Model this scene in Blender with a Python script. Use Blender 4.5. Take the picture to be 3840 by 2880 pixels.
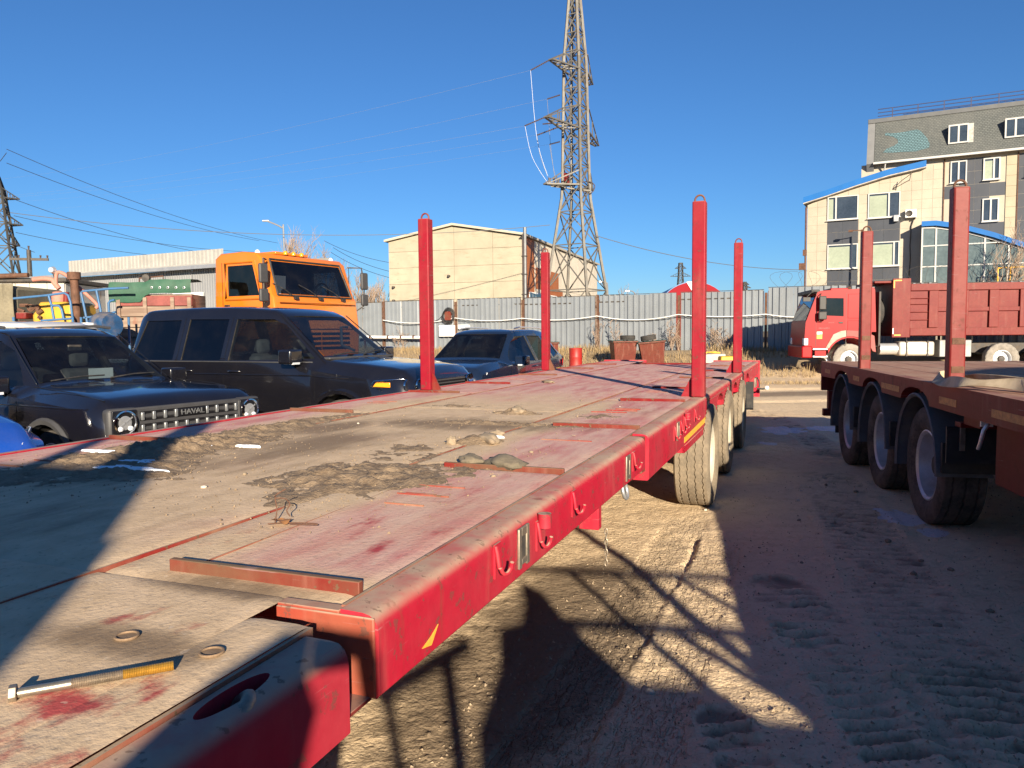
import bpy, bmesh, math, random
import numpy as np
from mathutils import Vector, Matrix, Euler
R = math.radians
for o in list(bpy.data.objects): bpy.data.objects.remove(o)
scene = bpy.context.scene
col = scene.collection
random.seed(7); rng = np.random.default_rng(11)

# ------------------------------------------------------------------ camera
cd = bpy.data.cameras.new('camera'); cam = bpy.data.objects.new('camera', cd); col.objects.link(cam)
cd.sensor_fit = 'HORIZONTAL'; cd.sensor_width = 36; cd.lens = 27.0
cd.clip_start = 0.05; cd.clip_end = 3000
cam.matrix_world = Matrix.Translation((0, 0, 1.70)) @ Matrix.Rotation(R(90-3.8), 4, 'X') @ Matrix.Rotation(R(-0.5), 4, 'Z')
scene.camera = cam

# ------------------------------------------------------------------ sky and sun
SUN_EL, SUN_AZ = 15.5, 10.0          # the light travels 10 degrees left of +Y, the sun stands behind the camera
w = bpy.data.worlds.new('World'); scene.world = w; w.use_nodes = True
nt = w.node_tree; nt.nodes.clear()
wo = nt.nodes.new('ShaderNodeOutputWorld'); wb = nt.nodes.new('ShaderNodeBackground'); sk = nt.nodes.new('ShaderNodeTexSky')
sk.sky_type = 'NISHITA'; sk.sun_disc = False
sk.sun_elevation = R(SUN_EL); sk.sun_rotation = R(180-SUN_AZ)
sk.altitude = 0; sk.air_density = 1.0; sk.dust_density = 0.0; sk.ozone_density = 8.0
nt.links.new(sk.outputs[0], wb.inputs[0]); wb.inputs[1].default_value = 0.056
nt.links.new(wb.outputs[0], wo.inputs[0])
sd = bpy.data.lights.new('sun', 'SUN'); sun = bpy.data.objects.new('sun', sd); col.objects.link(sun)
sd.energy = 5.0; sd.angle = R(0.5); sd.color = (1.0, 0.86, 0.66)
SDIR = Vector((-math.sin(R(SUN_AZ))*math.cos(R(SUN_EL)), math.cos(R(SUN_AZ))*math.cos(R(SUN_EL)), -math.sin(R(SUN_EL))))
sun.rotation_euler = SDIR.to_track_quat('-Z', 'Y').to_euler(); sun.location = (3, -20, 12)
vs = scene.view_settings; vs.view_transform = 'Standard'; vs.look = 'None'; vs.gamma = 1; vs.use_curve_mapping = False
vs.exposure = 1.2

# ------------------------------------------------------------------ materials
class NT:
    def __init__(s, name):
        s.m = bpy.data.materials.new(name); s.m.use_nodes = True; s.t = s.m.node_tree
        s.b = s.t.nodes['Principled BSDF']; s.out = s.t.nodes['Material Output']
        s.pos = s.n('ShaderNodeNewGeometry').outputs['Position']
    def n(s, t, **k):
        x = s.t.nodes.new(t)
        for a, b in k.items(): setattr(x, a, b)
        return x
    def l(s, a, b): s.t.links.new(a, b)
    def put(s, sock, v):
        if hasattr(v, 'is_linked') or hasattr(v, 'links'): s.l(v, sock)
        else:
            if isinstance(v, tuple) and len(v) == 3 and sock.type == 'RGBA': v = (*v, 1)
            sock.default_value = v
    def obj(s, o=None):
        x = s.n('ShaderNodeTexCoord'); 
        if o: x.object = o
        return x.outputs['Object']
    def scale(s, v, sc):
        x = s.n('ShaderNodeMapping'); x.inputs['Scale'].default_value = sc; s.l(v, x.inputs[0]); return x.outputs[0]
    def noise(s, sc, det=4, rough=.55, v=None, dist=0):
        x = s.n('ShaderNodeTexNoise'); x.inputs['Scale'].default_value = sc; x.inputs['Detail'].default_value = det
        x.inputs['Roughness'].default_value = rough; x.inputs['Distortion'].default_value = dist
        s.l(v if v is not None else s.pos, x.inputs['Vector']); return x.outputs['Fac']
    def voro(s, sc, v=None, feat='F1', out='Distance'):
        x = s.n('ShaderNodeTexVoronoi', feature=feat); x.inputs['Scale'].default_value = sc
        s.l(v if v is not None else s.pos, x.inputs['Vector']); return x.outputs[out]
    def ramp(s, f, *stops):
        x = s.n('ShaderNodeMapRange'); x.interpolation_type = 'SMOOTHSTEP'
        s.put(x.inputs['Value'], f); x.inputs['From Min'].default_value = stops[0]; x.inputs['From Max'].default_value = stops[1]
        x.inputs['To Min'].default_value = stops[2] if len(stops) > 2 else 0; x.inputs['To Max'].default_value = stops[3] if len(stops) > 3 else 1
        return x.outputs[0]
    def math(s, op, a, b=0.0):
        x = s.n('ShaderNodeMath', operation=op); s.put(x.inputs[0], a); s.put(x.inputs[1], b); return x.outputs[0]
    def mix(s, f, a, b):
        x = s.n('ShaderNodeMix', data_type='RGBA'); s.put(x.inputs[0], f); s.put(x.inputs[6], a); s.put(x.inputs[7], b); return x.outputs[2]
    def attr(s, name):
        return s.n('ShaderNodeAttribute', attribute_name=name).outputs['Fac']
    def upness(s):
        g = s.n('ShaderNodeNewGeometry'); x = s.n('ShaderNodeSeparateXYZ'); s.l(g.outputs['Normal'], x.inputs[0]); return x.outputs[2]
    def rand(s): return s.n('ShaderNodeObjectInfo').outputs['Random']
    def bump(s, h, st=.5, d=.01, nrm=None):
        x = s.n('ShaderNodeBump'); x.inputs['Strength'].default_value = st; x.inputs['Distance'].default_value = d
        s.l(h, x.inputs['Height'])
        if nrm is not None: s.l(nrm, x.inputs['Normal'])
        return x.outputs[0]
    def fin(s, color, rough=.6, metal=0, nrm=None, spec=None, coat=None):
        s.put(s.b.inputs['Base Color'], color); s.put(s.b.inputs['Roughness'], rough); s.put(s.b.inputs['Metallic'], metal)
        if nrm is not None: s.l(nrm, s.b.inputs['Normal'])
        if spec is not None: s.put(s.b.inputs['Specular IOR Level'], spec)
        if coat: s.b.inputs['Coat Weight'].default_value = coat; s.b.inputs['Coat Roughness'].default_value = .06
        return s.m

def plain(name, c, rough=.6, metal=0, var=.12, sc=6, dirt=None, dirtamt=.35, bump=.15, coat=None, spec=None):
    t = NT(name); n1 = t.noise(sc, 5); n2 = t.noise(sc*9, 4)
    f = t.math('ADD', t.math('MULTIPLY', n1, .6), t.math('MULTIPLY', n2, .4))
    c0 = tuple(x*(1-var) for x in c); c1 = tuple(min(1, x*(1+var)) for x in c)
    cc = t.mix(t.ramp(f, .3, .7), c0, c1)
    rr = rough
    if dirt:
        dm = t.math('MULTIPLY', t.ramp(t.noise(sc*.6, 6, .65), .45, .72), dirtamt)
        dm = t.math('ADD', dm, t.math('MULTIPLY', t.ramp(t.upness(), .2, .9), dirtamt*.6))
        cc = t.mix(dm, cc, dirt); rr = t.math('ADD', rough, t.math('MULTIPLY', dm, .4))
    nr = t.bump(f, bump, .004) if bump else None
    return t.fin(cc, rr, metal, nr, spec, coat)

def red_metal(name, c, dust=(.42, .33, .24), chip=(.10, .06, .045), fade=(.45, .12, .10), dustamt=.9, chipamt=.5, rough=.5, streak=.35):
    t = NT(name)
    n1 = t.noise(2.2, 6, .6); n2 = t.noise(14, 5, .6); n3 = t.noise(46, 4, .6)
    cc = t.mix(t.ramp(n1, .30, .66), c, fade)
    cc = t.mix(t.ramp(n2, .3, .75, 0, .35), cc, tuple(x*.6 for x in c))
    st = t.noise(9, 4, .6, t.scale(t.pos, (1, 1, .12)))                    # vertical runs of grime
    cc = t.mix(t.math('MULTIPLY', t.ramp(st, .52, .75), streak), cc, (.33, .20, .15))
    up = t.ramp(t.upness(), .25, .92)
    dm = t.math('MULTIPLY', up, t.ramp(t.math('ADD', n1, t.math('MULTIPLY', n2, .6)), .5, .95, .35, dustamt))
    cc = t.mix(dm, cc, dust)
    ch = t.math('MULTIPLY', t.ramp(t.math('ADD', t.math('MULTIPLY', n2, .55), t.math('MULTIPLY', n3, .5)), .60, .64), chipamt)
    cc = t.mix(ch, cc, chip)
    sc = t.math('MULTIPLY', t.ramp(t.noise(1, 3, .6, t.scale(t.pos, (5, 5, 150)), .3), .66, .70), t.ramp(t.noise(3.3, 3), .45, .6, 0, .55))
    cc = t.mix(sc, cc, tuple(.55*a+.18 for a in c))                           # scrapes along the metal
    rn = t.math('MULTIPLY', t.ramp(t.noise(1, 4, .65, t.scale(t.pos, (16, 16, 1.6))), .60, .70), t.ramp(t.noise(1.7, 3), .48, .62, 0, chipamt))
    cc = t.mix(rn, cc, (.14, .06, .035))                                       # rust runs
    rr = t.math('ADD', rough, t.math('MULTIPLY', t.math('ADD', dm, ch), .35))
    h = t.math('ADD', t.math('MULTIPLY', n3, .3), t.math('MULTIPLY', n2, .7))
    return t.fin(cc, rr, 0, t.bump(h, .25, .006), .22)

M = {}
M['red'] = red_metal('red_trailer_paint', (.43, .010, .032), fade=(.37, .032, .048), dustamt=.9, chipamt=.55, streak=.26)
M['redstake'] = red_metal('red_stake_paint', (.25, .005, .018), fade=(.24, .018, .025), dust=(.30, .16, .13), chip=(.075, .045, .03), dustamt=.7, chipamt=.55, streak=.16)
M['seam'] = red_metal('dusty_weld_seam', (.24, .012, .013), fade=(.30, .17, .11), dust=(.40, .30, .20), dustamt=1.0, chipamt=.8, chip=(.13, .085, .05))
M['redbar'] = red_metal('red_worn_bar', (.19, .008, .010), fade=(.15, .075, .045), dust=(.17, .115, .07), dustamt=1.0, chipamt=.9, chip=(.12, .075, .045))
M['redfade'] = red_metal('faded_red_trailer_paint', (.155, .009, .010), fade=(.17, .022, .019), dust=(.34, .20, .15), dustamt=.9, chipamt=.3, streak=.2)
M['redorange'] = red_metal('orange_red_primer', (.34, .045, .028), fade=(.30, .10, .06), chipamt=.6)
M['steel'] = plain('worn_steel', (.30, .26, .21), .45, .75, .3, 14, (.33, .24, .16), .5)
M['galv'] = plain('galvanised_steel', (.52, .53, .54), .42, .7, .12, 5)
M['dkmetal'] = plain('dark_grimy_metal', (.055, .05, .047), .65, .3, .3, 10, (.2, .15, .1), .4)
M['black'] = plain('black_plastic', (.018, .018, .019), .55, 0, .2, 12, (.16, .13, .10), .25)
M['rust'] = plain('rusty_steel', (.115, .055, .033), .8, .1, .45, 9, (.09, .05, .035), .6, .3)
M['yellowtape'] = plain('yellow_reflector_tape', (.72, .40, .04), .5, 0, .25, 30, (.35, .25, .12), .4)
M['redtape'] = plain('old_reflector_tape', (.48, .22, .06), .55, 0, .35, 30, (.3, .14, .08), .6)
M['concrete'] = plain('grey_concrete', (.42, .40, .37), .85, 0, .2, 5, (.2, .17, .14), .5, .3)
M['white'] = plain('white_paint', (.78, .78, .76), .5, 0, .06, 3)
M['whitebox'] = plain('white_enamel', (.80, .80, .78), .45, 0, .05, 4, (.45, .40, .33), .2)
M['rubber'] = None
def rubber(name, dustc, lo, hi, base=(.022, .021, .02)):
    t = NT(name); n1 = t.noise(5, 6, .6); n2 = t.noise(40, 4, .6)
    d = t.ramp(t.math('ADD', t.math('MULTIPLY', n1, .7), t.math('MULTIPLY', n2, .3)), .3, .68, lo, hi)
    return t.fin(t.mix(d, base, dustc), .85, 0, t.bump(n2, .4, .004))
M['tyre_dusty'] = rubber('dusty_tyre_rubber', (.27, .215, .15), .45, .92)
M['tyre'] = rubber('tyre_rubber', (.16, .125, .10), .05, .7)
M['tyre_dark'] = rubber('dark_tyre_rubber', (.10, .09, .08), .02, .4)
M['rim'] = plain('dusty_rim_paint', (.48, .44, .36), .55, .1, .15, 8, (.42, .34, .25), .6)
M['rimgrey'] = plain('silver_rim_paint', (.50, .52, .55), .38, .5, .12, 8, (.30, .25, .20), .4)

# ------------------------------------------------------------------ mesh helpers
class MB:
    def __init__(s): s.v = []; s.f = []; s.m = []
    def add(s, v, f, m=0, X=None):
        b = len(s.v)
        s.v += [tuple(X @ Vector(p)) for p in v] if X is not None else [tuple(p) for p in v]
        s.f += [tuple(b+i for i in q) for q in f]; s.m += [m]*len(f); return s
    def box(s, x0, x1, y0, y1, z0, z1, m=0, X=None):
        v = [(x, y, z) for z in (z0, z1) for y in (y0, y1) for x in (x0, x1)]
        return s.add(v, [(0, 2, 3, 1), (4, 5, 7, 6), (0, 1, 5, 4), (2, 6, 7, 3), (0, 4, 6, 2), (1, 3, 7, 5)], m, X)
    def prism(s, poly, ext, m=0, X=None):
        n = len(poly); e = Vector(ext)
        v = [Vector(p) for p in poly] + [Vector(p)+e for p in poly]
        f = [tuple(range(n))[::-1], tuple(range(n, 2*n))] + [(i, (i+1) % n, n+(i+1) % n, n+i) for i in range(n)]
        return s.add(v, f, m, X)
    def tube(s, path, r, n=8, m=0, X=None, closed=False, cap=True):
        P = [Vector(p) for p in path]; k = len(P); vs = []; fs = []
        rr = r if isinstance(r, (list, tuple)) else [r]*k
        up = None
        for i, p in enumerate(P):
            if closed: t = P[(i+1) % k]-P[i-1]
            else: t = P[min(i+1, k-1)]-P[max(i-1, 0)]
            t = t.normalized() if t.length > 1e-9 else Vector((0, 0, 1))
            if up is None:
                a = Vector((0, 0, 1)) if abs(t.z) < .9 else Vector((1, 0, 0)); up = (a-t*a.dot(t)).normalized()
            else:
                up = up-t*up.dot(t); up = up.normalized() if up.length > 1e-6 else t.orthogonal().normalized()
            sd_ = t.cross(up)
            for j in range(n):
                a = 2*math.pi*(j+.5)/n; vs.append(p+(up*math.cos(a)+sd_*math.sin(a))*rr[i])
        for i in range(k if closed else k-1):
            for j in range(n):
                i2 = (i+1) % k
                fs.append((i*n+j, i2*n+j, i2*n+(j+1) % n, i*n+(j+1) % n))
        if cap and not closed: fs += [tuple(range(n)), tuple(range((k-1)*n, k*n))[::-1]]
        return s.add(vs, fs, m, X)
    def bar(s, p0, p1, r, n=6, m=0, X=None): return s.tube([p0, p1], r, n, m, X)
    def beam(s, p0, p1, wd, ht, m=0, up=(0, 0, 1)):
        p0 = Vector(p0); p1 = Vector(p1); t = (p1-p0).normalized(); u = Vector(up)
        u = u-t*u.dot(t)
        if u.length < 1e-4: u = Vector((1, 0, 0))-t*t.x
        u.normalize(); q = t.cross(u)
        v = [p+q*a*wd/2+u*b*ht/2 for p in (p0, p1) for a, b in ((-1, -1), (1, -1), (1, 1), (-1, 1))]
        return s.add(v, [(0, 1, 2, 3), (7, 6, 5, 4), (0, 4, 5, 1), (1, 5, 6, 2), (2, 6, 7, 3), (3, 7, 4, 0)], m)
    def lathe(s, prof, n=32, m=0, X=None, closed=False):
        # profile (radius, axial) turned about local Y
        k = len(prof); vs = []; fs = []
        for j in range(n):
            a = 2*math.pi*j/n
            for r_, y in prof: vs.append((r_*math.cos(a), y, r_*math.sin(a)))
        for j in range(n):
            j2 = (j+1) % n
            for i in range(k if closed else k-1):
                i2 = (i+1) % k; fs.append((j*k+i, j*k+i2, j2*k+i2, j2*k+i))
        return s.add(vs, fs, m, X)
    def grid(s, pts, m=0, X=None):
        nr = len(pts); nc = len(pts[0]); v = [p for row in pts for p in row]
        return s.add(v, [(i*nc+j, i*nc+j+1, (i+1)*nc+j+1, (i+1)*nc+j) for i in range(nr-1) for j in range(nc-1)], m, X)
    def mesh(s, name, mats, smooth=None):
        me = bpy.data.meshes.new(name); me.from_pydata(s.v, [], s.f); 
        for x in (mats if isinstance(mats, (list, tuple)) else [mats]): me.materials.append(M[x] if isinstance(x, str) else x)
        me.polygons.foreach_set('material_index', s.m); me.update()
        bm = bmesh.new(); bm.from_mesh(me); bmesh.ops.recalc_face_normals(bm, faces=bm.faces); bm.to_mesh(me); bm.free()
        if smooth is not None:
            me.shade_smooth(); me.set_sharp_from_angle(angle=R(smooth))
        return me
    def build(s, name, mats, parent=None, smooth=None, bevel=None, loc=None, rot=None, seg=2):
        o = bpy.data.objects.new(name, s.mesh(name, mats, smooth)); col.objects.link(o)
        if parent: o.parent = parent
        if loc is not None: o.location = loc
        if rot is not None: o.rotation_euler = rot
        if bevel:
            b = o.modifiers.new('bevel', 'BEVEL'); b.width = bevel; b.segments = seg; b.limit_method = 'ANGLE'; b.angle_limit = R(40)
            if smooth is None: o.data.shade_smooth(); o.data.set_sharp_from_angle(angle=R(60))
        return o
def tag(o, label=None, cat=None, group=None, kind=None):
    for k, v in (('label', label), ('category', cat), ('group', group), ('kind', kind)):
        if v: o[k] = v
    return o
def thing(name, label, cat, loc=(0, 0, 0), rz=0, group=None):
    o = bpy.data.objects.new(name, None); col.objects.link(o); o.location = loc; o.rotation_euler = (0, 0, rz)
    o.empty_display_size = .2
    return tag(o, label, cat, group)
def link(name, me, parent=None, loc=(0, 0, 0), rot=(0, 0, 0), sc=(1, 1, 1)):
    o = bpy.data.objects.new(name, me); col.objects.link(o)
    if parent: o.parent = parent
    o.location = loc; o.rotation_euler = rot; o.scale = sc; return o
def copy_tree(o, parent=None):
    c = o.copy(); col.objects.link(c)
    if parent: c.parent = parent
    for ch in list(o.children): copy_tree(ch, c)
    return c
UNIT = {}
def unit_box(mat):
    if mat not in UNIT: UNIT[mat] = MB().box(-.5, .5, -.5, .5, -.5, .5).mesh('block', mat)
    return UNIT[mat]
def text_mesh(txt, size, mat, extrude=.003, font_sx=1.0):
    cu = bpy.data.curves.new('lettering', 'FONT'); cu.body = txt; cu.size = size; cu.extrude = extrude; cu.align_x = 'CENTER'; cu.align_y = 'CENTER'
    o = bpy.data.objects.new('lettering', cu); col.objects.link(o)
    dg = bpy.context.evaluated_depsgraph_get(); me = bpy.data.meshes.new_from_object(o.evaluated_get(dg))
    bpy.data.objects.remove(o); me.materials.clear(); me.materials.append(M[mat])
    if font_sx != 1.0: me.transform(Matrix.Diagonal((font_sx, 1, 1, 1)))
    return me
# numpy value noise
def _h(ix, iy, seed):
    n = (ix.astype(np.int64)*374761393+iy.astype(np.int64)*668265263+seed*974711) & 0x7fffffff
    n = ((n ^ (n >> 13))*1274126177) & 0x7fffffff
    return ((n ^ (n >> 16)) & 0xffff)/65535.0
def vnoise(x, y, seed=0):
    ix = np.floor(x); iy = np.floor(y); fx = x-ix; fy = y-iy
    fx = fx*fx*(3-2*fx); fy = fy*fy*(3-2*fy)
    a = _h(ix, iy, seed); b = _h(ix+1, iy, seed); c = _h(ix, iy+1, seed); d = _h(ix+1, iy+1, seed)
    return (a*(1-fx)+b*fx)*(1-fy)+(c*(1-fx)+d*fx)*fy
def fbm(x, y, sc, octv=4, seed=0, gain=.5):
    v = 0; a = 1; t = 0
    for i in range(octv):
        v = v+a*vnoise(x*sc+i*17.3, y*sc-i*9.1, seed+i); t += a; a *= gain; sc *= 2.03
    return v/t
def sstep(x, a, b):
    t = np.clip((x-a)/(b-a), 0, 1); return t*t*(3-2*t)
def grid_mesh(name, X, Y, Z, mat, attrs=None, wrap=False, extra=None):
    nr, nc = X.shape; v = np.stack([X, Y, Z], -1).reshape(-1, 3).astype(np.float32)
    i = np.arange(nr-1)[:, None]; j = np.arange(nc if wrap else nc-1)[None, :]; j2 = (j+1) % nc
    f = np.stack([i*nc+j, i*nc+j2, (i+1)*nc+j2, (i+1)*nc+j], -1).reshape(-1, 4)
    me = bpy.data.meshes.new(name)
    me.vertices.add(len(v)); me.vertices.foreach_set('co', v.ravel())
    me.loops.add(f.size); me.loops.foreach_set('vertex_index', f.ravel().astype(np.int32))
    me.polygons.add(len(f)); me.polygons.foreach_set('loop_start', np.arange(0, f.size, 4, dtype=np.int32))
    me.polygons.foreach_set('loop_total', np.full(len(f), 4, dtype=np.int32))
    me.polygons.foreach_set('use_smooth', np.ones(len(f), dtype=bool))
    me.update(calc_edges=True); me.materials.append(M[mat] if isinstance(mat, str) else mat)
    for k, a in (attrs or {}).items():
        at = me.attributes.new(k, 'FLOAT', 'POINT'); at.data.foreach_set('value', a.reshape(-1).astype(np.float32))
    return me
# ------------------------------------------------------------------ pixel (3840 x 2880 photograph) to world, for laying things on known planes
_CR = (Matrix.Rotation(R(90-3.8), 4, 'X') @ Matrix.Rotation(R(-0.5), 4, 'Z')).to_3x3()
def ray(u, v): return _CR @ Vector(((u-1920)/2880, -(v-1440)/2880, -1))
def at_z(u, v, z=0.0):
    d = ray(u, v); t = (z-1.70)/d.z; return Vector((0, 0, 1.70))+d*t
def at_y(u, v, y):
    d = ray(u, v); return Vector((0, 0, 1.70))+d*(y/d.y)
K = 3840/2212

# ------------------------------------------------------------------ ground
FA = Vector((-8.2, 43.0)); FD = Vector((19.2, -9.5)).normalized(); FN = Vector((FD.y, -FD.x))   # fence line, FN towards the yard
if FN.y > 0: FN = -FN
TA = R(20.9); TO = Vector((-.30, 1.66)); TD = Vector((math.sin(TA), math.cos(TA))); TL = Vector((-math.cos(TA), math.sin(TA)))
def bank(x, y):
    d = (x-FA.x)*FN.x+(y-FA.y)*FN.y
    return .84*sstep(6.2-d, 0, 5.2)
def seg_dist(x, y, pts):
    best = np.full(x.shape, 1e9); along = np.zeros(x.shape); side = np.zeros(x.shape); acc = 0
    for (ax, ay), (bx, by) in zip(pts[:-1], pts[1:]):
        dx, dy = bx-ax, by-ay; L = math.hypot(dx, dy); t = np.clip(((x-ax)*dx+(y-ay)*dy)/(L*L), 0, 1)
        px, py = x-(ax+t*dx), y-(ay+t*dy); d = np.hypot(px, py); k = d < best
        best = np.where(k, d, best); along = np.where(k, acc+t*L, along); side = np.where(k, (dx*py-dy*px)/L, side); acc += L
    return best, along, side
def px_path(L): return [tuple(at_z(a*K, b*K)[:2]) for a, b in L]
lug_paths = [(px_path([(1790, 1030), (1880, 1180), (1980, 1330), (2110, 1520), (2240, 1680)]), .30),
             (px_path([(1690, 1270), (1770, 1370), (1880, 1500), (2010, 1660)]), .24),
             (px_path([(1560, 1560), (1600, 1640), (1640, 1720)]), .12),
             (px_path([(1640, 890), (1730, 930), (1800, 985)]), .22)]
def ground_fields(x, y):
    z = bank(x, y)
    s = (x-TO.x)*TD.x+(y-TO.y)*TD.y; wv = (x-TO.x)*TL.x+(y-TO.y)*TL.y
    r = np.hypot(x, y); near = 1-sstep(r, 14, 26)
    z = z+(fbm(x, y, .45, 3, 3)-.5)*.07*sstep(r, 1, 3)
    lump = fbm(x, y, 5.0, 4, 5); z = z+(lump-.5)*.022*near
    fine = fbm(x, y, 22, 3, 8, .6); z = z+(fine-.5)*.009*near
    crumb = np.maximum(0, fbm(x, y, 34, 2, 19)-.63); z = z+crumb*.045*near*sstep(fbm(x, y, 1.7, 3, 23), .45, .62)
    # ribbed print of the trailer tyre, running along the trailer
    m = (1-sstep(np.abs(wv-.10), .15, .20))*sstep(s, -1.5, -.5)*(1-sstep(s, 5.4, 5.8))*(.55+.7*sstep(fbm(x, y, 1.3, 3, 31), .38, .55))
    rib = np.cos((wv-.10)*2*np.pi/.062+.5*np.sin(s*38)); blk = np.sin(s*2*np.pi/.085+2.2*np.sign(rib))
    z = z-m*.010+m*(.0016*rib+.001*blk*(rib > -.2))*(.3+1.4*fbm(x, y, 6, 2, 33))
    m2 = (1-sstep(np.abs(wv+.28), .13, .18))*sstep(s, -.6, .2)*(1-sstep(s, 4.2, 5.2))
    z = z+m2*(.0012*np.cos((wv+.28)*2*np.pi/.055+.6*np.sin(s*33))*sstep(fbm(x, y, 1.6, 2, 37), .42, .6)-.006)
    crack = (1-sstep(np.abs(wv+.085+.02*(fbm(s, s*0, 2.5, 3, 41)-.5)*4), .008, .03))*sstep(s, 1.0, 1.6)*(1-sstep(s, 4.9, 5.5))
    z = z-crack*.035*sstep(fbm(x, y, 3.1, 2, 43), .35, .5)
    lug = np.zeros_like(x); pit = np.zeros_like(x)
    for pts, hw in lug_paths:
        d, a, sd_ = seg_dist(x, y, pts); mm = 1-sstep(d, hw*.85, hw*1.1)
        jit = fbm(x, y, 3.3, 3, 57)-.5; ph = a*2*np.pi/.115-np.abs(sd_)/hw*1.6+5.5*jit+.8*np.sin(sd_*9); bars = sstep(np.sin(ph)+.9*(fbm(x, y, 9, 2, 59)-.5), -.2, .7)
        wob = .34+.9*sstep(fbm(x, y, 1.5, 4, 53, .6), .44, .62); mm = mm*(1-.45*sstep(np.abs(fbm(x, y, 2.6, 3, 58)-.5), .10, .2))
        z = z+mm*wob*(bars*.034-.018)+.014*(1-sstep(np.abs(d-hw*1.1), 0, .09))*wob; lug = np.maximum(lug, mm); pit = np.maximum(pit, mm*(1-bars)*np.clip(wob, 0, 1.3))
    for px0, yy in ((9.5, 22.5), (7.2, 18.5)):                                     # ruts crossing the yard behind the trailers
        dd = np.abs(y-yy-.25*(x-px0)*.3); z = z-.05*(1-sstep(dd, .2, .5))*sstep(x, 2, 4)
    # colour fields
    wet = (1-sstep(np.hypot((s-2.5)/2.0, (wv-.45)/.60), .5, 1.15))*.8
    g = np.clip(fbm(x, y, .55, 4, 61)*1.6-.42, 0, 1)
    wet = np.clip(wet*(.6+.8*fbm(x, y, 1.4, 3, 67))+.35*lug*fbm(x, y, 1.1, 3, 71)+.16*g*near, 0, 1)
    yb = y-.12*x; wet = np.maximum(wet, .75*(1-sstep(np.abs(yb-19.6+1.2*(fbm(x, y, .3, 2, 73)-.5)), .3, 1.5)))
    wet = np.maximum(wet, .22*sstep(x-.18*y, 3.2, 4.8)*(1-sstep(y, 6.2, 7.6)))      # churned dark soil beside and under the other trailer
    ice = np.zeros_like(x)
    for (u, v, ru, rv) in ((1690, 930, 62, 9), (1790, 928, 50, 7), (1950, 1120, 62, 20), (1660, 956, 25, 4), (2015, 1150, 45, 12)):
        c = at_z(u*K, v*K); c2 = at_z((u+ru)*K, v*K); c3 = at_z(u*K, (v-rv)*K)
        ax = (c2.x-c.x)**2+(c2.y-c.y)**2; k = np.hypot((x-c.x)/math.sqrt(ax), (y-c.y)/max(.12, abs(c3.y-c.y)))
        ice = np.maximum(ice, 1-sstep(k+1.1*(fbm(x, y, 5, 4, 79)-.5), .65, .95))
    bk = sstep(bank(x, y), .03, .3)
    trk = np.clip(np.maximum(m, .8*m2), 0, 1)
    return z, np.clip(wet+.34*pit, 0, 1), ice, bk, trk  # tread hollows coloured darker so the prints stay visible
def gz(x, y):
    a = ground_fields(np.array([[float(x)]]), np.array([[float(y)]])); return float(a[0][0, 0])
th = np.concatenate([np.arange(-47, 47.01, .2), np.arange(52, 313, 6)])*math.pi/180
rr = np.concatenate([[.02], np.exp(np.arange(math.log(.9), math.log(60), .0062)), 60*1.13**np.arange(1, 26)])
RR, TH = np.meshgrid(rr, th, indexing='ij'); GX = RR*np.sin(TH); GY = RR*np.cos(TH)
gzv, gwet, gice, gbk, gtrk = ground_fields(GX, GY)
t = NT('sandy_ground')
n1 = t.noise(.6, 6, .6); n2 = t.noise(7, 6, .65); n3 = t.noise(60, 4, .6); wet = t.attr('wet'); ice = t.attr('ice'); bk = t.attr('bank')
c = t.mix(t.ramp(n1, .3, .7), (.76, .585, .38), (.68, .515, .325))
c = t.mix(t.ramp(n2, .45, .75, 0, .55), c, (.50, .365, .215))
c = t.mix(t.ramp(n3, .55, .75, 0, .5), c, (.42, .305, .18))
peb = t.voro(26); c = t.mix(t.ramp(peb, .05, .12, .5, 0), c, (.50, .44, .35))
fl = t.noise(90, 2, .5, t.scale(t.pos, (1, .35, 1))); c = t.mix(t.ramp(fl, .70, .74, 0, .8), c, (.07, .05, .035))
wm = t.ramp(t.math('ADD', wet, t.math('MULTIPLY', t.math('SUBTRACT', n2, .5), .7)), .18, .75)
c = t.mix(t.math('MULTIPLY', wm, .82), c, (.20, .148, .10))
c = t.mix(t.math('MULTIPLY', bk, .75), c, (.23, .17, .10))
im = t.math('MULTIPLY', t.ramp(t.math('ADD', ice, t.math('MULTIPLY', t.math('SUBTRACT', n2, .5), 1.3)), .42, .66), .8)
c = t.mix(im, c, (.56, .57, .60))
ro = t.math('SUBTRACT', .92, t.math('ADD', t.math('MULTIPLY', im, .5), t.math('MULTIPLY', wm, .12)))
h = t.math('ADD', t.math('MULTIPLY', n3, .5), t.math('ADD', t.math('MULTIPLY', n2, 1.0), t.math('MULTIPLY', peb, -.3)))
tce = bpy.data.objects.new('track_axis', None); tce.location = (TO.x, TO.y, 0); tce.rotation_euler = (0, 0, math.pi/2-TA)
mp = t.n('ShaderNodeMapping'); mp.vector_type = 'TEXTURE'; mp.inputs['Rotation'].default_value = (0, 0, math.pi/2-TA); t.l(t.pos, mp.inputs[0])
das = t.noise(1, 2, .5, t.scale(mp.outputs[0], (11, 42, 1)), .6); das2 = t.noise(1, 3, .6, t.scale(mp.outputs[0], (26, 20, 1)), 1.2)
trk = t.math('MULTIPLY', t.attr('track'), t.ramp(t.math('ADD', t.math('MULTIPLY', das, .65), t.math('MULTIPLY', das2, .35)), .50, .58))
crk = t.ramp(t.noise(19, 5, .7, t.scale(t.pos, (1, 1.4, 1)), 1.0), .60, .66, 0, .55)
h = t.math('SUBTRACT', h, t.math('MULTIPLY', t.math('MAXIMUM', trk, crk), 1.1))
M['ground'] = t.fin(c, ro, 0, t.bump(h, .85, .022), .3)
bpy.data.objects.remove(tce)
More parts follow.
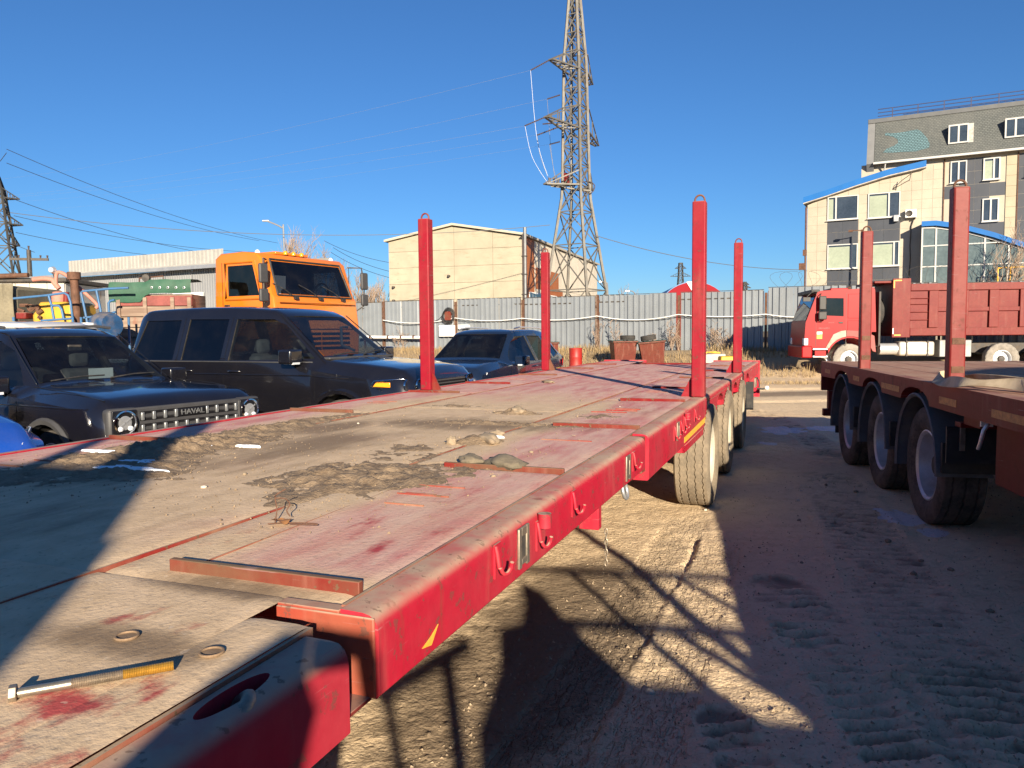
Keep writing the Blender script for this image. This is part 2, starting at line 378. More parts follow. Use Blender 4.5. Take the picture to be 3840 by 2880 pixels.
ground = link('ground', grid_mesh('ground', GX, GY, gzv, 'ground', dict(wet=gwet, ice=gice, bank=gbk, track=gtrk), wrap=True)); tag(ground, kind='structure')

# ------------------------------------------------------------------ the red flatbed trailer beside the camera
trailer = thing('flatbed_trailer', 'long crimson flatbed semi-trailer with dusty mud-caked deck and four upright stakes', 'trailer', (TO.x, TO.y, 0), math.pi/2-TA)
TW = 3.20; DZ = 1.08
t = NT('dusty_deck_plate')
oc = t.obj(trailer); n1 = t.noise(1.3, 6, .62, oc); n2 = t.noise(9, 6, .65, oc); n3 = t.noise(60, 4, .65, oc)
sm = t.noise(6, 5, .6, t.scale(oc, (.35, 1.6, 1)))
pk = t.attr('pink'); rp = t.attr('redp'); md = t.attr('mudd')
c = t.mix(t.ramp(n2, .3, .7), (.66, .495, .325), (.55, .405, .255))
pkm = t.ramp(t.math('ADD', pk, t.math('MULTIPLY', t.math('SUBTRACT', n1, .5), .9)), .2, .8)
c = t.mix(pkm, c, t.mix(t.ramp(sm, .35, .7), (.62, .40, .33), (.52, .20, .19)))
rm = t.ramp(t.math('ADD', rp, t.math('ADD', t.math('MULTIPLY', t.math('SUBTRACT', n2, .5), 1.3), t.math('MULTIPLY', t.math('SUBTRACT', sm, .5), 1.2))), .36, .74)
c = t.mix(t.math('MULTIPLY', rm, .9), c, (.36, .030, .045))
mm = t.ramp(t.math('ADD', md, t.math('ADD', t.math('MULTIPLY', t.math('SUBTRACT', n1, .5), .7), t.math('MULTIPLY', t.math('SUBTRACT', sm, .5), .8))), .25, .85)
c = t.mix(t.math('MULTIPLY', mm, .85), c, (.185, .128, .080))
c = t.mix(t.ramp(n3, .56, .70, 0, .45), c, (.27, .19, .13)); c = t.mix(t.ramp(t.noise(35, 3, .5, oc), .66, .72, 0, .35), c, (.62, .52, .41))
hh = t.math('ADD', t.math('MULTIPLY', n2, .6), t.math('MULTIPLY', n3, .5))
M['deck'] = t.fin(c, .88, 0, t.bump(hh, .55, .008), .25)
# stains, worn paint and mud: (s, w, length, width, amount)
MUD = [(3.35, 1.35, .5, .95, .75), (2.4, 1.7, .8, .6, .55), (1.6, 2.3, .9, .5, .8), (.9, 2.0, 1.2, .7, .45), (1.45, .95, .35, .3, .65), (2.9, 2.45, .6, .2, .7),
       (.05, .45, .10, .35, .95), (-.30, .42, .10, .30, .95), (1.6, 1.6, 3.0, .85, .45), (2.2, 1.75, .9, .5, .8), (3.3, 1.3, .4, .9, .95), (1.2, 2.0, .8, .5, .75), (2.9, 2.05, .6, .3, .8), (4.6, 2.2, .5, .4, .5), (.4, 1.5, .5, .25, .55), (4.3, 1.2, .25, .3, .45), (4.55, .35, .5, .25, .5), (2.6, 1.0, 1.6, .25, .35), (-.05, 1.7, .9, .9, .30), (7.0, 1.6, 1.5, .3, .2)]
REDP = [(.55, .33, .28, .13, .42), (.75, .5, .25, .1, .45), (1.15, .35, .45, .18, .28), (1.55, .2, .3, .08, .35), (-.55, .30, .10, .18, .62), (-.45, .16, .1, .08, .5), (-.78, .35, .22, .5, .72), (-.20, .52, .05, .25, .34), (-.52, .62, .06, .2, .45), (.35, .2, .2, .06, .35),
        (.1, .80, .7, .08, .35), (3.0, .35, .3, .2, .22), (6.2, .6, .8, .5, .2), (8.2, 1.2, 1.5, .9, .18), (10.5, 1.5, 2, .8, .2), (1.0, 1.4, .5, .2, .18), (-.15, .62, .1, .2, .25), (-.62, .7, .2, .3, .35)]
def deck_fields(s, wv):
    e = lambda L: np.max([a*np.exp(-((s-x)/rx)**2-((wv-y)/ry)**2) for x, y, rx, ry, a in L], axis=0)
    pink = .22+.60*sstep(s, 4.2, 7.0)+.55*sstep(wv, 2.5, 2.9)+.45*(1-sstep(wv, .55, .75))*sstep(s, .1, .3)
    pink = np.clip(pink, 0, 1)
    return dict(pink=pink, redp=e(REDP), mudd=e(MUD))
def deck_plate(name, s0, s1, w0, w1, z=DZ, st=.04, drop=.006, sag=0.0):
    ns = max(2, int((s1-s0)/st)); nw = max(2, int((w1-w0)/st))
    ss = np.linspace(s0, s1, ns); ww = np.linspace(w0, w1, nw); S, Wv = np.meshgrid(ss, ww, indexing='ij')
    Z = z+(fbm(S, Wv, 1.1, 3, 7)-.5)*.010
    Z[0, :] -= drop; Z[-1, :] -= drop; Z[:, 0] -= drop; Z[:, -1] -= drop
    o = link(name, grid_mesh(name, S, Wv, Z, 'deck', deck_fields(S, Wv)), trailer); return o
for s0, s1 in ((.035, 4.3), (4.303, 8.7), (8.703, 13.2)):
    deck_plate('deck_plate', s0, s1, .886, 2.314)
for s0, s1 in ((.035, 1.765), (1.80, 3.425), (3.46, 5.43), (5.47, 7.0), (7.03, 8.95), (8.98, 10.9), (10.93, 12.6), (12.63, 14.95)):
    deck_plate('deck_plate', s0, s1, .108, .874)
for s0, s1 in ((.035, 2.03), (2.06, 3.80), (3.83, 5.83), (5.86, 7.31), (7.34, 9.22), (9.25, 11.29), (11.32, 13.0), (13.03, 14.95)):
    deck_plate('deck_plate', s0, s1, 2.326, TW-.108)
deck_plate('front_deck_plate', -3.2, .036, .270, TW-.27, st=.025, drop=.0025); deck_plate('front_deck_plate', -3.2, -.09, .118, .272, st=.025, drop=.003)
deck_plate('front_deck_plate', -3.2, -.09, TW-.268, TW-.118, st=.04)
M['rustmud'] = plain('dirt_filled_hole', (.21, .14, .085), .9, 0, .3, 40)
# weld seams, red where the paint still shows
MB().box(-3.2, 13.2, .877, .884, 1.04, 1.0822).build('weld_seam', 'seam', trailer); MB().box(.04, 13.2, 2.316, 2.324, 1.04, 1.0822).build('weld_seam', 'seam', trailer)
MB().box(.02, 14.9, .098, .108, 1.04, 1.0845).build('weld_seam', 'seam', trailer); MB().box(-3.2, -.09, .108, .118, 1.04, 1.0715).build('weld_seam', 'seam', trailer)
for a, b in ((.0, 1.03), (13.1, 13.4)): pass
MB().box(.14, 1.76, .660, .664, 1.06, 1.0815).build('plate_edge', 'seam', trailer)
# outer beams
PROF = [(.098, 1.0825), (.040, 1.0805), (.022, 1.0765), (.010, 1.067), (.003, 1.054), (0, 1.036), (0, .897), (.008, .888), (.098, .888)]
def rail(s0, s1, zb=.888, flip=False, prof=PROF):
    pr = [(y, max(z, zb) if z > .95 else z-.888+zb) for y, z in prof]
    pr = [((TW-y) if flip else y, z) for y, z in pr]; n = max(2, int((s1-s0)/.25)); mb = MB()
    rows = [[(s0+(s1-s0)*i/n, y, z) for y, z in pr+[pr[0]]] for i in range(n+1)]
    mb.grid(rows); k = len(pr); b = n*(k+1)
    mb.f += [tuple(range(k))[::-1], tuple(b+i for i in range(k))]; mb.m += [0, 0]
    return mb
rail(0, 3.04).build('side_beam', 'red', trailer, 40)
rail(3.15, 6.35, .80).build('side_beam', 'red', trailer, 40)
MB().box(3.04, 3.15, .022, .098, .86, 1.07).build('beam_splice', 'redbar', trailer, bevel=.004)
rail(6.35, 14.9, 1.02, prof=[(y, z) for y, z in PROF]).build('side_beam', 'red', trailer, 40)
rail(0, 14.9, .86, True).build('side_beam', 'red', trailer, 40)
# web with wheel arches behind the stake
def arch_web(y0, y1):
    pl = [(6.352, 1.018), (6.352, .84)]
    for c_, hw in ((7.36, .36), (9.32, .36), (11.68, .36)):
        pl += [(c_-hw-.06, .84)] + [(c_-hw*math.cos(a), .845+.165*math.sin(a)**.8) for a in np.linspace(.02, math.pi-.02, 11)] + [(c_+hw+.06, .84)]
    pl += [(14.9, .84), (14.9, 1.018)]
    return MB().prism([(s, y0, z) for s, z in pl], (0, y1-y0, 0))
arch_web(.003, .022).build('arched_web', 'red', trailer)
for c_ in (7.36, 9.32, 11.68):
    mb = MB(); mb.grid([[(c_-.36*math.cos(a), y, .845+.165*max(0, math.sin(a))**.8) for a in np.linspace(0, math.pi, 12)] for y in (.022, .34)])
    mb.build('arch_lining', 'red', trailer, 30)
MB().box(4.66, 6.1, .004, .03, .74, .80).box(4.66, 4.68, .004, .2, .74, .80).build('skirt_plate', 'red', trailer, bevel=.004)
MB().prism([(4.6, -.003, .83), (5.95, -.003, .845), (5.95, -.003, .895), (4.6, -.003, .875)], (0, .002, 0)).build('reflector_tape', 'yellowtape', trailer)
MB().prism([(.20, -.0025, .925), (.25, -.0025, .915), (.29, -.0025, .955), (.255, -.0025, .94)], (0, .002, 0)).build('torn_sticker', 'yellowtape', trailer)
# front end of the beam, and the inset front beam with its lashing hole
MB().box(-.010, -.002, .006, .268, .892, 1.074).build('beam_end_plate', 'redorange', trailer, bevel=.004)
MB().box(-.004, .034, .10, .268, 1.055, 1.0795).build('deck_nosing', 'redorange', trailer, bevel=.003)
MB().box(-.12, -.001, .02, .30, .885, .895).build('lower_flange', 'redfade', trailer, bevel=.002)
FPROF = [(.105, 1.064), (.045, 1.063), (.024, 1.060), (.010, 1.049), (.003, 1.034), (0, 1.016), (0, .88), (.105, .88)]
fb = rail(-3.2, -.12, .88, prof=FPROF)
me = fb.mesh('front_beam', 'red', 40); fbo = link('front_beam', me, trailer)
cut = MB(); cut.lathe([(.001, -.1), (.075, -.1), (.075, .1), (.001, .1)], 28)
cu = link('cutter', cut.mesh('cutter', 'dkmetal'), trailer, (-.385, .066, 1.06), (math.pi/2, 0, 0), (1.25, .34, 1)); cu.scale = (1.25, 1, .34)
md_ = fbo.modifiers.new('hole', 'BOOLEAN'); md_.object = cu; md_.operation = 'DIFFERENCE'; md_.solver = 'EXACT'
bpy.context.view_layer.update(); dg = bpy.context.evaluated_depsgraph_get(); nm = bpy.data.meshes.new_from_object(fbo.evaluated_get(dg))
fbo.modifiers.clear(); fbo.data = nm; bpy.data.objects.remove(cu)
nm.shade_smooth(); nm.set_sharp_from_angle(angle=R(35))
ringp = [(-.40+.052*math.cos(a), .066, 1.012+.048*math.sin(a)) for a in np.linspace(0, 2*math.pi, 20, endpoint=False)]
MB().tube(ringp, .015, 10, closed=True, X=Matrix.Translation((-.40, .066, 1.02)) @ Matrix.Rotation(R(50), 4, 'X') @ Matrix.Rotation(R(20), 4, 'Z') @ Matrix.Translation((.40, -.066, -1.012))).build('lashing_ring', 'steel', trailer, 60)
rail(-3.2, -.12, .88, True, FPROF).build('front_beam', 'red', trailer, 40)
for s_, w_ in ((-.28, .43), (-.285, .205)):
    mb = MB(); mb.tube([(s_+.022*math.cos(a), w_+.022*math.sin(a), 1.0815) for a in np.linspace(0, 2*math.pi, 22, endpoint=False)], .0030, 6, closed=True)
    mb.lathe([(.001, 0), (.022, 0)], 20, X=Matrix.Translation((s_, w_, 1.0805)) @ Matrix.Rotation(R(90), 4, 'X'))
    mb.build('bolt_hole', 'rustmud', trailer, 50)
# chassis below the deck
for y in (.86, 2.28):
    MB().box(-3.2, 14.8, y, y+.06, .42, 1.05).box(-3.2, 14.8, y-.05, y+.11, .40, .42).build('chassis_beam', 'redfade', trailer)
for s_ in list(np.arange(-2.6, 14.8, 1.45)):
    MB().box(s_, s_+.08, .11, .855, .90, 1.045).box(s_, s_+.08, .925, 2.275, .80, 1.045).box(s_, s_+.08, 2.345, TW-.11, .90, 1.045).build('cross_member', 'redfade', trailer)
MB().box(2.17, 2.23, .06, .16, .73, .885).build('chain_bracket', 'red', trailer, bevel=.004)
MB().box(-2.6, -2.4, .84, .94, .08, .5).box(-2.7, -2.3, .80, .98, .0, .08).build('landing_leg', 'redfade', trailer, bevel=.006)
MB().box(-2.6, -2.4, 2.26, 2.36, .08, .5).box(-2.7, -2.3, 2.22, 2.40, .0, .08).build('landing_leg', 'redfade', trailer, bevel=.006)
# raised bars across the outer decks
for s_ in (.105, 1.77, 3.43, 5.44, 7.005, 8.955, 10.905, 12.605):
    MB().box(s_, s_+.020, .115, .70, 1.05, 1.109 if s_ < 1 else 1.100).build('cross_bar', 'redbar', trailer, bevel=.003)
for s_ in (.55, 2.035, 3.805, 5.835, 7.315, 9.225, 11.295, 13.0):
    MB().box(s_, s_+.020, TW-.70, TW-.10, 1.05, 1.100).build('cross_bar', 'redbar', trailer, bevel=.003)
for s_, w0, w1 in ((.985, .40, .56), (1.15, .38, .60), (1.165, .44, .57), (1.32, .39, .60), (2.75, .25, .55), (4.35, .40, .68), (4.5, .35, .60), (4.62, .35, .55), (6.4, .4, .65), (6.55, .4, .65), (4.55, 2.62, 2.82), (4.7, 2.6, 2.85), (8.2, 2.6, 2.85), (1.28, 2.62, 2.75), (8.05, .35, .6), (1.12, 2.62, 2.78)):
    MB().box(s_, s_+.007, w0, w1, 1.075, 1.0862).build('slot_edge', 'seam', trailer)
# fittings on the beam face
def curl(s_, z_, r=.022, tr=.0065):
    p = [(s_-.026, -.006, z_+.055), (s_-.028, -.012, z_+.03), (s_-.024, -.016, z_-.01)]
    p += [(s_+r*math.cos(a)-.003, -.022-.018*(a-math.pi)/math.pi, z_-.012+r*math.sin(a)) for a in np.linspace(math.pi, 2*math.pi+.5, 9)]
    return MB().tube(p, tr, 7).box(s_-.03, s_+.02, -.006, .0005, z_-.045, z_+.06)
for s_, z_ in ((.70, 1.0), (1.53, 1.0), (2.70, .985), (4.12, .96), (4.42, .965), (5.2, .98)): curl(s_, z_).build('rope_hook', 'red', trailer, 45)
for s_ in (1.09, 4.6): 
    mb = curl(s_, .98); mb.lathe([(.001, 0), (.024, 0), (.024, .05), (.001, .05)], 14, X=Matrix.Translation((s_, -.024, 1.015)) @ Matrix.Rotation(R(90), 4, 'X')); mb.build('rope_hook', 'red', trailer, 45)
def pocket(s_, z_, wd=.10, ht=.135):
    mb = MB()
    for a, b, c_, d in ((-wd/2, -wd/2+.026, -ht/2, ht/2), (wd/2-.026, wd/2, -ht/2, ht/2-.0), (-wd/2+.026, wd/2-.026, ht/2-.03, ht/2), (-wd/2+.026, wd/2-.026, -ht/2+.01, -ht/2+.03)):
        mb.box(s_+a, s_+b, -.009, .001, z_+c_, z_+d)
    o = mb.build('stake_pocket', 'steel', trailer, bevel=.003)
    MB().box(s_-wd/2+.02, s_+wd/2-.02, -.003, .0005, z_-ht/2+.02, z_+ht/2-.02).build('pocket_cavity', 'dkmetal', trailer)
for s_, z_ in ((.925, .99), (2.55, .98), (4.27, .965), (6.15, .955), (8.2, .95), (10.3, .955)): pocket(s_, z_)
for s_, z_ in ((2.62, .845), (6.17, .76)):
    MB().tube([(s_+.044*math.cos(a), .03+.01*math.sin(a), z_+.044*math.sin(a)) for a in np.linspace(0, 2*math.pi, 22, endpoint=False)], .011, 8, closed=True).build('tie_ring', 'galv', trailer, 60)
mb = MB()
for i in range(7):
    zc = .72-.026*i; q = i % 2
    mb.tube([(2.2+(.007*math.cos(a) if q else .0), .03+(0 if q else .007*math.cos(a)), zc+.017*math.sin(a)) for a in np.linspace(0, 2*math.pi, 10, endpoint=False)], .003, 5, closed=True)
mb.build('chain', 'steel', trailer, 60)
# stakes
def stake(s_, w_, side, ht):
    b = .062; zt = 1.0835+ht
    o = MB().box(s_-b, s_+b, w_-b, w_+b, 1.0835, zt).build('stake', 'redstake', trailer, bevel=.012)
    MB().tube([(s_, w_-.045, zt-.005)]+[(s_, w_-.045*math.cos(a), zt+.01+.05*math.sin(a)) for a in np.linspace(0, math.pi, 9)]+[(s_, w_+.045, zt-.005)], .009, 8).build('lifting_ring', 'redbar', o, 60)
    d = 1 if side == 'r' else -1
    MB().prism([(s_-.012, w_+d*b, 1.0835), (s_-.012, w_+d*(b+.10), 1.0835), (s_-.012, w_+d*(b+.012), 1.26), (s_-.012, w_+d*b, 1.26)], (.024, 0, 0)).build('gusset', 'redbar' if side == 'l' else 'redstake', o)
    return o
for s_, w_, d, ht in ((5.95, .064, 'r', 1.82), (10.40, .064, 'r', 1.91), (6.12, TW-.19, 'l', 1.86), (10.62, TW-.07, 'l', 1.93)): stake(s_, w_, d, ht)
# wheels
def tyre_mesh(name, mat, Rt=.50, wd=.335, ri=.30, seg=84, grooves=(-.35, -.12, .12, .35), zig=.006, lugs=False):
    hw = wd/2; tr = hw*.90; prof = [(ri, -hw*.72), (ri+.03, -hw*.88), (ri+.09, -hw), (Rt-.06, -hw*.985), (Rt-.018, -tr-.006), (Rt-.003, -tr+.008)]
    g = []
    for k in grooves:
        y = k*2*tr; g += [(Rt, y-.009, 1), (Rt-.013, y-.004, 1), (Rt-.013, y+.004, 1), (Rt, y+.009, 1)]
    prof = [(a, b, 0) for a, b in prof]+g+[(a, -b, 0) for a, b in reversed(prof)]
    k = len(prof); vs = []; fs = []
    for j in range(seg):
        a = 2*math.pi*j/seg
        for r_, y, q in prof:
            yy = y+(zig*(1 if j % 2 else -1) if q else 0); rad = r_
            if lugs and not q and r_ > Rt-.03 and j % 3 == 0: rad -= .016
            vs.append((rad*math.cos(a), yy, rad*math.sin(a)))
    for j in range(seg):
        j2 = (j+1) % seg
        for i in range(k-1): fs.append((j*k+i, j*k+i+1, j2*k+i+1, j2*k+i))
    return MB().add(vs, fs).mesh(name, mat, 35)
def rim_mesh(name, mat, ri=.302, wd=.335, deep=.10, seg=40):
    hw = wd/2        # outer face at -Y
    return MB().lathe([(ri, hw*.72), (ri-.02, hw*.7), (ri-.035, -hw*.3), (ri-.02, -hw*.64), (ri, -hw*.76), (ri+.006, -hw*.80), (ri-.006, -hw*.82), (ri-.028, -hw*.72), (ri-.045, -hw*.2),
                       (ri-.055, -hw+.06+deep), (.16, -hw+.05+deep), (.13, -hw+.03+deep), (.001, -hw+.03+deep)], seg).mesh(name, mat, 40)
def hub_mesh(name, mat, hw, deep, r=.072, bolts=10, br=.12):
    mb = MB().lathe([(r+.02, -hw+.04+deep), (r, -hw+.0+deep), (r*.95, -hw-.03+deep), (r*.6, -hw-.04+deep), (.001, -hw-.04+deep)], 18)
    for i in range(bolts):
        a = 2*math.pi*i/bolts; mb.lathe([(.014, .02), (.014, -.012), (.001, -.012)], 6, X=Matrix.Translation((br*math.cos(a), -hw+.04+deep, br*math.sin(a))))
    return mb.mesh(name, mat, 40)
TM = tyre_mesh('tyre', 'tyre_dusty'); RM = rim_mesh('rim', 'rim'); HM = hub_mesh('hub', 'steel', .1675, .10)
def put_wheel(parent, loc, rz, tm, rm, hm, rx=0):
    e = link('wheel', tm, parent, loc, (0, rx, rz)); e.name = 'wheel'
    link('rim', rm, e); link('hub', hm, e); return e
for i, s_ in enumerate((6.25, 8.08, 10.2)):
    put_wheel(trailer, (s_, .11, .492), 0, TM, RM, HM, .31*i); put_wheel(trailer, (s_, TW-.11, .492), math.pi, TM, RM, HM, .5*i)
    MB().tube([(s_, .26, .49), (s_, TW-.26, .49)], .07, 12).build('axle', 'dkmetal', trailer, 40)
    MB().box(s_-.5, s_+.1, .80, .93, .50, .60).build('trailing_arm', 'dkmetal', trailer); MB().box(s_-.5, s_+.1, 2.27, 2.40, .50, .60).build('trailing_arm', 'dkmetal', trailer)
# rear end
MB().box(13.3, 14.95, .108, .16, .90, 1.065).box(13.3, 14.95, .84, .874, .90, 1.065).build('rear_pocket', 'red', trailer)
MB().prism([(13.2, .9, 1.07), (14.9, .9, .80), (14.9, .9, .74), (13.2, .9, 1.0)], (0, 1.4, 0)).build('beaver_tail', 'redfade', trailer)
MB().box(14.9, 14.98, -.02, .9, .36, 1.10).build('rear_panel', 'red', trailer, bevel=.005); MB().box(14.9, 14.98, 2.3, TW+.02, .36, 1.10).build('rear_panel', 'red', trailer, bevel=.005)
MB().box(14.9, 14.97, .9, 2.3, .40, .52).build('bumper_bar', 'redfade', trailer, bevel=.01)
MB().tube([(14.6, .02, .55), (14.6, -.10, .545), (14.62, -.16, .56)], .018, 8).build('lamp_arm', 'black', trailer, 50)
MB().lathe([(.001, -.045), (.03, -.035), (.042, -.01), (.042, .01), (.03, .035), (.001, .045)], 14, X=Matrix.Translation((14.62, -.17, .565))).build('marker_lamp', 'white', trailer, 60)
MB().tube([(14.2, .0, .80), (14.25, -.04, .72), (14.22, -.05, .62), (14.4, -.03, .60)], .012, 6).build('air_hose', 'black', trailer, 60)
MB().box(13.6, 13.62, .02, .5, .22, .75).build('mud_flap', 'black', trailer)
MB().box(13.85, 14.3, .0, .03, .62, .8).build('tail_bracket', 'steel', trailer, bevel=.004)

# mud caked on the deck
ss = np.arange(.3, 5.2, .016); ww = np.arange(.3, 3.05, .016); S, Wv = np.meshgrid(ss, ww, indexing='ij')
PILE = [(1.75, 2.35, .85, .34, 1.1), (2.7, 2.42, .85, .16, 1.0), (1.42, .92, .42, .34, .95), (1.65, .60, .14, .2, .6), (2.55, .87, .10, .13, 1.3), (3.4, 1.1, .12, .55, .55), (4.09, 1.22, .09, .16, 1.1), (1.2, 2.1, .4, .4, .6), (4.5, 1.9, .1, .25, .5), (4.0, .55, .25, .2, .35), (1.0, .95, .25, .14, .6), (2.0, 1.1, .5, .3, .42)]
pm = np.max([a*np.exp(-((S-x)/rx)**2-((Wv-y)/ry)**2) for x, y, rx, ry, a in PILE], axis=0)
nz = fbm(S, Wv, 3.5, 4, 91); cr = fbm(S, Wv, 17, 4, 93, .62)
hgt = pm*(.024+.055*(nz-.25))*(.35+1.3*cr)-.009-.012*(1-cr)
t = NT('caked_mud'); oc = t.obj(trailer); n2 = t.noise(11, 6, .65, oc); n3 = t.noise(70, 4, .6, oc)
c = t.mix(t.ramp(n2, .3, .7), (.30, .22, .145), (.19, .135, .088)); c = t.mix(t.ramp(n3, .5, .7, 0, .5), c, (.36, .28, .19))
M['mud'] = t.fin(c, .95, 0, t.bump(t.math('ADD', n2, n3), .8, .01), .2)
mudo = link('dried_mud', grid_mesh('dried_mud', S, Wv, DZ+.004+hgt, 'mud'), None, (TO.x, TO.y, 0), (0, 0, math.pi/2-TA))
tag(mudo, 'brown crumbly dried mud caked in patches on the crimson trailer deck', 'mud', kind='stuff')
# ------------------------------------------------------------------ unseen shapes added behind the viewpoint to throw long shadows over deck and ground
LD = Vector((-math.sin(R(SUN_AZ)), math.cos(R(SUN_AZ)), 0)); LC = Vector((math.cos(R(SUN_AZ)), math.sin(R(SUN_AZ)), 0)); BK = 3.5
def cp(c, z): return LC*c-LD*BK+Vector((0, 0, z))
def plate(mb, poly, dep=.5): mb.prism([cp(*p) for p in poly], tuple(-SDIR*dep))
M['backpaint'] = plain('grey_blue_paint', (.12, .14, .17), .55, 0, .15, 4, (.2, .17, .13), .3)
cabt = thing('shadow_cab', 'unseen grey-blue truck cab shape behind the viewpoint, outlined to shade the deck', 'truck')  # added cab shape, its outline follows the shadow edge on the deck
mb = MB(); plate(mb, [(-4.4, .45), (-4.4, 3.2), (-1.84, 3.2), (-1.27, 3.12), (-1.01, 3.10), (-.83, 2.76), (-.79, 2.74), (-.68, 2.44), (-.60, 1.9), (-.58, .45)], 1.6); mb.build('cab_outline', 'backpaint', cabt)
mb = MB(); plate(mb, [(-1.70, 3.0), (-1.55, 3.0), (-1.60, 3.45), (-1.70, 3.45)], .12); mb.build('cab_prong', 'dkmetal', cabt); mb = MB(); plate(mb, [(-1.30, 3.0), (-1.02, 3.0), (-1.14, 3.66), (-1.33, 3.66)], .2); mb.build('cab_prong', 'dkmetal', cabt)
for c_ in (-4.0, -1.2): MB().lathe([(.3, -.15), (.5, -.13), (.5, .13), (.3, .15), (.001, .1)], 24, X=Matrix.Translation(cp(c_, .5)-LD*.5) @ Matrix.Rotation(R(SUN_AZ), 4, 'Z')).build('wheel', 'tyre', cabt, 40)
ramp = thing('shadow_lattice', 'unseen bars and plate added behind the viewpoint, traced to cast the ground shadows', 'ramp')  # added lattice, its bars follow the shadow lines on the ground
def rod(a, b, r): MB().bar(cp(*a), cp(*b), r, 8).build('lattice_bar', 'backpaint', ramp, 60)
rod((1.66, 2.80), (1.83, 2.42), .045); rod((1.83, 2.42), (1.82, 2.12), .05); rod((1.82, 2.15), (1.87, 1.80), .05)
rod((.95, 2.46), (2.54, 2.30), .027); rod((1.0, 2.165), (2.21, 2.04), .031)
rod((1.32, 2.44), (1.44, 2.10), .028); rod((1.44, 2.10), (1.57, 1.80), .032); rod((2.03, 2.34), (2.21, 2.04), .028); rod((1.65, 2.07), (1.87, 1.80), .032); rod((1.62, 2.40), (1.68, 2.25), .02)
rod((-.03, 1.955), (.47, 2.11), .038); rod((.335, 2.07), (.25, 1.5), .036); rod((.02, 1.95), (.12, 1.5), .024); rod((2.2, 2.1), (2.2, 0), .04); rod((.25, 1.5), (.25, 0), .04)
mb = MB(); plate(mb, [(.94, 2.39), (1.04, 2.31), (1.06, 2.17), (1.09, 2.13), (1.20, 1.94), (1.49, 1.91), (1.62, 1.82), (1.78, 1.80), (1.95, 1.84), (2.12, 1.90), (2.14, .02), (.3, .02), (.28, 1.6), (.40, 1.86), (.59, 2.03), (.66, 2.17), (.80, 2.19), (.88, 2.27)], .35); mb.build('shadow_plate', 'backpaint', ramp)
BK = 1.5; cutout = thing('viewer_cutout', 'added upright plate outlined like the person holding the camera, unseen behind the viewpoint', 'cutout'); mb = MB(); plate(mb, [(-.42, .02), (-.40, 1.80), (-.31, 1.89), (-.20, 1.95), (-.145, 1.945), (-.145, 1.885), (-.125, 1.805), (-.15, 1.70), (-.17, 1.5), (-.17, .02)], .2); mb.build('viewer_outline', 'backpaint', cutout)  # added plate stands in for the viewer, shading the front beam
mb = MB(); plate(mb, [(-.143, 1.875), (-.143, 1.942), (-.02, 1.92), (-.005, 1.86), (.0, 1.7), (-.03, 1.40), (-.065, 1.40), (-.045, 1.75), (-.06, 1.865)], .08); mb.build('arm_outline', 'backpaint', cutout); BK = 3.5
shade_mass = thing('shadow_block', 'unseen tall sloped block added behind the viewpoint to shade the ground', 'shade_caster')  # added block, its sloped edge follows the border of the ground shadow
mb = MB(); plate(mb, [(2.02, .45), (2.10, 1.93), (2.23, 2.05), (2.37, 2.18), (2.73, 2.41), (3.24, 2.73), (4.0, 3.15), (5.0, 3.75), (5.6, 4.15), (7.0, 4.36), (11.5, 4.3), (11.5, .45)], 1.8); mb.build('block_body', 'backpaint', shade_mass)
for c_ in (3.2, 8.5, 9.8): MB().lathe([(.3, -.15), (.5, -.13), (.5, .13), (.3, .15), (.001, .1)], 24, X=Matrix.Translation(cp(c_, .5)-LD*.5) @ Matrix.Rotation(R(SUN_AZ), 4, 'Z')).build('wheel', 'tyre', shade_mass, 40)
# ------------------------------------------------------------------ boolean helper: openings are cut once, the cutters are thrown away
def cut_mesh(me, cutters, smooth=35, mats=None):
    o = link('shell', me); cs = []
    for c_ in cutters:
        k = link('cutter', c_.mesh('cutter', mats or 'black')); cs.append(k)
        b = o.modifiers.new('cut', 'BOOLEAN'); b.object = k; b.operation = 'DIFFERENCE'; b.solver = 'EXACT'; b.use_self = False
        if hasattr(b, 'material_mode'): b.material_mode = 'TRANSFER'
    bpy.context.view_layer.update(); dg = bpy.context.evaluated_depsgraph_get()
    nm = bpy.data.meshes.new_from_object(o.evaluated_get(dg))
    for k in cs: bpy.data.objects.remove(k)
    bpy.data.objects.remove(o)
    if smooth: nm.shade_smooth(); nm.set_sharp_from_angle(angle=R(smooth))
    return nm
def glass(name, tint, rough=.03, refl=.045, dust=1.0):
    t = NT(name); nodes = t.t.nodes
    tr = nodes.new('ShaderNodeBsdfTransparent'); tr.inputs[0].default_value = (*tint, 1)
    gl = nodes.new('ShaderNodeBsdfGlossy'); gl.inputs['Roughness'].default_value = rough
    fr_ = nodes.new('ShaderNodeLayerWeight'); fr_.inputs[0].default_value = .5; fo = t.ramp(t.math('POWER', fr_.outputs['Facing'], 3.0), 0, 1, refl, .75)
    n = t.noise(3, 5, .6); df = nodes.new('ShaderNodeBsdfDiffuse'); df.inputs[0].default_value = (.35, .30, .24, 1)
    m1 = nodes.new('ShaderNodeMixShader'); m2 = nodes.new('ShaderNodeMixShader')
    t.l(t.ramp(n, .4, .8, .010*dust, .045*dust), m2.inputs[0]); t.l(tr.outputs[0], m2.inputs[1]); t.l(df.outputs[0], m2.inputs[2])
    t.l(fo, m1.inputs[0]); t.l(m2.outputs[0], m1.inputs[1]); t.l(gl.outputs[0], m1.inputs[2])
    t.l(m1.outputs[0], t.out.inputs[0]); return t.m
M['glass_dark'] = glass('tinted_car_glass', (.022, .028, .036), .03, .10, .25); M['glass'] = glass('clear_car_glass', (.36, .42, .45), .03, .06, .6)
M['glass_mid'] = glass('smoked_car_glass', (.13, .16, .19), .03, .09, .5)
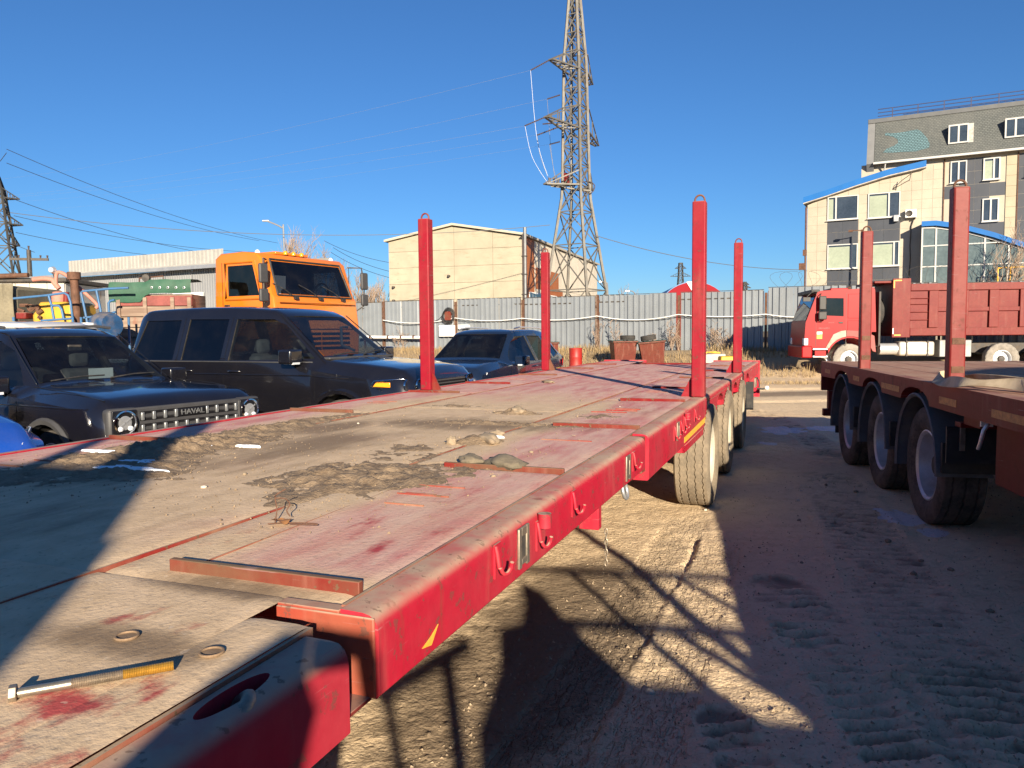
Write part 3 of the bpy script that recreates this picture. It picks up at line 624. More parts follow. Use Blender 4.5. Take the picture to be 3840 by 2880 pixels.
M['chrome'] = plain('chrome', (.72, .73, .75), .12, 1, .03, 5, bump=0)
M['silver'] = plain('silver_paint', (.62, .63, .65), .3, .6, .06, 6)
M['interior'] = plain('dark_interior_trim', (.035, .033, .032), .8, 0, .15, 8); M['seat'] = plain('grey_seat_fabric', (.09, .085, .08), .9, 0, .2, 12)
M['lamp_clear'] = plain('clear_lamp_lens', (.75, .78, .82), .08, .3, .05, 30, bump=.3); M['amber'] = plain('amber_lamp_lens', (.80, .30, .02), .15, 0, .1, 30)
M['redlens'] = plain('red_lamp_lens', (.45, .01, .01), .15, 0, .1, 30)

# ------------------------------------------------------------------ the other, faded red trailer on the right
A2 = R(11.8); D2 = (math.sin(A2), math.cos(A2))
t2 = thing('stake_trailer', 'faded brick-red stake trailer with boarded deck standing on three shaded axles', 'trailer', (3.42, 6.20, -.01), math.pi/2-A2)
t = NT('dusty_red_deck_board'); oc = t.obj(t2); n1 = t.noise(1.5, 6, .6, oc); n2 = t.noise(11, 6, .65, t.scale(oc, (.3, 2, 1))); n3 = t.noise(60, 4, .6, oc)
c = t.mix(t.ramp(n2, .3, .7), (.40, .25, .18), (.33, .16, .11)); c = t.mix(t.ramp(n1, .4, .75, 0, .7), c, (.44, .33, .24)); c = t.mix(t.math('MULTIPLY', t.rand(), .3), c, (.25, .12, .09))
M['deck2'] = t.fin(c, .9, 0, t.bump(t.math('ADD', n2, n3), .5, .006), .2)
M['stake2'] = red_metal('old_red_stake_paint', (.16, .014, .015), fade=(.19, .035, .03), dust=(.3, .17, .13), dustamt=.8, chipamt=.4, streak=.15)
Z2 = 1.273; W2 = 2.5
ys = [0, -.115, -.50, -.88, -1.25, -1.62, -2.0, -2.385, -2.5]
for a, b in zip(ys[1:-2], ys[2:-1]):
    for x0, x1 in ((-7.0, 1.2), (1.205, 4.84)): MB().box(x0, x1, b+.006, a-.006, Z2-.03, Z2-.004).build('deck_board', 'deck2', t2, bevel=.003)
def beam2(name, y0, y1):
    pl = [(-7.0, Z2), (-7.0, 1.075)]
    for c_ in (.53, 2.0, 3.48):
        pl += [(c_-.42, 1.077)] + [(c_-.40*math.cos(a), 1.08+.125*math.sin(a)) for a in np.linspace(.05, math.pi-.05, 12)] + [(c_+.42, 1.077)]
    pl += [(4.85, 1.06), (4.85, Z2)]
    return MB().prism([(x, y0, z) for x, z in pl], (0, y1-y0, 0)).build(name, 'redfade', t2)
beam2('side_beam', -.11, 0); beam2('side_beam', -W2, -W2+.11)
for x in (1.2,): MB().box(x-.004, x+.004, -.112, .002, 1.18, Z2+.001).build('beam_joint', 'dkmetal', t2)
for x0, x1 in ((4.2, 4.55), (2.55, 2.85), (.98, 1.6), (-.5, -.12), (-1.75, -1.15), (-3.2, -2.6)):
    MB().box(x0, x1, .0005, .0025, 1.125, 1.18).build('reflector_tape', 'redtape', t2)
for y in (-.75, -1.65): MB().box(-7, 4.6, y-.07, y+.07, .78, 1.24).build('chassis_beam', 'redfade', t2)
for x in np.arange(-6.5, 4.8, .9): MB().box(x, x+.06, -W2+.11, -.11, 1.14, 1.242).build('cross_member', 'redfade', t2)
TM2 = tyre_mesh('tyre', 'tyre', .515, .36, .305, 84, (-.3, 0, .3), .004); RM2 = rim_mesh('rim', 'rimgrey', .307, .36, .13); HM2 = hub_mesh('hub', 'dkmetal', .18, .13, .085)
def fender(x, mb=None):
    mb = mb or MB(); r0 = .575; rows = []
    an = np.linspace(R(-8), R(180), 22)
    for y, rr_ in ((-.03, r0-.02), (-.012, r0), (-.02, r0+.012), (-.44, r0+.012), (-.45, r0), (-.44, r0-.006), (-.03, r0-.006)): rows.append([(x+rr_*math.cos(a), y, .515+rr_*1.09*math.sin(a)) for a in an])
    mb.grid(rows); return mb
M['fender'] = plain('grey_plastic_mudguard', (.09, .092, .10), .6, 0, .25, 7, (.22, .18, .14), .5)
for i, x in enumerate((.56, 2.07, 3.62)):
    put_wheel(t2, (x, -.27, .515), math.pi, TM2, RM2, HM2, .4*i); put_wheel(t2, (x, -W2+.27, .515), 0, TM2, RM2, HM2)
    fender(x).build('mudguard', 'fender', t2, 50)
    MB().tube([(x, -.45, .515), (x, -W2+.45, .515)], .075, 12).build('axle', 'dkmetal', t2, 40)
    MB().box(x-.62, x-.585, -.46, -.05, .55, .80).build('guard_flap', 'black', t2, bevel=.004)
MB().box(-.22, -.20, -.62, -.03, .66, .95).build('mud_flap', 'black', t2)
for y in (-.14, -.48): MB().box(-.235, -.221, y-.02, y+.02, .76, .98).build('flap_bracket', 'steel', t2, bevel=.003)
MB().box(-.30, -.18, -.60, -.10, .95, .99).build('flap_bar', 'redfade', t2, bevel=.004)
MB().box(-.62, -.30, -.30, -.12, .98, 1.07).build('lamp_bracket', 'redfade', t2, bevel=.004)
MB().box(-.64, -.62, -.2, -.12, 1.0, 1.06).build('side_lamp', 'white', t2)
MB().box(-2.6, -.75, -.75, -.18, .60, 1.07).build('side_locker', 'redfade', t2, bevel=.01)
MB().tube([(-.85, -.10, 1.06), (-.86, -.06, 1.0), (-.83, -.05, .90), (-.80, -.05, .86)], .014, 8).build('hose_tail', 'galv', t2, 60)
MB().box(4.78, 4.85, -.5, -.0, .86, 1.06).box(4.70, 4.82, -.35, -.08, .60, .86).build('rear_lamp_box', 'redfade', t2, bevel=.006)
MB().box(4.72, 4.83, -2.4, -.02, .50, .60).build('bumper_bar', 'redfade', t2, bevel=.008)
MB().box(4.2, 4.22, -.5, -.08, .33, .86).build('rear_mud_flap', 'black', t2)
for x, hh in ((-.22, 1.52), (2.66, 1.55), (-3.6, 1.55)):
    o = MB().box(x-.058, x+.058, -.13, -.014, Z2-.15, Z2+hh).build('stake', 'stake2', t2, bevel=.014)
    MB().tube([(x, -.115, Z2+hh-.01)]+[(x, -.073-.042*math.cos(a), Z2+hh+.01+.045*math.sin(a)) for a in np.linspace(0, math.pi, 9)]+[(x, -.031, Z2+hh-.01)], .009, 8).build('lifting_ring', 'rust', o, 60)
    for dz in (.10, .32): MB().box(x-.0625, x-.0585, -.12, -.03, Z2+dz, Z2+dz+.05).build('bolt_plate', 'rust', o)
# cream webbing strap dropped round the stake
t = NT('cream_webbing'); n2 = t.noise(8, 5, .6); c = t.mix(t.ramp(n2, .3, .7), (.58, .47, .32), (.40, .31, .20)); M['webbing'] = t.fin(c, .9, 0, t.bump(t.noise(120, 2), .4, .003), .2)
def ribbon(path, wd, th, name, mat, rx=0, label=None, cat=None, parent=None, twist=None):
    P = [Vector(p) for p in path]; rows = [[], [], [], []]
    for i, p in enumerate(P):
        tt = (P[min(i+1, len(P)-1)]-P[max(i-1, 0)]).normalized(); up = Vector((0, 0, 1)); a = twist[i] if twist else 0
        u = (up*math.cos(a)+tt.cross(up).normalized()*math.sin(a)).normalized(); n_ = tt.cross(u).normalized()
        for k, (e, f) in enumerate(((-1, -1), (1, -1), (1, 1), (-1, 1))): rows[k].append(p+u*e*wd/2+n_*f*th/2)
    mb = MB(); mb.grid(rows+[rows[0]]); return mb
def sp(*pts, n=6):
    P = [Vector(p) for p in pts]; out = []
    for i in range(len(P)-1):
        a, b, c_, d = P[max(i-1, 0)], P[i], P[i+1], P[min(i+2, len(P)-1)]
        for k in range(n):
            s = k/n; out.append(.5*((2*b)+(c_-a)*s+(2*a-5*b+4*c_-d)*s*s+(3*b-a-3*c_+d)*s**3))
    return out+[P[-1]]
path = sp((-2.6, -.75, Z2+.035), (-1.9, -.52, Z2+.055), (-1.3, -.32, Z2+.045), (-.95, -.20, Z2+.06), (-.70, -.02, Z2+.05), (-.50, .03, Z2+.045), (-.25, .03, Z2+.03), (.02, -.02, Z2+.05), (.10, -.14, Z2+.06), (-.15, -.22, Z2+.055), (-.5, -.20, Z2+.06), (-1.0, -.36, Z2+.07), (-1.7, -.62, Z2+.05), (-2.6, -.95, Z2+.04))
tw = [0.2+.9*math.sin(i*.21)**2 for i in range(len(path))]
st = ribbon(path, .085, .008, 'webbing_strap', 'webbing', twist=tw).build('webbing_strap', 'webbing', None, 60, loc=t2.location, rot=t2.rotation_euler)
tag(st, 'cream webbing strap looped round a stake foot on the faded trailer deck', 'strap')

# ------------------------------------------------------------------ red dump truck by the fence
dt = thing('dump_truck', 'bright red cab-over dump truck with ribbed dark red tipper body by the fence', 'truck', (10.33, 27.1, .13), R(-9))
M['cabred'] = plain('glossy_red_cab_paint', (.27, .003, .007), .4, 0, .08, 3, (.3, .12, .09), .05, 0, None, .2)
M['tipper'] = red_metal('tipper_red', (.135, .008, .009), fade=(.155, .018, .014), dust=(.26, .16, .12), dustamt=.5, chipamt=.25, streak=.12)
def arcp(cx, cz, r, a0, a1, n): return [(cx+r*math.cos(a), cz+r*math.sin(a)) for a in np.linspace(R(a0), R(a1), n)]
prof = [(0, .95), (-.01, 1.3), (.02, 1.84), (.40, 2.90), (.52, 2.95), (1.6, 2.99), (2.26, 3.04), (2.30, 2.95), (2.36, 1.50), (2.22, 1.50)] + arcp(1.51, .56, .74, 30, 165, 9) + [(.78, .95)]
solid = MB().prism([(x, 0, z) for x, z in prof], (0, 2.46, 0))
inner = MB().prism([(x, .05, z) for x, z in [(.08, 1.45), (.10, 1.86), (.46, 2.84), (2.2, 2.90), (2.25, 1.45)]], (0, 2.36, 0))
win = [(.42, 2.10), (1.28, 2.05), (1.27, 2.68), (.62, 2.70)]
wcut = MB().prism([(x, -.1, z) for x, z in win], (0, 2.7, 0))
wsn = Vector((-.94, 0, .34))
wpoly = [Vector((.055, .12, 1.92)), Vector((.055, 2.34, 1.92)), Vector((.375, 2.28, 2.80)), Vector((.375, .18, 2.80))]
wsc = MB().prism([p-wsn*.12 for p in wpoly], tuple(wsn*.5))
me = cut_mesh(solid.mesh('cab', 'cabred'), [inner, wcut, wsc], 30)
cab = link('cab', me, dt)
MB().prism([(x, .018, z) for x, z in win], (0, .006, 0)).build('door_window', 'glass_mid', dt); MB().prism([(x, 2.436, z) for x, z in win], (0, .006, 0)).build('door_window', 'glass', dt)
MB().prism([p+wsn*.015 for p in wpoly], tuple(wsn*.006)).build('windscreen', 'glass_mid', dt)
for x in (.36, 1.36): MB().box(x, x+.012, -.004, .002, 1.02, 2.86).build('door_gap', 'black', cab)
MB().box(1.42, 2.02, -.012, .002, 1.98, 2.82).build('sleeper_panel', 'cabred', cab, bevel=.03); MB().box(1.42, 2.02, -.010, .002, 1.52, 1.90).build('locker_panel', 'cabred', cab, bevel=.02)
MB().box(1.12, 1.26, -.018, .002, 1.80, 1.86).build('door_handle', 'black', cab, bevel=.01)
M['decal'] = plain('dark_red_lettering', (.16, .004, .008), .5, 0, .1, 9)
rs_ = random.Random(6)
for nm_, x0_, z_, n_c, h_ in (('worn_marking', .78, 1.835, 4, .035), ('worn_marking', .46, 1.64, 8, .055)):     # door markings worn past reading
    mk_ = MB(); x_m = x0_
    for q in range(n_c):
        w_m = rs_.uniform(.025, .05); mk_.box(x_m, x_m+w_m, -.0035, -.001, z_-h_*rs_.uniform(.2, .5), z_+h_*rs_.uniform(.2, .6)); x_m += w_m+rs_.uniform(.006, .018)
    mk_.build(nm_, 'decal', cab)
st_ = MB().box(.40, .58, -.004, .001, 1.27, 1.52).build('warning_sticker', 'yellowtape', cab); MB().box(.402, .578, -.0065, -.0045, 1.43, 1.518).build('sticker_top', 'white', st_); MB().prism([(.41, -.0085, 1.385), (.56, -.0085, 1.435), (.56, -.0085, 1.45), (.41, -.0085, 1.405)], (0, .0015, 0)).build('sticker_mark', 'black', st_)
MB().box(-.10, .26, -.02, 2.48, .60, 1.02).build('bumper', 'cabred', dt, bevel=.04); MB().box(-.03, .12, -.012, .3, 1.04, 1.30).build('headlamp', 'lamp_clear', dt, bevel=.03); MB().box(-.03, .12, 2.16, 2.47, 1.04, 1.30).build('headlamp', 'lamp_clear', dt, bevel=.03)
MB().box(.28, .78, .02, .35, .88, .94).box(.28, .78, .0, .3, .62, .68).build('cab_step', 'silver', dt, bevel=.01); MB().box(.34, .72, -.01, .04, .66, .86).build('step_panel', 'cabred', dt, bevel=.01)
MB().prism([(x, -.03, z) for x, z in [(.70, .95)]+arcp(1.51, .56, .80, 152, 100, 6)+[(1.37, 1.56), (1.20, 1.54), (.95, 1.42)]], (0, .10, 0)).build('wheel_arch_trim', plain('faded_pale_arch', (.36, .27, .22), .6, 0, .2, 6, (.25, .03, .03), .5), dt)
MB().prism([(x, -.03, z) for x, z in arcp(1.51, .56, .80, 99, 20, 6)+[(2.36, .80), (2.30, 1.36), (2.0, 1.52), (1.39, 1.56)]], (0, .10, 0)).build('wheel_arch_trim', plain('faded_arch', (.26, .05, .045), .6, 0, .2, 6), dt)
MB().tube([(.40, .05, 2.92), (.20, -.10, 2.92), (.02, -.16, 2.74)], .018, 6).box(-.12, .12, -.24, -.10, 2.58, 2.72).build('front_mirror', 'black', dt, 40)
MB().tube([(.52, .0, 2.85), (.46, -.17, 2.80), (.44, -.17, 1.90), (.55, .0, 1.86)], .018, 6).build('mirror_arm', 'black', dt, 40); MB().box(.42, .66, -.22, -.12, 2.28, 2.76).build('side_mirror', 'black', dt, bevel=.03); MB().box(.40, .68, -.24, -.12, 1.94, 2.22).build('side_mirror', 'black', dt, bevel=.03)
MB().box(.20, .50, .1, 2.36, 2.86, 3.0).build('sun_visor', 'black', dt, bevel=.03); MB().box(1.0, 1.6, .7, 1.7, 2.98, 3.07).build('roof_hatch', 'cabred', dt, bevel=.02)
mb = MB().box(.95, 1.35, .2, .75, 1.5, 1.75).box(1.25, 1.4, .2, .75, 1.6, 2.55).box(.95, 1.35, 1.7, 2.25, 1.5, 1.75).box(1.25, 1.4, 1.7, 2.25, 1.6, 2.55).build('seat', 'seat', dt, bevel=.05)
MB().box(.15, .5, .1, 2.36, 1.5, 1.86).build('dashboard', 'interior', dt, bevel=.04)
TM3 = tyre_mesh('tyre', rubber('grey_tyre', (.33, .30, .26), .45, .85), .545, .32, .29, 60, (-.25, .25), .01, True); RM3 = rim_mesh('rim', 'rimgrey', .292, .32, .09, 28); HM3 = hub_mesh('hub', 'dkmetal', .16, .09, .1)
for x in (1.51, 6.45, 7.85):
    put_wheel(dt, (x, .20, .545), 0, TM3, RM3, HM3, .2*x); put_wheel(dt, (x, 2.26, .545), math.pi, TM3, RM3, HM3)
MB().box(2.4, 9.2, .75, .85, .75, 1.08).box(2.4, 9.2, 1.6, 1.7, .75, 1.08).box(2.4, 2.5, .75, 1.7, .8, 1.05).build('chassis_frame', 'dkmetal', dt)
MB().prism([(3.13, -.0+.05, .66), (3.13, .05, 1.16), (4.30, .05, 1.16), (4.30, .05, .66)], (0, .6, 0)).build('fuel_tank', plain('dusty_alloy', (.50, .47, .42), .5, .5, .15, 5, (.35, .28, .2), .5), dt, bevel=.08, seg=4)
for x in (3.36, 4.04): MB().box(x, x+.05, .03, .66, .65, 1.175).build('tank_strap', 'dkmetal', dt)
MB().lathe([(.001, -.3), (.2, -.3), (.2, .3), (.001, .3)], 18, X=Matrix.Translation((2.85, .3, .9)) @ Matrix.Rotation(R(90), 4, 'Z')).build('air_tank', 'silver', dt, 40)
MB().box(4.44, 5.46, .04, .7, .62, 1.20).build('battery_box', plain('grey_box_paint', (.20, .21, .22), .5, .2, .15, 4, (.3, .25, .18), .4), dt, bevel=.02)
# tipper body
mb = MB().box(2.96, 9.3, .0+.09, .14, 1.38, 3.14).box(2.96, 9.3, 2.34, 2.39, 1.38, 3.14).box(2.96, 3.02, .14, 2.34, 1.38, 3.30).box(2.96, 9.3, .14, 2.34, 1.34, 1.44)
mb.build('tipper_shell', 'tipper', dt)
MB().box(2.88, 3.46, .0, .088, 1.30, 3.33).build('front_corner_panel', 'tipper', dt, bevel=.01); MB().box(2.3, 2.95, .1, 2.38, 3.18, 3.26).build('cab_guard', 'tipper', dt, bevel=.02)
for z0, z1, nm in ((2.90, 3.14, 'top_rail'), (1.36, 1.62, 'bottom_rail')): MB().box(3.465, 9.3, .01, .088, z0, z1).build(nm, 'tipper', dt, bevel=.012)
MB().box(4.06, 9.3, .025, .088, 2.18, 2.32).build('middle_rail', 'tipper', dt, bevel=.012)
for x in np.arange(4.06, 9.2, .955): MB().box(x, x+.30, .004, .0885, 1.63, 2.895).build('side_rib', 'tipper', dt, bevel=.012)
for z in (1.9, 2.17, 2.44, 2.64): MB().tube([(3.48, .05, z), (4.05, .05, z)], .012, 6).build('ladder_rung', 'tipper', dt)
for a, b, c_, d in ((2.90, 2.94, 3.0, 3.27), (2.95, 3.16, 3.24, 3.28), (2.95, 3.16, 1.36, 1.40), (2.90, 2.93, 1.42, 1.62)): MB().box(a, b, -.003, .001, c_, d).build('reflector_strip', 'yellowtape' if c_ > 2 or b > 3 else 'white', dt)
MB().lathe([(.3, -.14), (.5, -.12), (.53, 0), (.5, .12), (.3, .14)], 30, X=Matrix.Translation((2.62, .9, 2.2)) @ Matrix.Rotation(R(90), 4, 'Z')).build('spare_tyre', 'tyre_dark', dt, 40)
MB().box(2.5, 2.56, .2, 2.2, 1.0, 2.9).build('headboard_frame', 'dkmetal', dt)
# ------------------------------------------------------------------ corrugated fence along the back of the yard
def stained_sheet(name, c, dirt, stain=.35, axis_scale=(1, 1, .15), rough=.45, metal=.25):
    t = NT(name); n1 = t.noise(1.1, 5, .6); st = t.noise(4, 5, .6, t.scale(t.pos, axis_scale)); n3 = t.noise(30, 4, .6)
    cc = t.mix(t.ramp(n1, .3, .7), c, tuple(x*.86 for x in c)); cc = t.mix(t.math('MULTIPLY', t.ramp(st, .52, .75), stain), cc, dirt)
    cc = t.mix(t.math('MULTIPLY', t.rand(), .24), cc, tuple(x*.6 for x in c)); cc = t.mix(t.ramp(n3, .62, .75, 0, .18), cc, dirt)
    return t.fin(cc, rough, metal, t.bump(t.math('ADD', t.math('MULTIPLY', n1, 1.0), t.math('MULTIPLY', n3, .05)), .22, .02))
M['fence'] = stained_sheet('zinc_grey_profiled_sheet', (.255, .28, .305), (.17, .165, .155), .16)
fence = thing('corrugated_fence', 'long grey profiled-sheet fence with rusty posts along the far edge of the yard', 'fence', (FA.x, FA.y, 0), math.atan2(FD.y, FD.x))
def corr(L, z0, z1, pitch=.28, dep=.065, flat=.56):
    mb = MB(); xs = []; x = 0
    while x < L:
        for q, y in ((0, 0), (flat*pitch, 0), ((flat+.10)*pitch, -dep), (.90*pitch, -dep)):
            if x+q < L: xs.append((x+q, y))
        x += pitch
    xs.append((L, 0)); mb.grid([[(x, y, z) for x, y in xs] for z in (z0, z1)]); return mb
FB, FT = .84, 3.43
def fx(u):                      # distance along the fence line at photograph column u (2212-wide)
    d = ray(u*K, 1240); dx, dy = d.x, d.y
    # solve FA + FD*s = k*(dx,dy)
    det = FD.x*(-dy)-FD.y*(-dx); return ((-FA.x)*(-dy)-(-FA.y)*(-dx))/det
posts = [fx(u) for u in (700, 830, 985, 1130, 1291, 1466, 1654)]
posts = [posts[0]-9.6, posts[0]-6.4, posts[0]-3.2]+posts+[posts[-1]+3.3, posts[-1]+6.6, posts[-1]+9.9, posts[-1]+13.2, posts[-1]+16.5]
random.seed(3)
for i, (a, b) in enumerate(zip(posts[:-1], posts[1:])):
    hi = FT+random.uniform(-.04, .04)+(.10 if i >= 9 else 0)
    L = (b-a-.22); n = max(1, round(L/1.15)); wd = L/n
    for k in range(n):
        o = corr(wd-.004, FB, hi).build('fence_sheet', 'fence', fence, loc=(a+.11+k*wd, -.02+.006*(k % 2), random.uniform(-.025, .015)), rot=(random.uniform(-.008, .008), 0, random.uniform(-.006, .006)))
    MB().box(a+.1, b-.1, -.002, .045, hi-.35, hi-.29).build('fence_rail', 'dkmetal', fence); MB().box(a+.1, b-.1, -.002, .045, FB+.3, FB+.36).build('fence_rail', 'dkmetal', fence)
    MB().box(a+.09, b-.09, -.045, .01, hi, hi+.025).build('cap_strip', 'dkmetal', fence)
for i, a in enumerate(posts):
    MB().box(a-.055, a+.055, -.06, .05, .2, FT-.08+(.14*(i % 3 == 1))).build('fence_post', 'rust', fence, bevel=.01)
    for e in (-.105, .085): MB().box(a+e, a+e+.02, -.05, -.03, FB+.05, FT).build('edge_angle', 'rust', fence)
# cables slung along the fence
def sag(p, q, d, n=10): 
    p = Vector(p); q = Vector(q); return [p.lerp(q, i/n)-Vector((0, 0, d*4*(i/n)*(1-i/n))) for i in range(n+1)]
mb = MB(); pts = []
for a, b in zip(posts[4:-3], posts[5:-2]): pts += [Vector(p) for p in sag((a, -.10, 2.46+.06*math.sin(a*2.3)), (b, -.10, 2.46+.06*math.sin(b*2.3)), .16+.06*math.sin(a))][:-1]
cab1 = MB().tube(pts, .026, 6).build('pale_cable', 'white', None, 60, loc=fence.location, rot=fence.rotation_euler); tag(cab1, 'pale sheathed cable slung in shallow loops along the fence sheets', 'cable')
cab2 = MB().tube([p+Vector((0, -.03, -.07+.03*math.sin(p.x*1.7))) for p in pts], .014, 5).build('black_cable', 'black', None, 60, loc=fence.location, rot=fence.rotation_euler); tag(cab2, 'thin black cable hanging just below the pale one on the fence', 'cable')
a0 = fx(972)
mb = MB(); random.seed(5)
for i in range(9):
    r_ = .30+.05*random.random(); cx = a0+random.uniform(-.05, .05); cz = 2.62+random.uniform(-.06, .06)
    mb.tube([(cx+r_*math.cos(q), -.14-.02*i*.4+.02*math.sin(3*q), cz+r_*1.12*math.sin(q)) for q in np.linspace(0, 2*math.pi, 24, endpoint=False)], .014, 5, closed=True)
mb.tube([(a0-.28, -.13, 2.75), (a0-.6, -.12, 2.45), (a0-1.1, -.10, 2.3)], .014, 5)
o = mb.build('cable_coil', 'black', None, 60, loc=fence.location, rot=fence.rotation_euler); tag(o, 'thick coil of black cable hung on a fence post above a white box', 'cable coil')
o = MB().box(a0-.22, a0+.14, -.16, -.06, 2.40, 2.85).build('junction_board', 'redbar', fence)
for u0, u1, z0, z1, nm in ((955, 985, 1.55, 2.13, 'tall'), (996, 1017, 1.95, 2.15, 'low')):
    o = MB().box(fx(u0), fx(u1), -.32, -.08, z0, z1).box(fx(u0)+.03, fx(u1)-.03, -.326, -.319, z0+.03, z1-.03).build('meter_box', 'whitebox', None, bevel=.01, loc=fence.location, rot=fence.rotation_euler)
    tag(o, 'tall white metal meter cabinet under the cable coil on the fence' if nm == 'tall' else 'small white wall box on the fence beside the tall meter cabinet', 'box', 'white boxes on the fence')
pp = [(fx(790), -.5, 1.55), (fx(860), -.5, 1.52), (fx(935), -.5, 1.50)]
o = MB().tube(pp, .085, 12).build('heating_pipe', 'whitebox', None, 60, loc=fence.location, rot=fence.rotation_euler); tag(o, 'white pipe running low in front of the fence with rusty couplings', 'pipe')
for u in (812, 850, 878, 905): MB().tube([(fx(u)-.05, -.5, 1.535), (fx(u)+.05, -.5, 1.533)], .10, 12).build('pipe_coupling', 'rust', o, 50)
for u in (800, 930): MB().box(fx(u)-.04, fx(u)+.04, -.54, -.46, .6, 1.45).build('pipe_support', 'rust', o)
M['pylonpipe'] = plain('dull_zinc_pipe', (.17, .175, .18), .5, .4, .2, 3)
# pole in the fence line with a steel pipe
a1 = fx(1130)
pole = thing('vent_pole', 'tall grey steel pipe rising from the fence beside the beige hall', 'pole', fence.location, fence.rotation_euler.z)
MB().tube([(a1+.08, .12, .6), (a1+.08, .12, 6.95)], .085, 10).build('pipe', 'pylonpipe', pole, 50); MB().tube([(a1-.04, .12, .6), (a1-.06, .12, 6.6)], .03, 8).build('thin_pipe', 'dkmetal', pole, 50)
for z in (3.6, 4.6, 5.5): MB().box(a1-.09, a1+.17, .03, .21, z, z+.05).build('clamp', 'dkmetal', pole)

# ------------------------------------------------------------------ beige hall with orange panels
M['beige'] = stained_sheet('cream_wall_panel', (.38, .335, .25), (.22, .175, .12), .5, (.25, .25, 1), .7, 0)
M['offwhite'] = stained_sheet('off_white_wall_panel', (.64, .58, .48), (.46, .40, .31), .2, rough=.7, metal=0)
M['orange_panel'] = stained_sheet('orange_wall_panel', (.36, .115, .03), (.2, .07, .03), .2, rough=.6, metal=0)
M['roof_edge'] = plain('pale_roof_trim', (.40, .36, .29), .6, 0, .1, 3)
M['pane'] = plain('dark_window_pane', (.035, .045, .06), .06, 0, .3, 1, bump=0, spec=.8); M['palepane'] = plain('curtained_window_pane', (.30, .34, .26), .12, 0, .12, .8, bump=0, spec=.6)
hall = thing('beige_hall', 'low gabled cream hall with orange panels and ribbon windows behind the fence', 'building', (.8, 55.0, 0), math.atan2(.31, -.95))
# local x runs left along the gable, local y = to the camera ... gable face at y=0, depth towards -y
GW, GH, RH, GL = 10.5, 8.6, 9.5, 26
ey = -1
def gp(x, z, y=0): return (x, y, z)
rowz = [(0, 3.0), (3.02, 4.2), (4.22, 5.4), (5.42, 6.6), (6.62, 7.8)]
cols = [(0, 2.2), (2.22, 5.2), (5.22, 8.0), (8.02, GW)]
dirsgn = 1
MB().prism([gp(0, 0, -.06), gp(GW, 0, -.06), gp(GW, GH, -.06), gp(GW/2, RH, -.06), gp(0, GH, -.06)], (0, -GL, 0)).build('hall_body', 'beige', hall)
for z0, z1 in rowz:
    for x0, x1 in cols: link('wall_panel', unit_box('beige'), hall, ((x0+x1)/2, -.025, (z0+z1)/2), (0, 0, 0), (x1-x0, .05, z1-z0))
for x0, x1 in cols:
    top = lambda x: GH+(RH-GH)*(1-abs(x-GW/2)/(GW/2))-.02
    pl = [(x0, 7.82), (x1, 7.82), (x1, top(x1))]+([(GW/2, RH-.02)] if x0 < GW/2 < x1 else [])+[(x0, top(x0))]
    MB().prism([gp(x, z, -.05) for x, z in pl], (0, .05, 0)).build('wall_panel', 'beige', hall)
for k in range(9):
    x0 = -.06-k*2.85
    pz = [(0, 4.0), (4.02, 5.2), (5.22, 8.55)]
    for z0, z1 in pz: link('wall_panel', unit_box('orange_panel' if (z1 < 5.3 and z0 > 4 and k in (0, 2, 3)) or (k == 0 and 4 < z0 < 5.3) else 'offwhite'), hall, (-.025, x0-1.42, (z0+z1)/2), (0, 0, 0), (.05, 2.83, z1-z0))
MB().box(-.02, .02, -10.0, -3.2, 5.0, 6.6).build('orange_panel', 'orange_panel', hall, loc=(-.045, 0, 0)); MB().box(-.02, .02, -1.6, -.4, 5.9, 7.0).build('orange_panel', 'orange_panel', hall, loc=(-.045, 0, 0))
for k in range(5):
    y0 = -1.5-k*4.6; wv = MB().box(-.09, -.05, y0-3.2, y0, 3.2, 4.7).build('ribbon_window', 'white', hall)
    for j in range(4): MB().box(-.10, -.088, y0-3.12+j*.78, y0-3.12+j*.78+.70, 3.28, 4.62).build('window_pane', 'pane', wv)
for sgn in (0, 1):
    p0 = (-.25 if sgn == 0 else GW+.25, GH-.02); p1 = (GW/2, RH+.05)
    MB().prism([gp(p0[0], p0[1], .28), gp(p1[0], p1[1], .28), gp(p1[0], p1[1]+.16, .28), gp(p0[0], p0[1]+.16, .28)], (0, -GL-.5, 0)).build('roof_slope', 'roof_edge', hall)
for x, z in ((5.6, 5.9), (10.1, 5.2), (10.1, 4.2)):
    o = MB().lathe([(.001, 0), (.09, 0), (.09, .25), (.001, .3)], 10).build('flue_stub', 'dkmetal', hall, 40, loc=(x, .0, z))

# ------------------------------------------------------------------ office building with mansard roof and blue-edged annex
off = thing('office_building', 'beige tiled office building with grey shingled mansard and dark panelled bays', 'building', (19.91, 52.0, 0), R(-28))
M['tile'] = stained_sheet('beige_facade_tile', (.43, .38, .30), (.26, .2, .14), .12, (1, 1, .3), .45, 0); M['dktile'] = stained_sheet('slate_facade_tile', (.060, .066, .080), (.11, .10, .09), .2, (1, 1, .3), .4, 0)
M['creamtile'] = stained_sheet('cream_facade_tile', (.40, .345, .24), (.3, .24, .16), .1, rough=.5, metal=0)
M['blueedge'] = plain('bright_blue_trim', (.012, .12, .38), .4, 0, .08, 2); M['whiteframe'] = plain('white_window_frame', (.46, .46, .45), .45, 0, .04, 4)
t = NT('grey_shingles'); oc = t.obj(off); x_ = t.n('ShaderNodeTexBrick'); x_.inputs['Scale'].default_value = 1; x_.inputs['Brick Width'].default_value = .17; x_.inputs['Row Height'].default_value = .11; x_.inputs['Mortar Size'].default_value = .016; x_.offset = .5
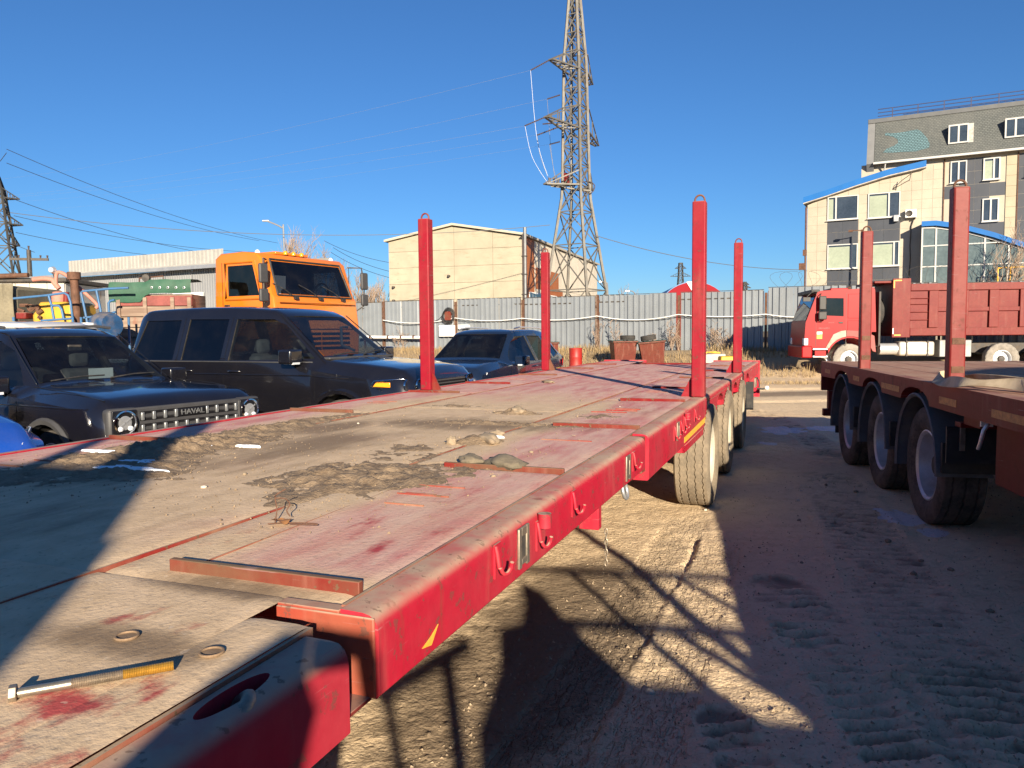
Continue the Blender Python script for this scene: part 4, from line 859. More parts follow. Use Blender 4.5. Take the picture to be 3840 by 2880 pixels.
cb = t.n('ShaderNodeSeparateXYZ'); t.l(oc, cb.inputs[0]); cm = t.n('ShaderNodeCombineXYZ'); t.l(cb.outputs[0], cm.inputs[0]); t.l(cb.outputs[2], cm.inputs[1]); t.l(cm.outputs[0], x_.inputs['Vector'])
x_.inputs['Color1'].default_value = (.115, .125, .12, 1); x_.inputs['Color2'].default_value = (.085, .095, .095, 1); x_.inputs['Mortar'].default_value = (.045, .05, .05, 1)
c = t.mix(t.ramp(t.noise(.7, 4), .35, .7, 0, .35), x_.outputs['Color'], (.14, .14, .13)); M['shingle'] = t.fin(c, .85, 0, t.bump(x_.outputs['Fac'], -.5, .02))
t = NT('blue_shingles'); oc = t.obj(off); y_ = t.n('ShaderNodeTexBrick'); y_.inputs['Scale'].default_value = 1; y_.inputs['Brick Width'].default_value = .17; y_.inputs['Row Height'].default_value = .11; y_.inputs['Mortar Size'].default_value = .02
cb = t.n('ShaderNodeSeparateXYZ'); t.l(oc, cb.inputs[0]); cm = t.n('ShaderNodeCombineXYZ'); t.l(cb.outputs[0], cm.inputs[0]); t.l(cb.outputs[2], cm.inputs[1]); t.l(cm.outputs[0], y_.inputs['Vector'])
y_.inputs['Color1'].default_value = (.11, .20, .23, 1); y_.inputs['Color2'].default_value = (.09, .165, .19, 1); y_.inputs['Mortar'].default_value = (.03, .06, .07, 1)
M['blueshingle'] = t.fin(y_.outputs['Color'], .8, 0, t.bump(y_.outputs['Fac'], -.5, .02))
# body: local x along the facade, -y towards the yard
BX = 40
MB().prism([(7.9, .03, 0), (BX, .03, 0), (BX, .03, 12.3), (3.2, .03, 12.3), (3.2, .03, 0)], (0, 12, 0)).build('building_core', 'tile', off)
MB().prism([(-.05, .025, 0), (3.3, .025, 0), (7.85, .025, 0), (7.85, .025, 12.2), (6.7, .025, 11.7), (4.81, .025, 11.45), (2.95, .025, 11.0), (1.17, .025, 10.5), (-.05, .025, 10.05)], (0, 3.0, 0)).build('annex_core', 'tile', off)
WIN = [(1.20, 3.07, 8.92, 10.47), (3.63, 5.50, 8.87, 10.47), (1.24, 3.09, 5.73, 7.34), (3.63, 5.52, 5.78, 7.34), (1.24, 3.09, 2.5, 4.1), (3.63, 5.52, 2.5, 4.1)]
DKP = [(1.20, 3.08, 7.34, 8.92), (3.63, 5.51, 7.34, 8.87), (1.24, 3.09, 4.1, 5.73), (3.63, 5.52, 4.1, 5.78)]
def rooftop(x): return float(np.interp(x, [-.1, 1.17, 2.95, 4.81, 6.7, 7.9], [9.98, 10.45, 10.95, 11.4, 11.66, 12.2]))
def tiles(x0, x1, z0, z1, tw, thh, mat, y=0.0, holes=(), top=None):
    nx = max(1, round((x1-x0)/tw)); nz = max(1, round((z1-z0)/thh)); w_ = (x1-x0)/nx; h_ = (z1-z0)/nz
    for i in range(nx):
        for j in range(nz):
            a, b, c_, d = x0+i*w_, x0+(i+1)*w_, z0+j*h_, z0+(j+1)*h_
            cx, cz = (a+b)/2, (c_+d)/2
            if any(h[0] < cx < h[1] and h[2] < cz < h[3] for h in holes): continue
            if top:
                tp = min(top(a), top(b))
                if c_ > tp-.1: continue
                d = min(d, tp)
            link('facade_tile', unit_box(mat), off, ((a+b)/2, y+.024, (c_+d)/2), (0, 0, 0), (b-a-.012, .03, d-c_-.012))
z_lo = 3.4
for x0, x1 in ((-.05, 1.20), (3.09, 3.62), (5.52, 7.88)): tiles(x0, x1, z_lo, 12.2, .62, .60, 'tile', 0, (), rooftop)
for x0, x1 in ((1.20, 3.09), (3.62, 5.52)): tiles(x0, x1, 10.49, 12.2, .62, .60, 'tile', 0, (), rooftop)
for a, b, c_, d in DKP: tiles(a, b, c_, d, .94, .80, 'dktile')
def window(x0, x1, z0, z1, split=None, blind=None, par=off, y=-.02):
    f = MB(); e = .07
    for a, b, c_, d in ((x0, x1, z0, z0+e), (x0, x1, z1-e, z1), (x0, x0+e, z0+e, z1-e), (x1-e, x1, z0+e, z1-e)): f.box(a, b, y-.05, y+.06, c_, d)
    if split: f.box(split-.045, split+.045, y-.05, y+.06, z0+e, z1-e)
    w_ = f.build('window', 'whiteframe', par)
    MB().box(x0+e, x1-e, y+.01, y+.02, z0+e, z1-e).build('pane', 'pane', w_)
    if blind: 
        for a, b in blind: MB().box(a, b, y+.002, y+.008, z0+e, z1-e-.10).build('blind', 'palepane', w_)
    MB().box(x0-.04, x1+.04, y-.16, y-.02, z0-.05, z0-.005).build('sill', 'whiteframe', w_)
    return w_
window(*WIN[0], 1.72, [(1.28, 1.55)]); window(*WIN[1], 4.85, [(3.72, 4.72)]); window(*WIN[2], 2.70, [(1.32, 2.62)]); window(*WIN[3], 5.20, [(3.72, 5.10)])
window(*WIN[4], 2.7); window(*WIN[5], 5.2)
pl = [(-.28, 10.26), (1.17, 10.62), (2.95, 11.12), (4.81, 11.57), (6.9, 11.90)]
MB().prism([(x, -.42, z-.10) for x, z in pl]+[(x, -.42, z+.27) for x, z in reversed(pl)], (0, 3.2, 0)).build('annex_roof', 'blueedge', off)
MB().prism([(x, -.40, z-.16) for x, z in pl]+[(x, -.40, z-.105) for x, z in reversed(pl)], (0, 3.0, 0)).build('annex_soffit', 'concrete', off)
# dark bays and cream pilasters of the main block
tiles(7.9, 11.13, z_lo, 12.1, .80, .80, 'dktile', .01, [(8.22, 9.1, 10.67, 12.0), (9.95, 10.83, 10.69, 12.0), (9.96, 10.82, 8.2, 9.58), (8.22, 9.1, 8.2, 9.58)])
tiles(11.14, 11.72, z_lo, 12.1, .58, .60, 'creamtile', -.03); tiles(11.74, 14.5, z_lo, 12.1, .80, .80, 'dktile', .01)
MB().box(7.86, 7.92, -.05, .02, 3, 12.2).build('corner_trim', 'rust', off); MB().box(11.70, 11.76, -.06, .02, 3, 12.2).build('corner_trim', 'rust', off)
for a, b, c_, d, s_, bl in ((8.22, 9.1, 10.67, 12.0, 8.66, None), (9.95, 10.83, 10.69, 12.0, 10.5, [(10.02, 10.45)]), (9.96, 10.82, 8.2, 9.58, 10.4, None), (12.1, 13.0, 10.69, 12.0, 12.5, None), (12.3, 13.1, 6.6, 9.0, 12.7, None)): window(a, b, c_, d, s_, bl)
M['slategrey'] = plain('slate_grey_trim', (.10, .105, .11), .7, 0, .12, 3)
# mansard
MB().prism([(3.95, -.42, 12.28), (3.95, .55, 15.02), (3.95, 11, 15.02), (3.95, 11, 12.28)], (BX-4, 0, 0)).build('mansard_roof', 'shingle', off)
MB().prism([(3.93, -.42, 12.28), (3.93, .55, 15.02), (3.93, 1.9, 15.3), (3.93, 5, 15.3), (3.93, 5, 12.28), (3.93, 1.0, 11.6), (3.93, .3, 11.6)], (-.42, .0, 0)).build('gable_cheek', plain('grey_siding', (.16, .165, .17), .6, 0, .1, 3), off)
MB().box(3.5, BX, .50, 3.0, 15.02, 15.30).build('roof_coping', 'slategrey', off, bevel=.02)
MB().box(3.9, BX, -.56, -.42, 12.20, 12.34).build('gutter', 'whiteframe', off, bevel=.02); MB().tube([(4.6, -.45, 12.2), (4.55, -.2, 11.9), (4.55, -.05, 11.6)], .05, 8).build('downpipe', 'whiteframe', off, 50)
def on_mansard(x, z, o=0): return (x, -.42+(z-12.28)/2.74*.97-o, z+o*.3)
pa = [(4.42, 12.95), (5.2, 12.86), (6.3, 12.80), (7.02, 12.95), (7.05, 13.2), (6.9, 13.6), (6.55, 14.1), (6.35, 14.25), (5.9, 14.22), (5.3, 14.17), (4.9, 14.2), (4.55, 14.27), (4.5, 14.12), (5.0, 13.95), (5.25, 13.75), (5.3, 13.5), (5.05, 13.32), (4.65, 13.18)]
MB().prism([on_mansard(x, z, .004) for x, z in pa], (0, -.012, .004)).build('blue_shingle_patch', 'blueshingle', off)
for a, b in ((8.05, 9.38), (10.98, 12.3)):
    d = MB().prism([(a, -.16, 13.03), (a, -.22, 14.15), (a, .6, 14.15), (a, .1, 13.03)], (b-a, 0, 0)).build('dormer', 'concrete', off)
    m2 = (a+b)/2-.12
    f = MB()
    for p_, q_, c_, e in ((a, b-.25, 13.03, 13.11), (a, b-.25, 14.07, 14.16), (a, a+.08, 13.11, 14.07), (b-.33, b-.25, 13.11, 14.07), (m2-.05, m2+.05, 13.11, 14.07)): f.prism([(p_, -.20-(c_-13.03)*.053, c_), (q_, -.20-(c_-13.03)*.053, c_), (q_, -.20-(e-13.03)*.053, e), (p_, -.20-(e-13.03)*.053, e)], (0, -.05, 0))
    f.build('dormer_frame', 'whiteframe', d); MB().prism([(a+.08, -.205, 13.1), (b-.33, -.205, 13.1), (b-.33, -.255, 14.08), (a+.08, -.255, 14.08)], (0, -.012, 0)).build('dormer_pane', 'pane', d)
M['railblue'] = plain('dark_railing_paint', (.045, .05, .10), .5, .3, .1, 4)
rl = MB()
for z in (15.5, 15.72, 15.94): rl.tube([(4.05, .8, z), (BX, .8, z)], .028, 6)
rl.build('railing_bar', 'railblue', off, 60)
for x in np.arange(4.9, BX, 1.45): MB().box(x-.03, x+.03, .77, .83, 15.28, 15.96).build('railing_post', 'railblue', off)
rl = MB(); rl.tube([(5.5, 1.6, 15.62), (BX, 1.6, 15.62)], .02, 6); rl.build('railing_bar', 'railblue', off)
for x in np.arange(5.6, 20, .55): MB().box(x-.015, x+.015, 1.58, 1.62, 15.3, 15.62).build('railing_baluster', 'railblue', off)
# arched glazed porch
pc = [(6.73, 8.0), (7.5, 7.99), (8.19, 7.84), (9.3, 7.52), (10.52, 7.08), (12.16, 6.34), (13.2, 5.7)]
MB().prism([(x, -1.5, z) for x, z in pc]+[(x, -1.5, z+.30) for x, z in reversed(pc)], (0, 1.45, 0)).build('porch_roof', 'blueedge', off)
def ptop(x): return float(np.interp(x, [p[0] for p in pc], [p[1] for p in pc]))
gl_ = MB()
for x in (6.78, 7.53, 8.8, 10.09, 11.3, 12.5): gl_.box(x-.045, x+.045, -1.30, -1.20, 3.2, ptop(x)-.0)
for z in (5.54, 6.80): 
    xe = 13.0 if z < 6 else 11.1
    gl_.box(6.8, xe, -1.295, -1.205, z-.035, z+.035)
pr = [(6.74, 7.97), (7.5, 7.93), (8.19, 7.78), (9.3, 7.46), (10.52, 7.02), (12.16, 6.28), (13.0, 5.75)]
gl_.prism([(x, -1.31, z-.09) for x, z in pr]+[(x, -1.31, z) for x, z in reversed(pr)], (0, .1, 0)); gl_.build('porch_frame', 'whiteframe', off)
xs = [6.78, 7.53, 8.8, 10.09, 11.3, 12.5]; M['porchglass'] = plain('grey_green_porch_glass', (.10, .13, .135), .07, 0, .25, .6, bump=0, spec=.7)
for a, b in zip(xs[:-1], xs[1:]):
    for z0, z1 in ((3.2, 5.5), (5.58, 6.76), (6.84, 9)):
        p_ = [(a+.045, z0), (b-.045, z0), (b-.045, min(z1, ptop(b)-.1)), (a+.045, min(z1, ptop(a)-.1))]
        if p_[3][1] <= z0+.05: continue
        if p_[2][1] <= z0: p_[2] = (a+.3, z0+.01)
        MB().prism([(x, -1.25, z) for x, z in p_], (0, .01, 0)).build('porch_pane', 'porchglass', off)
for x, z0, z1 in ((7.3, 4, 7.8), (9.2, 4, 7.3)): MB().box(x, x+.16, -.9, -.7, z0, z1).build('inner_column', 'white', off)
for z in (5.75, 7.05): MB().box(6.8, 10.8 if z < 6 else 8.6, -.6, -.5, z, z+.08).build('inner_beam', 'white', off)
# small things on the facade
ac = thing('air_conditioner', 'white air conditioner outdoor unit hung on the beige tiled annex wall', 'air conditioner', off.location, off.rotation_euler.z)
MB().box(5.80, 6.42, -.42, -.08, 8.72, 9.22).build('casing', 'whitebox', ac, bevel=.02); MB().lathe([(.001, 0), (.17, 0), (.19, -.015), (.20, 0)], 20, X=Matrix.Translation((6.02, -.425, 8.97))).build('fan_grille', 'dkmetal', ac, 40)
MB().box(5.84, 5.88, -.42, .0, 8.64, 8.72).build('bracket', 'dkmetal', ac); MB().box(6.34, 6.38, -.42, .0, 8.64, 8.72).build('bracket', 'dkmetal', ac)
MB().tube([(6.3, -.1, 8.7), (6.15, -.07, 8.2), (6.1, -.06, 7.0), (6.14, -.06, 6.2), (6.08, -.06, 5.0), (6.1, -.06, 4.0)], .03, 6).build('drain_hose', 'dkmetal', ac, 60)
o = MB().box(5.15, 5.42, -.35, -.05, 8.55, 8.95).build('wall_box', 'galv', None, bevel=.01, loc=off.location, rot=off.rotation_euler); tag(o, 'small grey metal box fixed beside the air conditioner', 'box')
o = MB().tube([(5.05, -.02, 10.62), (5.6, -.6, 11.05), (6.09, -1.0, 11.32)], .02, 6).tube([(5.05, -.02, 10.62), (6.0, -1.0, 10.95)], .02, 6).tube([(6.09, -1.0, 11.4), (6.0, -1.0, 10.9)], .025, 6).build('line_bracket', 'dkmetal', None, loc=off.location, rot=off.rotation_euler); tag(o, 'dark triangular cable bracket sticking out above the annex windows', 'bracket')
o = MB().tube([(-.12, -.12, 0), (-.12, -.12, 9.9)], .06, 8).box(-.28, -.05, -.2, -.02, 6.7, 7.1).box(-.5, -.12, -.3, -.05, 5.75, 6.2).build('drain_stack', 'rust', None, loc=off.location, rot=off.rotation_euler); tag(o, 'rusty red pipe and boxes at the outer corner of the annex', 'pipe')
o = MB().tube([(3.35, -.9, 0), (3.35, -.9, 8.1)], .06, 8).tube([(3.35, -.9, 8.05), (2.75, -1.2, 8.05)], .03, 6).box(2.6, 2.85, -1.3, -1.1, 7.95, 8.08).build('yard_lamp', 'rust', None, loc=off.location, rot=off.rotation_euler); tag(o, 'rusty lamp post with short arm in front of the annex windows', 'lamp post')
o = MB().tube([(10.7, -2.5, 5.2), (10.7, -2.5, 4.0)], .04, 6).tube([(10.7, -2.5, 5.2), (13, -2.5, 5.25)], .04, 6).tube([(11.3, -2.5, 5.2), (11.3, -2.5, 4.0)], .04, 6).tube([(12.0, -2.5, 5.2), (12.0, -2.5, 4.0)], .04, 6).tube([(12.7, -2.5, 5.2), (12.7, -2.5, 4.0)], .04, 6).build('yellow_handrail', 'yellowtape', None, loc=off.location, rot=off.rotation_euler); tag(o, 'yellow pipe handrail in front of the arched glazed porch', 'handrail')
# razor wire on the fence in front of the building
mb = MB()
for i in range(13):
    s0 = posts[9]+.6+i*1.05
    for q in range(2): mb.tube([(s0+q*.4+.55*math.cos(a)*.7+.15*math.sin(2*a+i), .05, FT+.42+.38*math.sin(a)) for a in np.linspace(0, 2*math.pi, 16, endpoint=False)], .007, 4, closed=True)
o = mb.build('razor_wire', 'dkmetal', None, loc=fence.location, rot=fence.rotation_euler); tag(o, 'loose coils of razor wire along the fence top before the office', 'razor wire')

# ------------------------------------------------------------------ left: grey profiled warehouse and rusty white wagon wall
M['sheet'] = stained_sheet('pale_grey_profiled_sheet', (.30, .31, .325), (.20, .19, .18), .2); M['fascia'] = plain('pale_fascia', (.30, .295, .28), .6, 0, .12, 2, (.2, .18, .15), .3)
p0 = at_y(475*K, 560*K, 22.0); p1 = at_y(145*K, 578*K, 25.2); dv = Vector((p1.x-p0.x, p1.y-p0.y)); ang = math.atan2(dv.y, dv.x)
wh = thing('grey_warehouse', 'long low warehouse clad in pale grey profiled sheet with white door', 'building', (p0.x, p0.y, 0), ang)
Lw = dv.length
for k in range(14):
    link('cladding_sheet', corr(1.14, 0, 3.62, .10, .02, .55).mesh('cladding_sheet', 'sheet') if k == 0 else bpy.data.meshes['cladding_sheet'], wh, (k*1.15, .0, 0))
MB().box(0, 16, -.06, -.03, 0, 3.6).box(-.04, -.0, -4.2, .06, 0, 3.7).build('wall_core', 'sheet', wh)
MB().prism([(-.25, .30, 3.62), (-.25, .30, 3.74), (-.25, -4.4, 4.25), (-.25, -4.4, 4.15)], (Lw+.3, 0, 0)).build('roof_sheet', 'fascia', wh); MB().box(-.25, 16, .28, .34, 3.60, 3.70).build('eaves_gutter', 'galv', wh)
for k in range(7): link('parapet_sheet', corr(1.0, 0, .40, .16, .03, .55).mesh('parapet_sheet', 'fascia') if k == 0 else bpy.data.meshes['parapet_sheet'], wh, (-.2+k*1.0, .05, 3.75))
dr = MB().box(.75, 1.75, .04, .10, .3, 2.85).build('door', 'whitebox', wh)
for a, b, c_, d in ((.65, .75, .3, 2.95), (1.75, 1.85, .3, 2.95), (.75, 1.75, 2.85, 2.95)): MB().box(a, b, .05, .13, c_, d).build('door_frame', 'white', dr)
# ------------------------------------------------------------------ lattice pylon
M['wirepale'] = plain('aluminium_wire', (.30, .31, .33), .5, .3, .1, 1, bump=0); M['pylondark'] = plain('dark_pylon_steel', (.05, .048, .045), .7, .2, .2, 2); M['pylon'] = plain('weathered_zinc', (.135, .13, .118), .6, .3, .25, 2, (.18, .12, .07), .35, 0); M['insul'] = plain('brown_insulator', (.07, .05, .045), .3, 0, .2, 10)
def pylon(name, label, cx, cy, rz, levels, arms, thick=.10, lean=(0, 0), group=None, bar=.55, dbl=True, mat='pylon'):
    t_ = thing(name, label, 'pylon', (cx, cy, 0), rz, group)
    def cor(z):
        hw = float(np.interp(z, [l[0] for l in levels], [l[1] for l in levels])); ox, oy = lean[0]*z, lean[1]*z
        return [Vector((ox+a*hw, oy+b*hw, z)) for a, b in ((-1, -1), (1, -1), (1, 1), (-1, 1))]
    zs = [l[0] for l in levels]
    for i in range(4):
        mb = MB()
        for z0, z1 in zip(zs[:-1], zs[1:]): mb.beam(cor(z0)[i], cor(z1)[i], thick, thick)
        mb.build('tower_leg', mat, t_)
    ring = []; z = zs[0]
    while z < zs[-1]-.2:
        hw = float(np.interp(z, zs, [l[1] for l in levels])); ring.append(z); z += max(1.1, hw*2.0)
    ring.append(zs[-1])
    for z0, z1 in zip(ring[:-1], ring[1:]):
        a, b = cor(z0), cor(z1); mb = MB()
        for i in range(4):
            j = (i+1) % 4
            mb.beam(a[i], b[j], thick*bar, thick*bar)
            if dbl: mb.beam(a[j], b[i], thick*bar, thick*bar)
            mb.beam(b[i], b[j], thick*bar, thick*bar)
        mb.build('bracing', mat, t_)
    for (z, L, hgt, dirs) in arms:
        hw = float(np.interp(z, zs, [l[1] for l in levels])); ox, oy = lean[0]*z, lean[1]*z
        for ax, ay, l2 in dirs:
            tip = Vector((ox+ax*l2, oy+ay*l2, z)); mb = MB()
            pa_, pb_ = (Vector((-ay*hw, ax*hw, 0)), Vector((ay*hw, -ax*hw, 0))); base = Vector((ox+ax*hw, oy+ay*hw, z))
            for q in (pa_, pb_):
                mb.beam(base+q, tip, thick*.7, thick*.7); mb.beam(base+q+Vector((0, 0, hgt)), tip, thick*.5, thick*.5)
                for f in (.3, .6): mb.beam((base+q).lerp(tip, f), (base+q+Vector((0, 0, hgt))).lerp(tip, f), thick*.4, thick*.4)
            for f, f2 in ((0, .33), (.33, .66)): mb.beam((base+pa_).lerp(tip, f), (base+pb_).lerp(tip, f2), thick*.4, thick*.4); mb.beam((base+pb_).lerp(tip, f2), (base+pa_).lerp(tip, f2), thick*.4, thick*.4)
            mb.build('cross_arm', mat, t_)
    return t_
PY = 48.0; pc_ = at_y(1250*K, 640*K, PY)
def pz(y): return at_y(1240*K, y*K, PY).z
lv = [(0, 2.15), (pz(640), 1.42), (pz(430), .66), (pz(400), .62), (pz(130), .50), (pz(-10), .24), (pz(-90), .1)]
big = pylon('lattice_pylon', 'tall grey lattice power pylon with stubby cross-arms behind the fence', pc_.x-.1, PY, R(58), lv, [], .145, (-.004, 0.003), bar=.42)
inv = Matrix.LocRotScale(big.location, big.rotation_euler.to_quaternion(), None).inverted()
def tp(u, v, y=PY): return inv @ at_y(u*K, v*K, y)
for (ul, vl, yl), (ur, vr, yr), hh in (((1190, 128, 45.7), (1277, 183, 50.4), 1.1), ((1180, 252, 44.7), (1290, 315, 51.7), 1.4), ((1178, 397, 46.9), (1278, 412, 49.2), .9)):
    for tip in (tp(ul, vl, yl), tp(ur, vr, yr)):
        sg = 1 if tip.x > 0 else -1; hw = float(np.interp(tip.z, [l[0] for l in lv], [l[1] for l in lv])); mb = MB(); n = 4
        for sy_ in (-1, 1):
            bl, bh = Vector((sg*hw, sy_*hw, tip.z)), Vector((sg*hw, sy_*hw, tip.z+hh)); te = tip+Vector((0, sy_*.12, 0))
            mb.beam(bl, te, .09, .09); mb.beam(bh, te, .06, .06)
            for f in (.33, .66): mb.beam(bl.lerp(te, f), bh.lerp(te, f), .05, .05)
        for i in range(n):
            f0, f1 = i/n, (i+1)/n; A_, B_ = Vector((sg*hw, -hw, tip.z)), Vector((sg*hw, hw, tip.z)); T1, T2 = tip+Vector((0, -.12, 0)), tip+Vector((0, .12, 0))
            mb.beam(A_.lerp(T1, f0), B_.lerp(T2, f1), .05, .05); mb.beam(A_.lerp(T1, f1), B_.lerp(T2, f1), .05, .05)
        mb.build('cross_arm', 'pylon', big)
def insul(p, q, name='insulator_string'):
    p, q = Vector(p), Vector(q); n = 12; mb = MB(); path = [p.lerp(q, i/(2*n)) for i in range(2*n+1)]
    mb.tube(path, [.055 if i % 2 else .025 for i in range(2*n+1)], 6); return mb.build(name, 'insul', big)
for a, b in (((1190, 128), (1146, 152)), ((1180, 252), (1133, 272)), ((1210, 205), (1182, 214)), ((1205, 275), (1160, 292)), ((1210, 306), (1187, 312)), ((1195, 266), (1172, 268))): insul(tp(*a), tp(*b))
for a, m_, b in (((1146, 152), (1160, 300), (1183, 380)), ((1134, 272), (1150, 340), (1183, 395)), ((1182, 214), (1190, 320), (1200, 395)), ((1160, 292), (1168, 340), (1185, 385)), ((1187, 312), (1195, 360), (1203, 395))):
    P = [tp(*a), tp(*m_), tp(*b)]; MB().tube(sp(*P, n=6), .011, 5).build('jumper_wire', 'wirepale' if a[0] in (1146, 1134) else 'pylon', big, 60)
mb = MB().beam(tp(1178, 397), tp(1225, 400), .10, .10).beam(tp(1190, 402), tp(1275, 412), .08, .08); mb.build('terminal_platform', 'pylon', big)
for u in (1186, 1196, 1206, 1216): MB().tube([tp(u, 398), tp(u+1, 384)], .07, 7).build('cable_termination', 'insul', big, 50)
MB().tube(sp(*[tp(*q) for q in ((1240, 400), (1270, 392), (1285, 402), (1275, 418), (1255, 408))]), .03, 5).build('cable_loop', 'insul', big, 60)
for q in ((1223, 380), (1225, 392)): MB().box(-.15, .15, -.12, .12, -.15, .15).build('red_tag', 'redfade', big, loc=tp(*q))

# pylons further off
lp = at_y(8*K, 600*K, 42); lvl = [(0, 1.5), (3, 1.0), (9.6, .35), (10.4, .15)]
pylon('lattice_pylon', 'dark lattice pylon with drooping wires at the edge of the yard beyond the warehouse', lp.x-.2, 42, R(20), lvl, [(9.2, 1, .5, [(1, 0, 1.1), (-1, 0, 1.2)]), (7.8, 1, .5, [(1, 0, 1.2), (-1, 0, 1.2)]), (6.7, 1, .5, [(1, 0, 1.0), (-1, 0, 1.0)])], .09, group=None, bar=.6, mat='pylondark')
fp = at_y(1470*K, 620*K, 190); zz = lambda v: at_y(1470*K, v*K, 190).z
pylon('far_pylon', 'small distant pylon with two cross-arms above the red arched roof', fp.x, 190, 0, [(0, 1.6), (zz(600), .55), (zz(568), .40)], [(zz(597), 1, .9, [(1, 0, 2.5), (-1, 0, 2.5)]), (zz(580), 1, .6, [(1, 0, 1.4), (-1, 0, 1.4)])], .14, bar=.6, mat='pylondark')
fp = at_y(1609*K, 630*K, 240); zz = lambda v: at_y(1609*K, v*K, 240).z
pylon('far_pylon', 'tiny distant dark pylon beyond the fence right of the tall stakes', fp.x, 240, 0, [(0, 1.2), (zz(620), .5), (zz(609), .3)], [(zz(622), 1, .6, [(1, 0, 1.9), (-1, 0, 1.9)]), (zz(615), 1, .6, [(1, 0, 1.3), (-1, 0, 1.3)])], .22, bar=.6, mat='pylondark')
# crossarm pole
q = at_y(65*K, 600*K, 38); zt = at_y(63*K, 540*K, 38).z; za = at_y(63*K, 560*K, 38).z
up = thing('utility_pole', 'short dark utility pole with a wooden cross-arm and insulators beyond the wagon', 'pole', (q.x, 38, 0), R(15))
MB().tube([(0, 0, 0), (0, 0, zt)], [.14, .10], 8).build('pole_shaft', 'dkmetal', up, 40); MB().box(-.85, .85, -.05, .05, za-.06, za+.06).build('cross_arm', 'dkmetal', up)
for x in (-.8, -.45, .5, .8): MB().tube([(x, 0, za+.05), (x, 0, za+.2)], [.03, .05], 7).build('insulator', 'insul', up, 40)
MB().tube([(0, 0, zt), (0, 0, zt+.2)], [.03, .05], 7).build('insulator', 'insul', up, 40)
# street lamps in the distance
for u, v, Y, dx, lab in ((612, 488, 45, -1, 'thin street lamp with arm reaching left above the bare trees'), (972, 600, 0, 0, ''), (1341, 631, 0, 0, '')):
    if not Y: continue
    b = at_y(u*K, v*K, Y); e = at_y((u-36)*K, 477*K, Y)
    o = thing('street_lamp', lab, 'street lamp', (b.x, Y, 0)); MB().tube(sp((0, 0, 0), (0, 0, b.z-.6), (-.1, 0, b.z-.1), (e.x-b.x, 0, e.z)), .05, 6).build('lamp_pole', 'galv', o, 60); MB().box(e.x-b.x-.25, e.x-b.x+.15, -.08, .08, e.z-.05, e.z+.05).build('lamp_head', 'galv', o, bevel=.03)
for u, v, d in ((1313, 612, -14), (1372, 632, -16)):
    b = at_y(u*K, v*K, 110); o = thing('street_lamp', 'faint far street lamp with curved arm beyond the fence', 'street lamp', (b.x, 110, 0), 0, 'far street lamps beyond the fence')
    e = d*K/2880*110; MB().tube(sp((0, 0, 0), (0, 0, b.z-1.0), (e*.25, 0, b.z+.1), (e, 0, b.z+.25)), .09, 6).build('lamp_pole', 'galv', o, 60); MB().box(e-.3, e+.2, -.1, .1, b.z+.15, b.z+.32).build('lamp_head', 'galv', o)

# ------------------------------------------------------------------ overhead wires: ends taken at the poles or towers that carry them
M['wire'] = plain('wire', (.05, .05, .055), .6, .2, .1, 1, bump=0); 
def wire(a, Ya, b, Yb, s, r, lab, mat='wire', grp=None):
    p, q_ = at_y(a[0]*K, a[1]*K, Ya), at_y(b[0]*K, b[1]*K, Yb)
    o = MB().tube(sag(p, q_, s, 24), r, 4).build('power_line', mat, None, 60); tag(o, lab, 'power line', grp); return o
wire((-60, 448), 42, (1188, 486), 47, 1.0, .022, 'dark overhead wire sagging low across the beige hall to the tall pylon')
wire((1284, 508), 48, (1735, 583), 51, .5, .024, 'dark overhead wire from the tall pylon down to the office annex')
for a, b, s, lb in (((1146, 152), (-100, 395), 1.2, 'uppermost pale high-voltage wire leaving the top arm of the tall pylon'), ((1182, 214), (-100, 430), 1.2, 'pale high-voltage wire leaving the tall pylon between its two upper arms'), ((1134, 272), (-100, 430), 1.0, 'pale high-voltage wire leaving the tip of the middle pylon arm')):
    wire(a, 48, b, 120, s, .005, lb, 'wirepale', 'high-voltage wires of the tall pylon')
for a, b, s, lb in (((1160, 292), (-100, 440), 1.0, 'faint high-voltage wire leaving the tall pylon just below its middle arm'), ((1187, 312), (-100, 460), 1.0, 'lowest faint high-voltage wire leaving the tall pylon above its platform')):
    wire(a, 48, b, 130, s, .004, lb, 'wirepale', 'high-voltage wires of the tall pylon')
for a, b, Yb, s in (((14, 322), (600, 525), 70, .6), ((14, 352), (560, 520), 70, .5), ((24, 428), (480, 552), 60, .4), ((30, 466), (560, 545), 60, .4), ((34, 502), (500, 560), 60, .4), ((14, 330), (-60, 400), 45, .2)):
    wire(a, 42, b, Yb, s, .016, 'thin dark wire fanning out from the pylon beyond the warehouse', 'wire', 'wires fanning out beyond the warehouse')
for a, b in (((720, 535), (860, 590)), ((715, 545), (860, 604)), ((700, 520), (860, 570))):
    wire(a, 70, b, 58, .3, .02, 'thin dark wire passing between the bare trees and the beige hall', 'wire', 'wires between trees and hall')
wire((75, 545), 38, (-60, 470), 42, .2, .014, 'thin wire dropping to the short utility pole', 'wire')

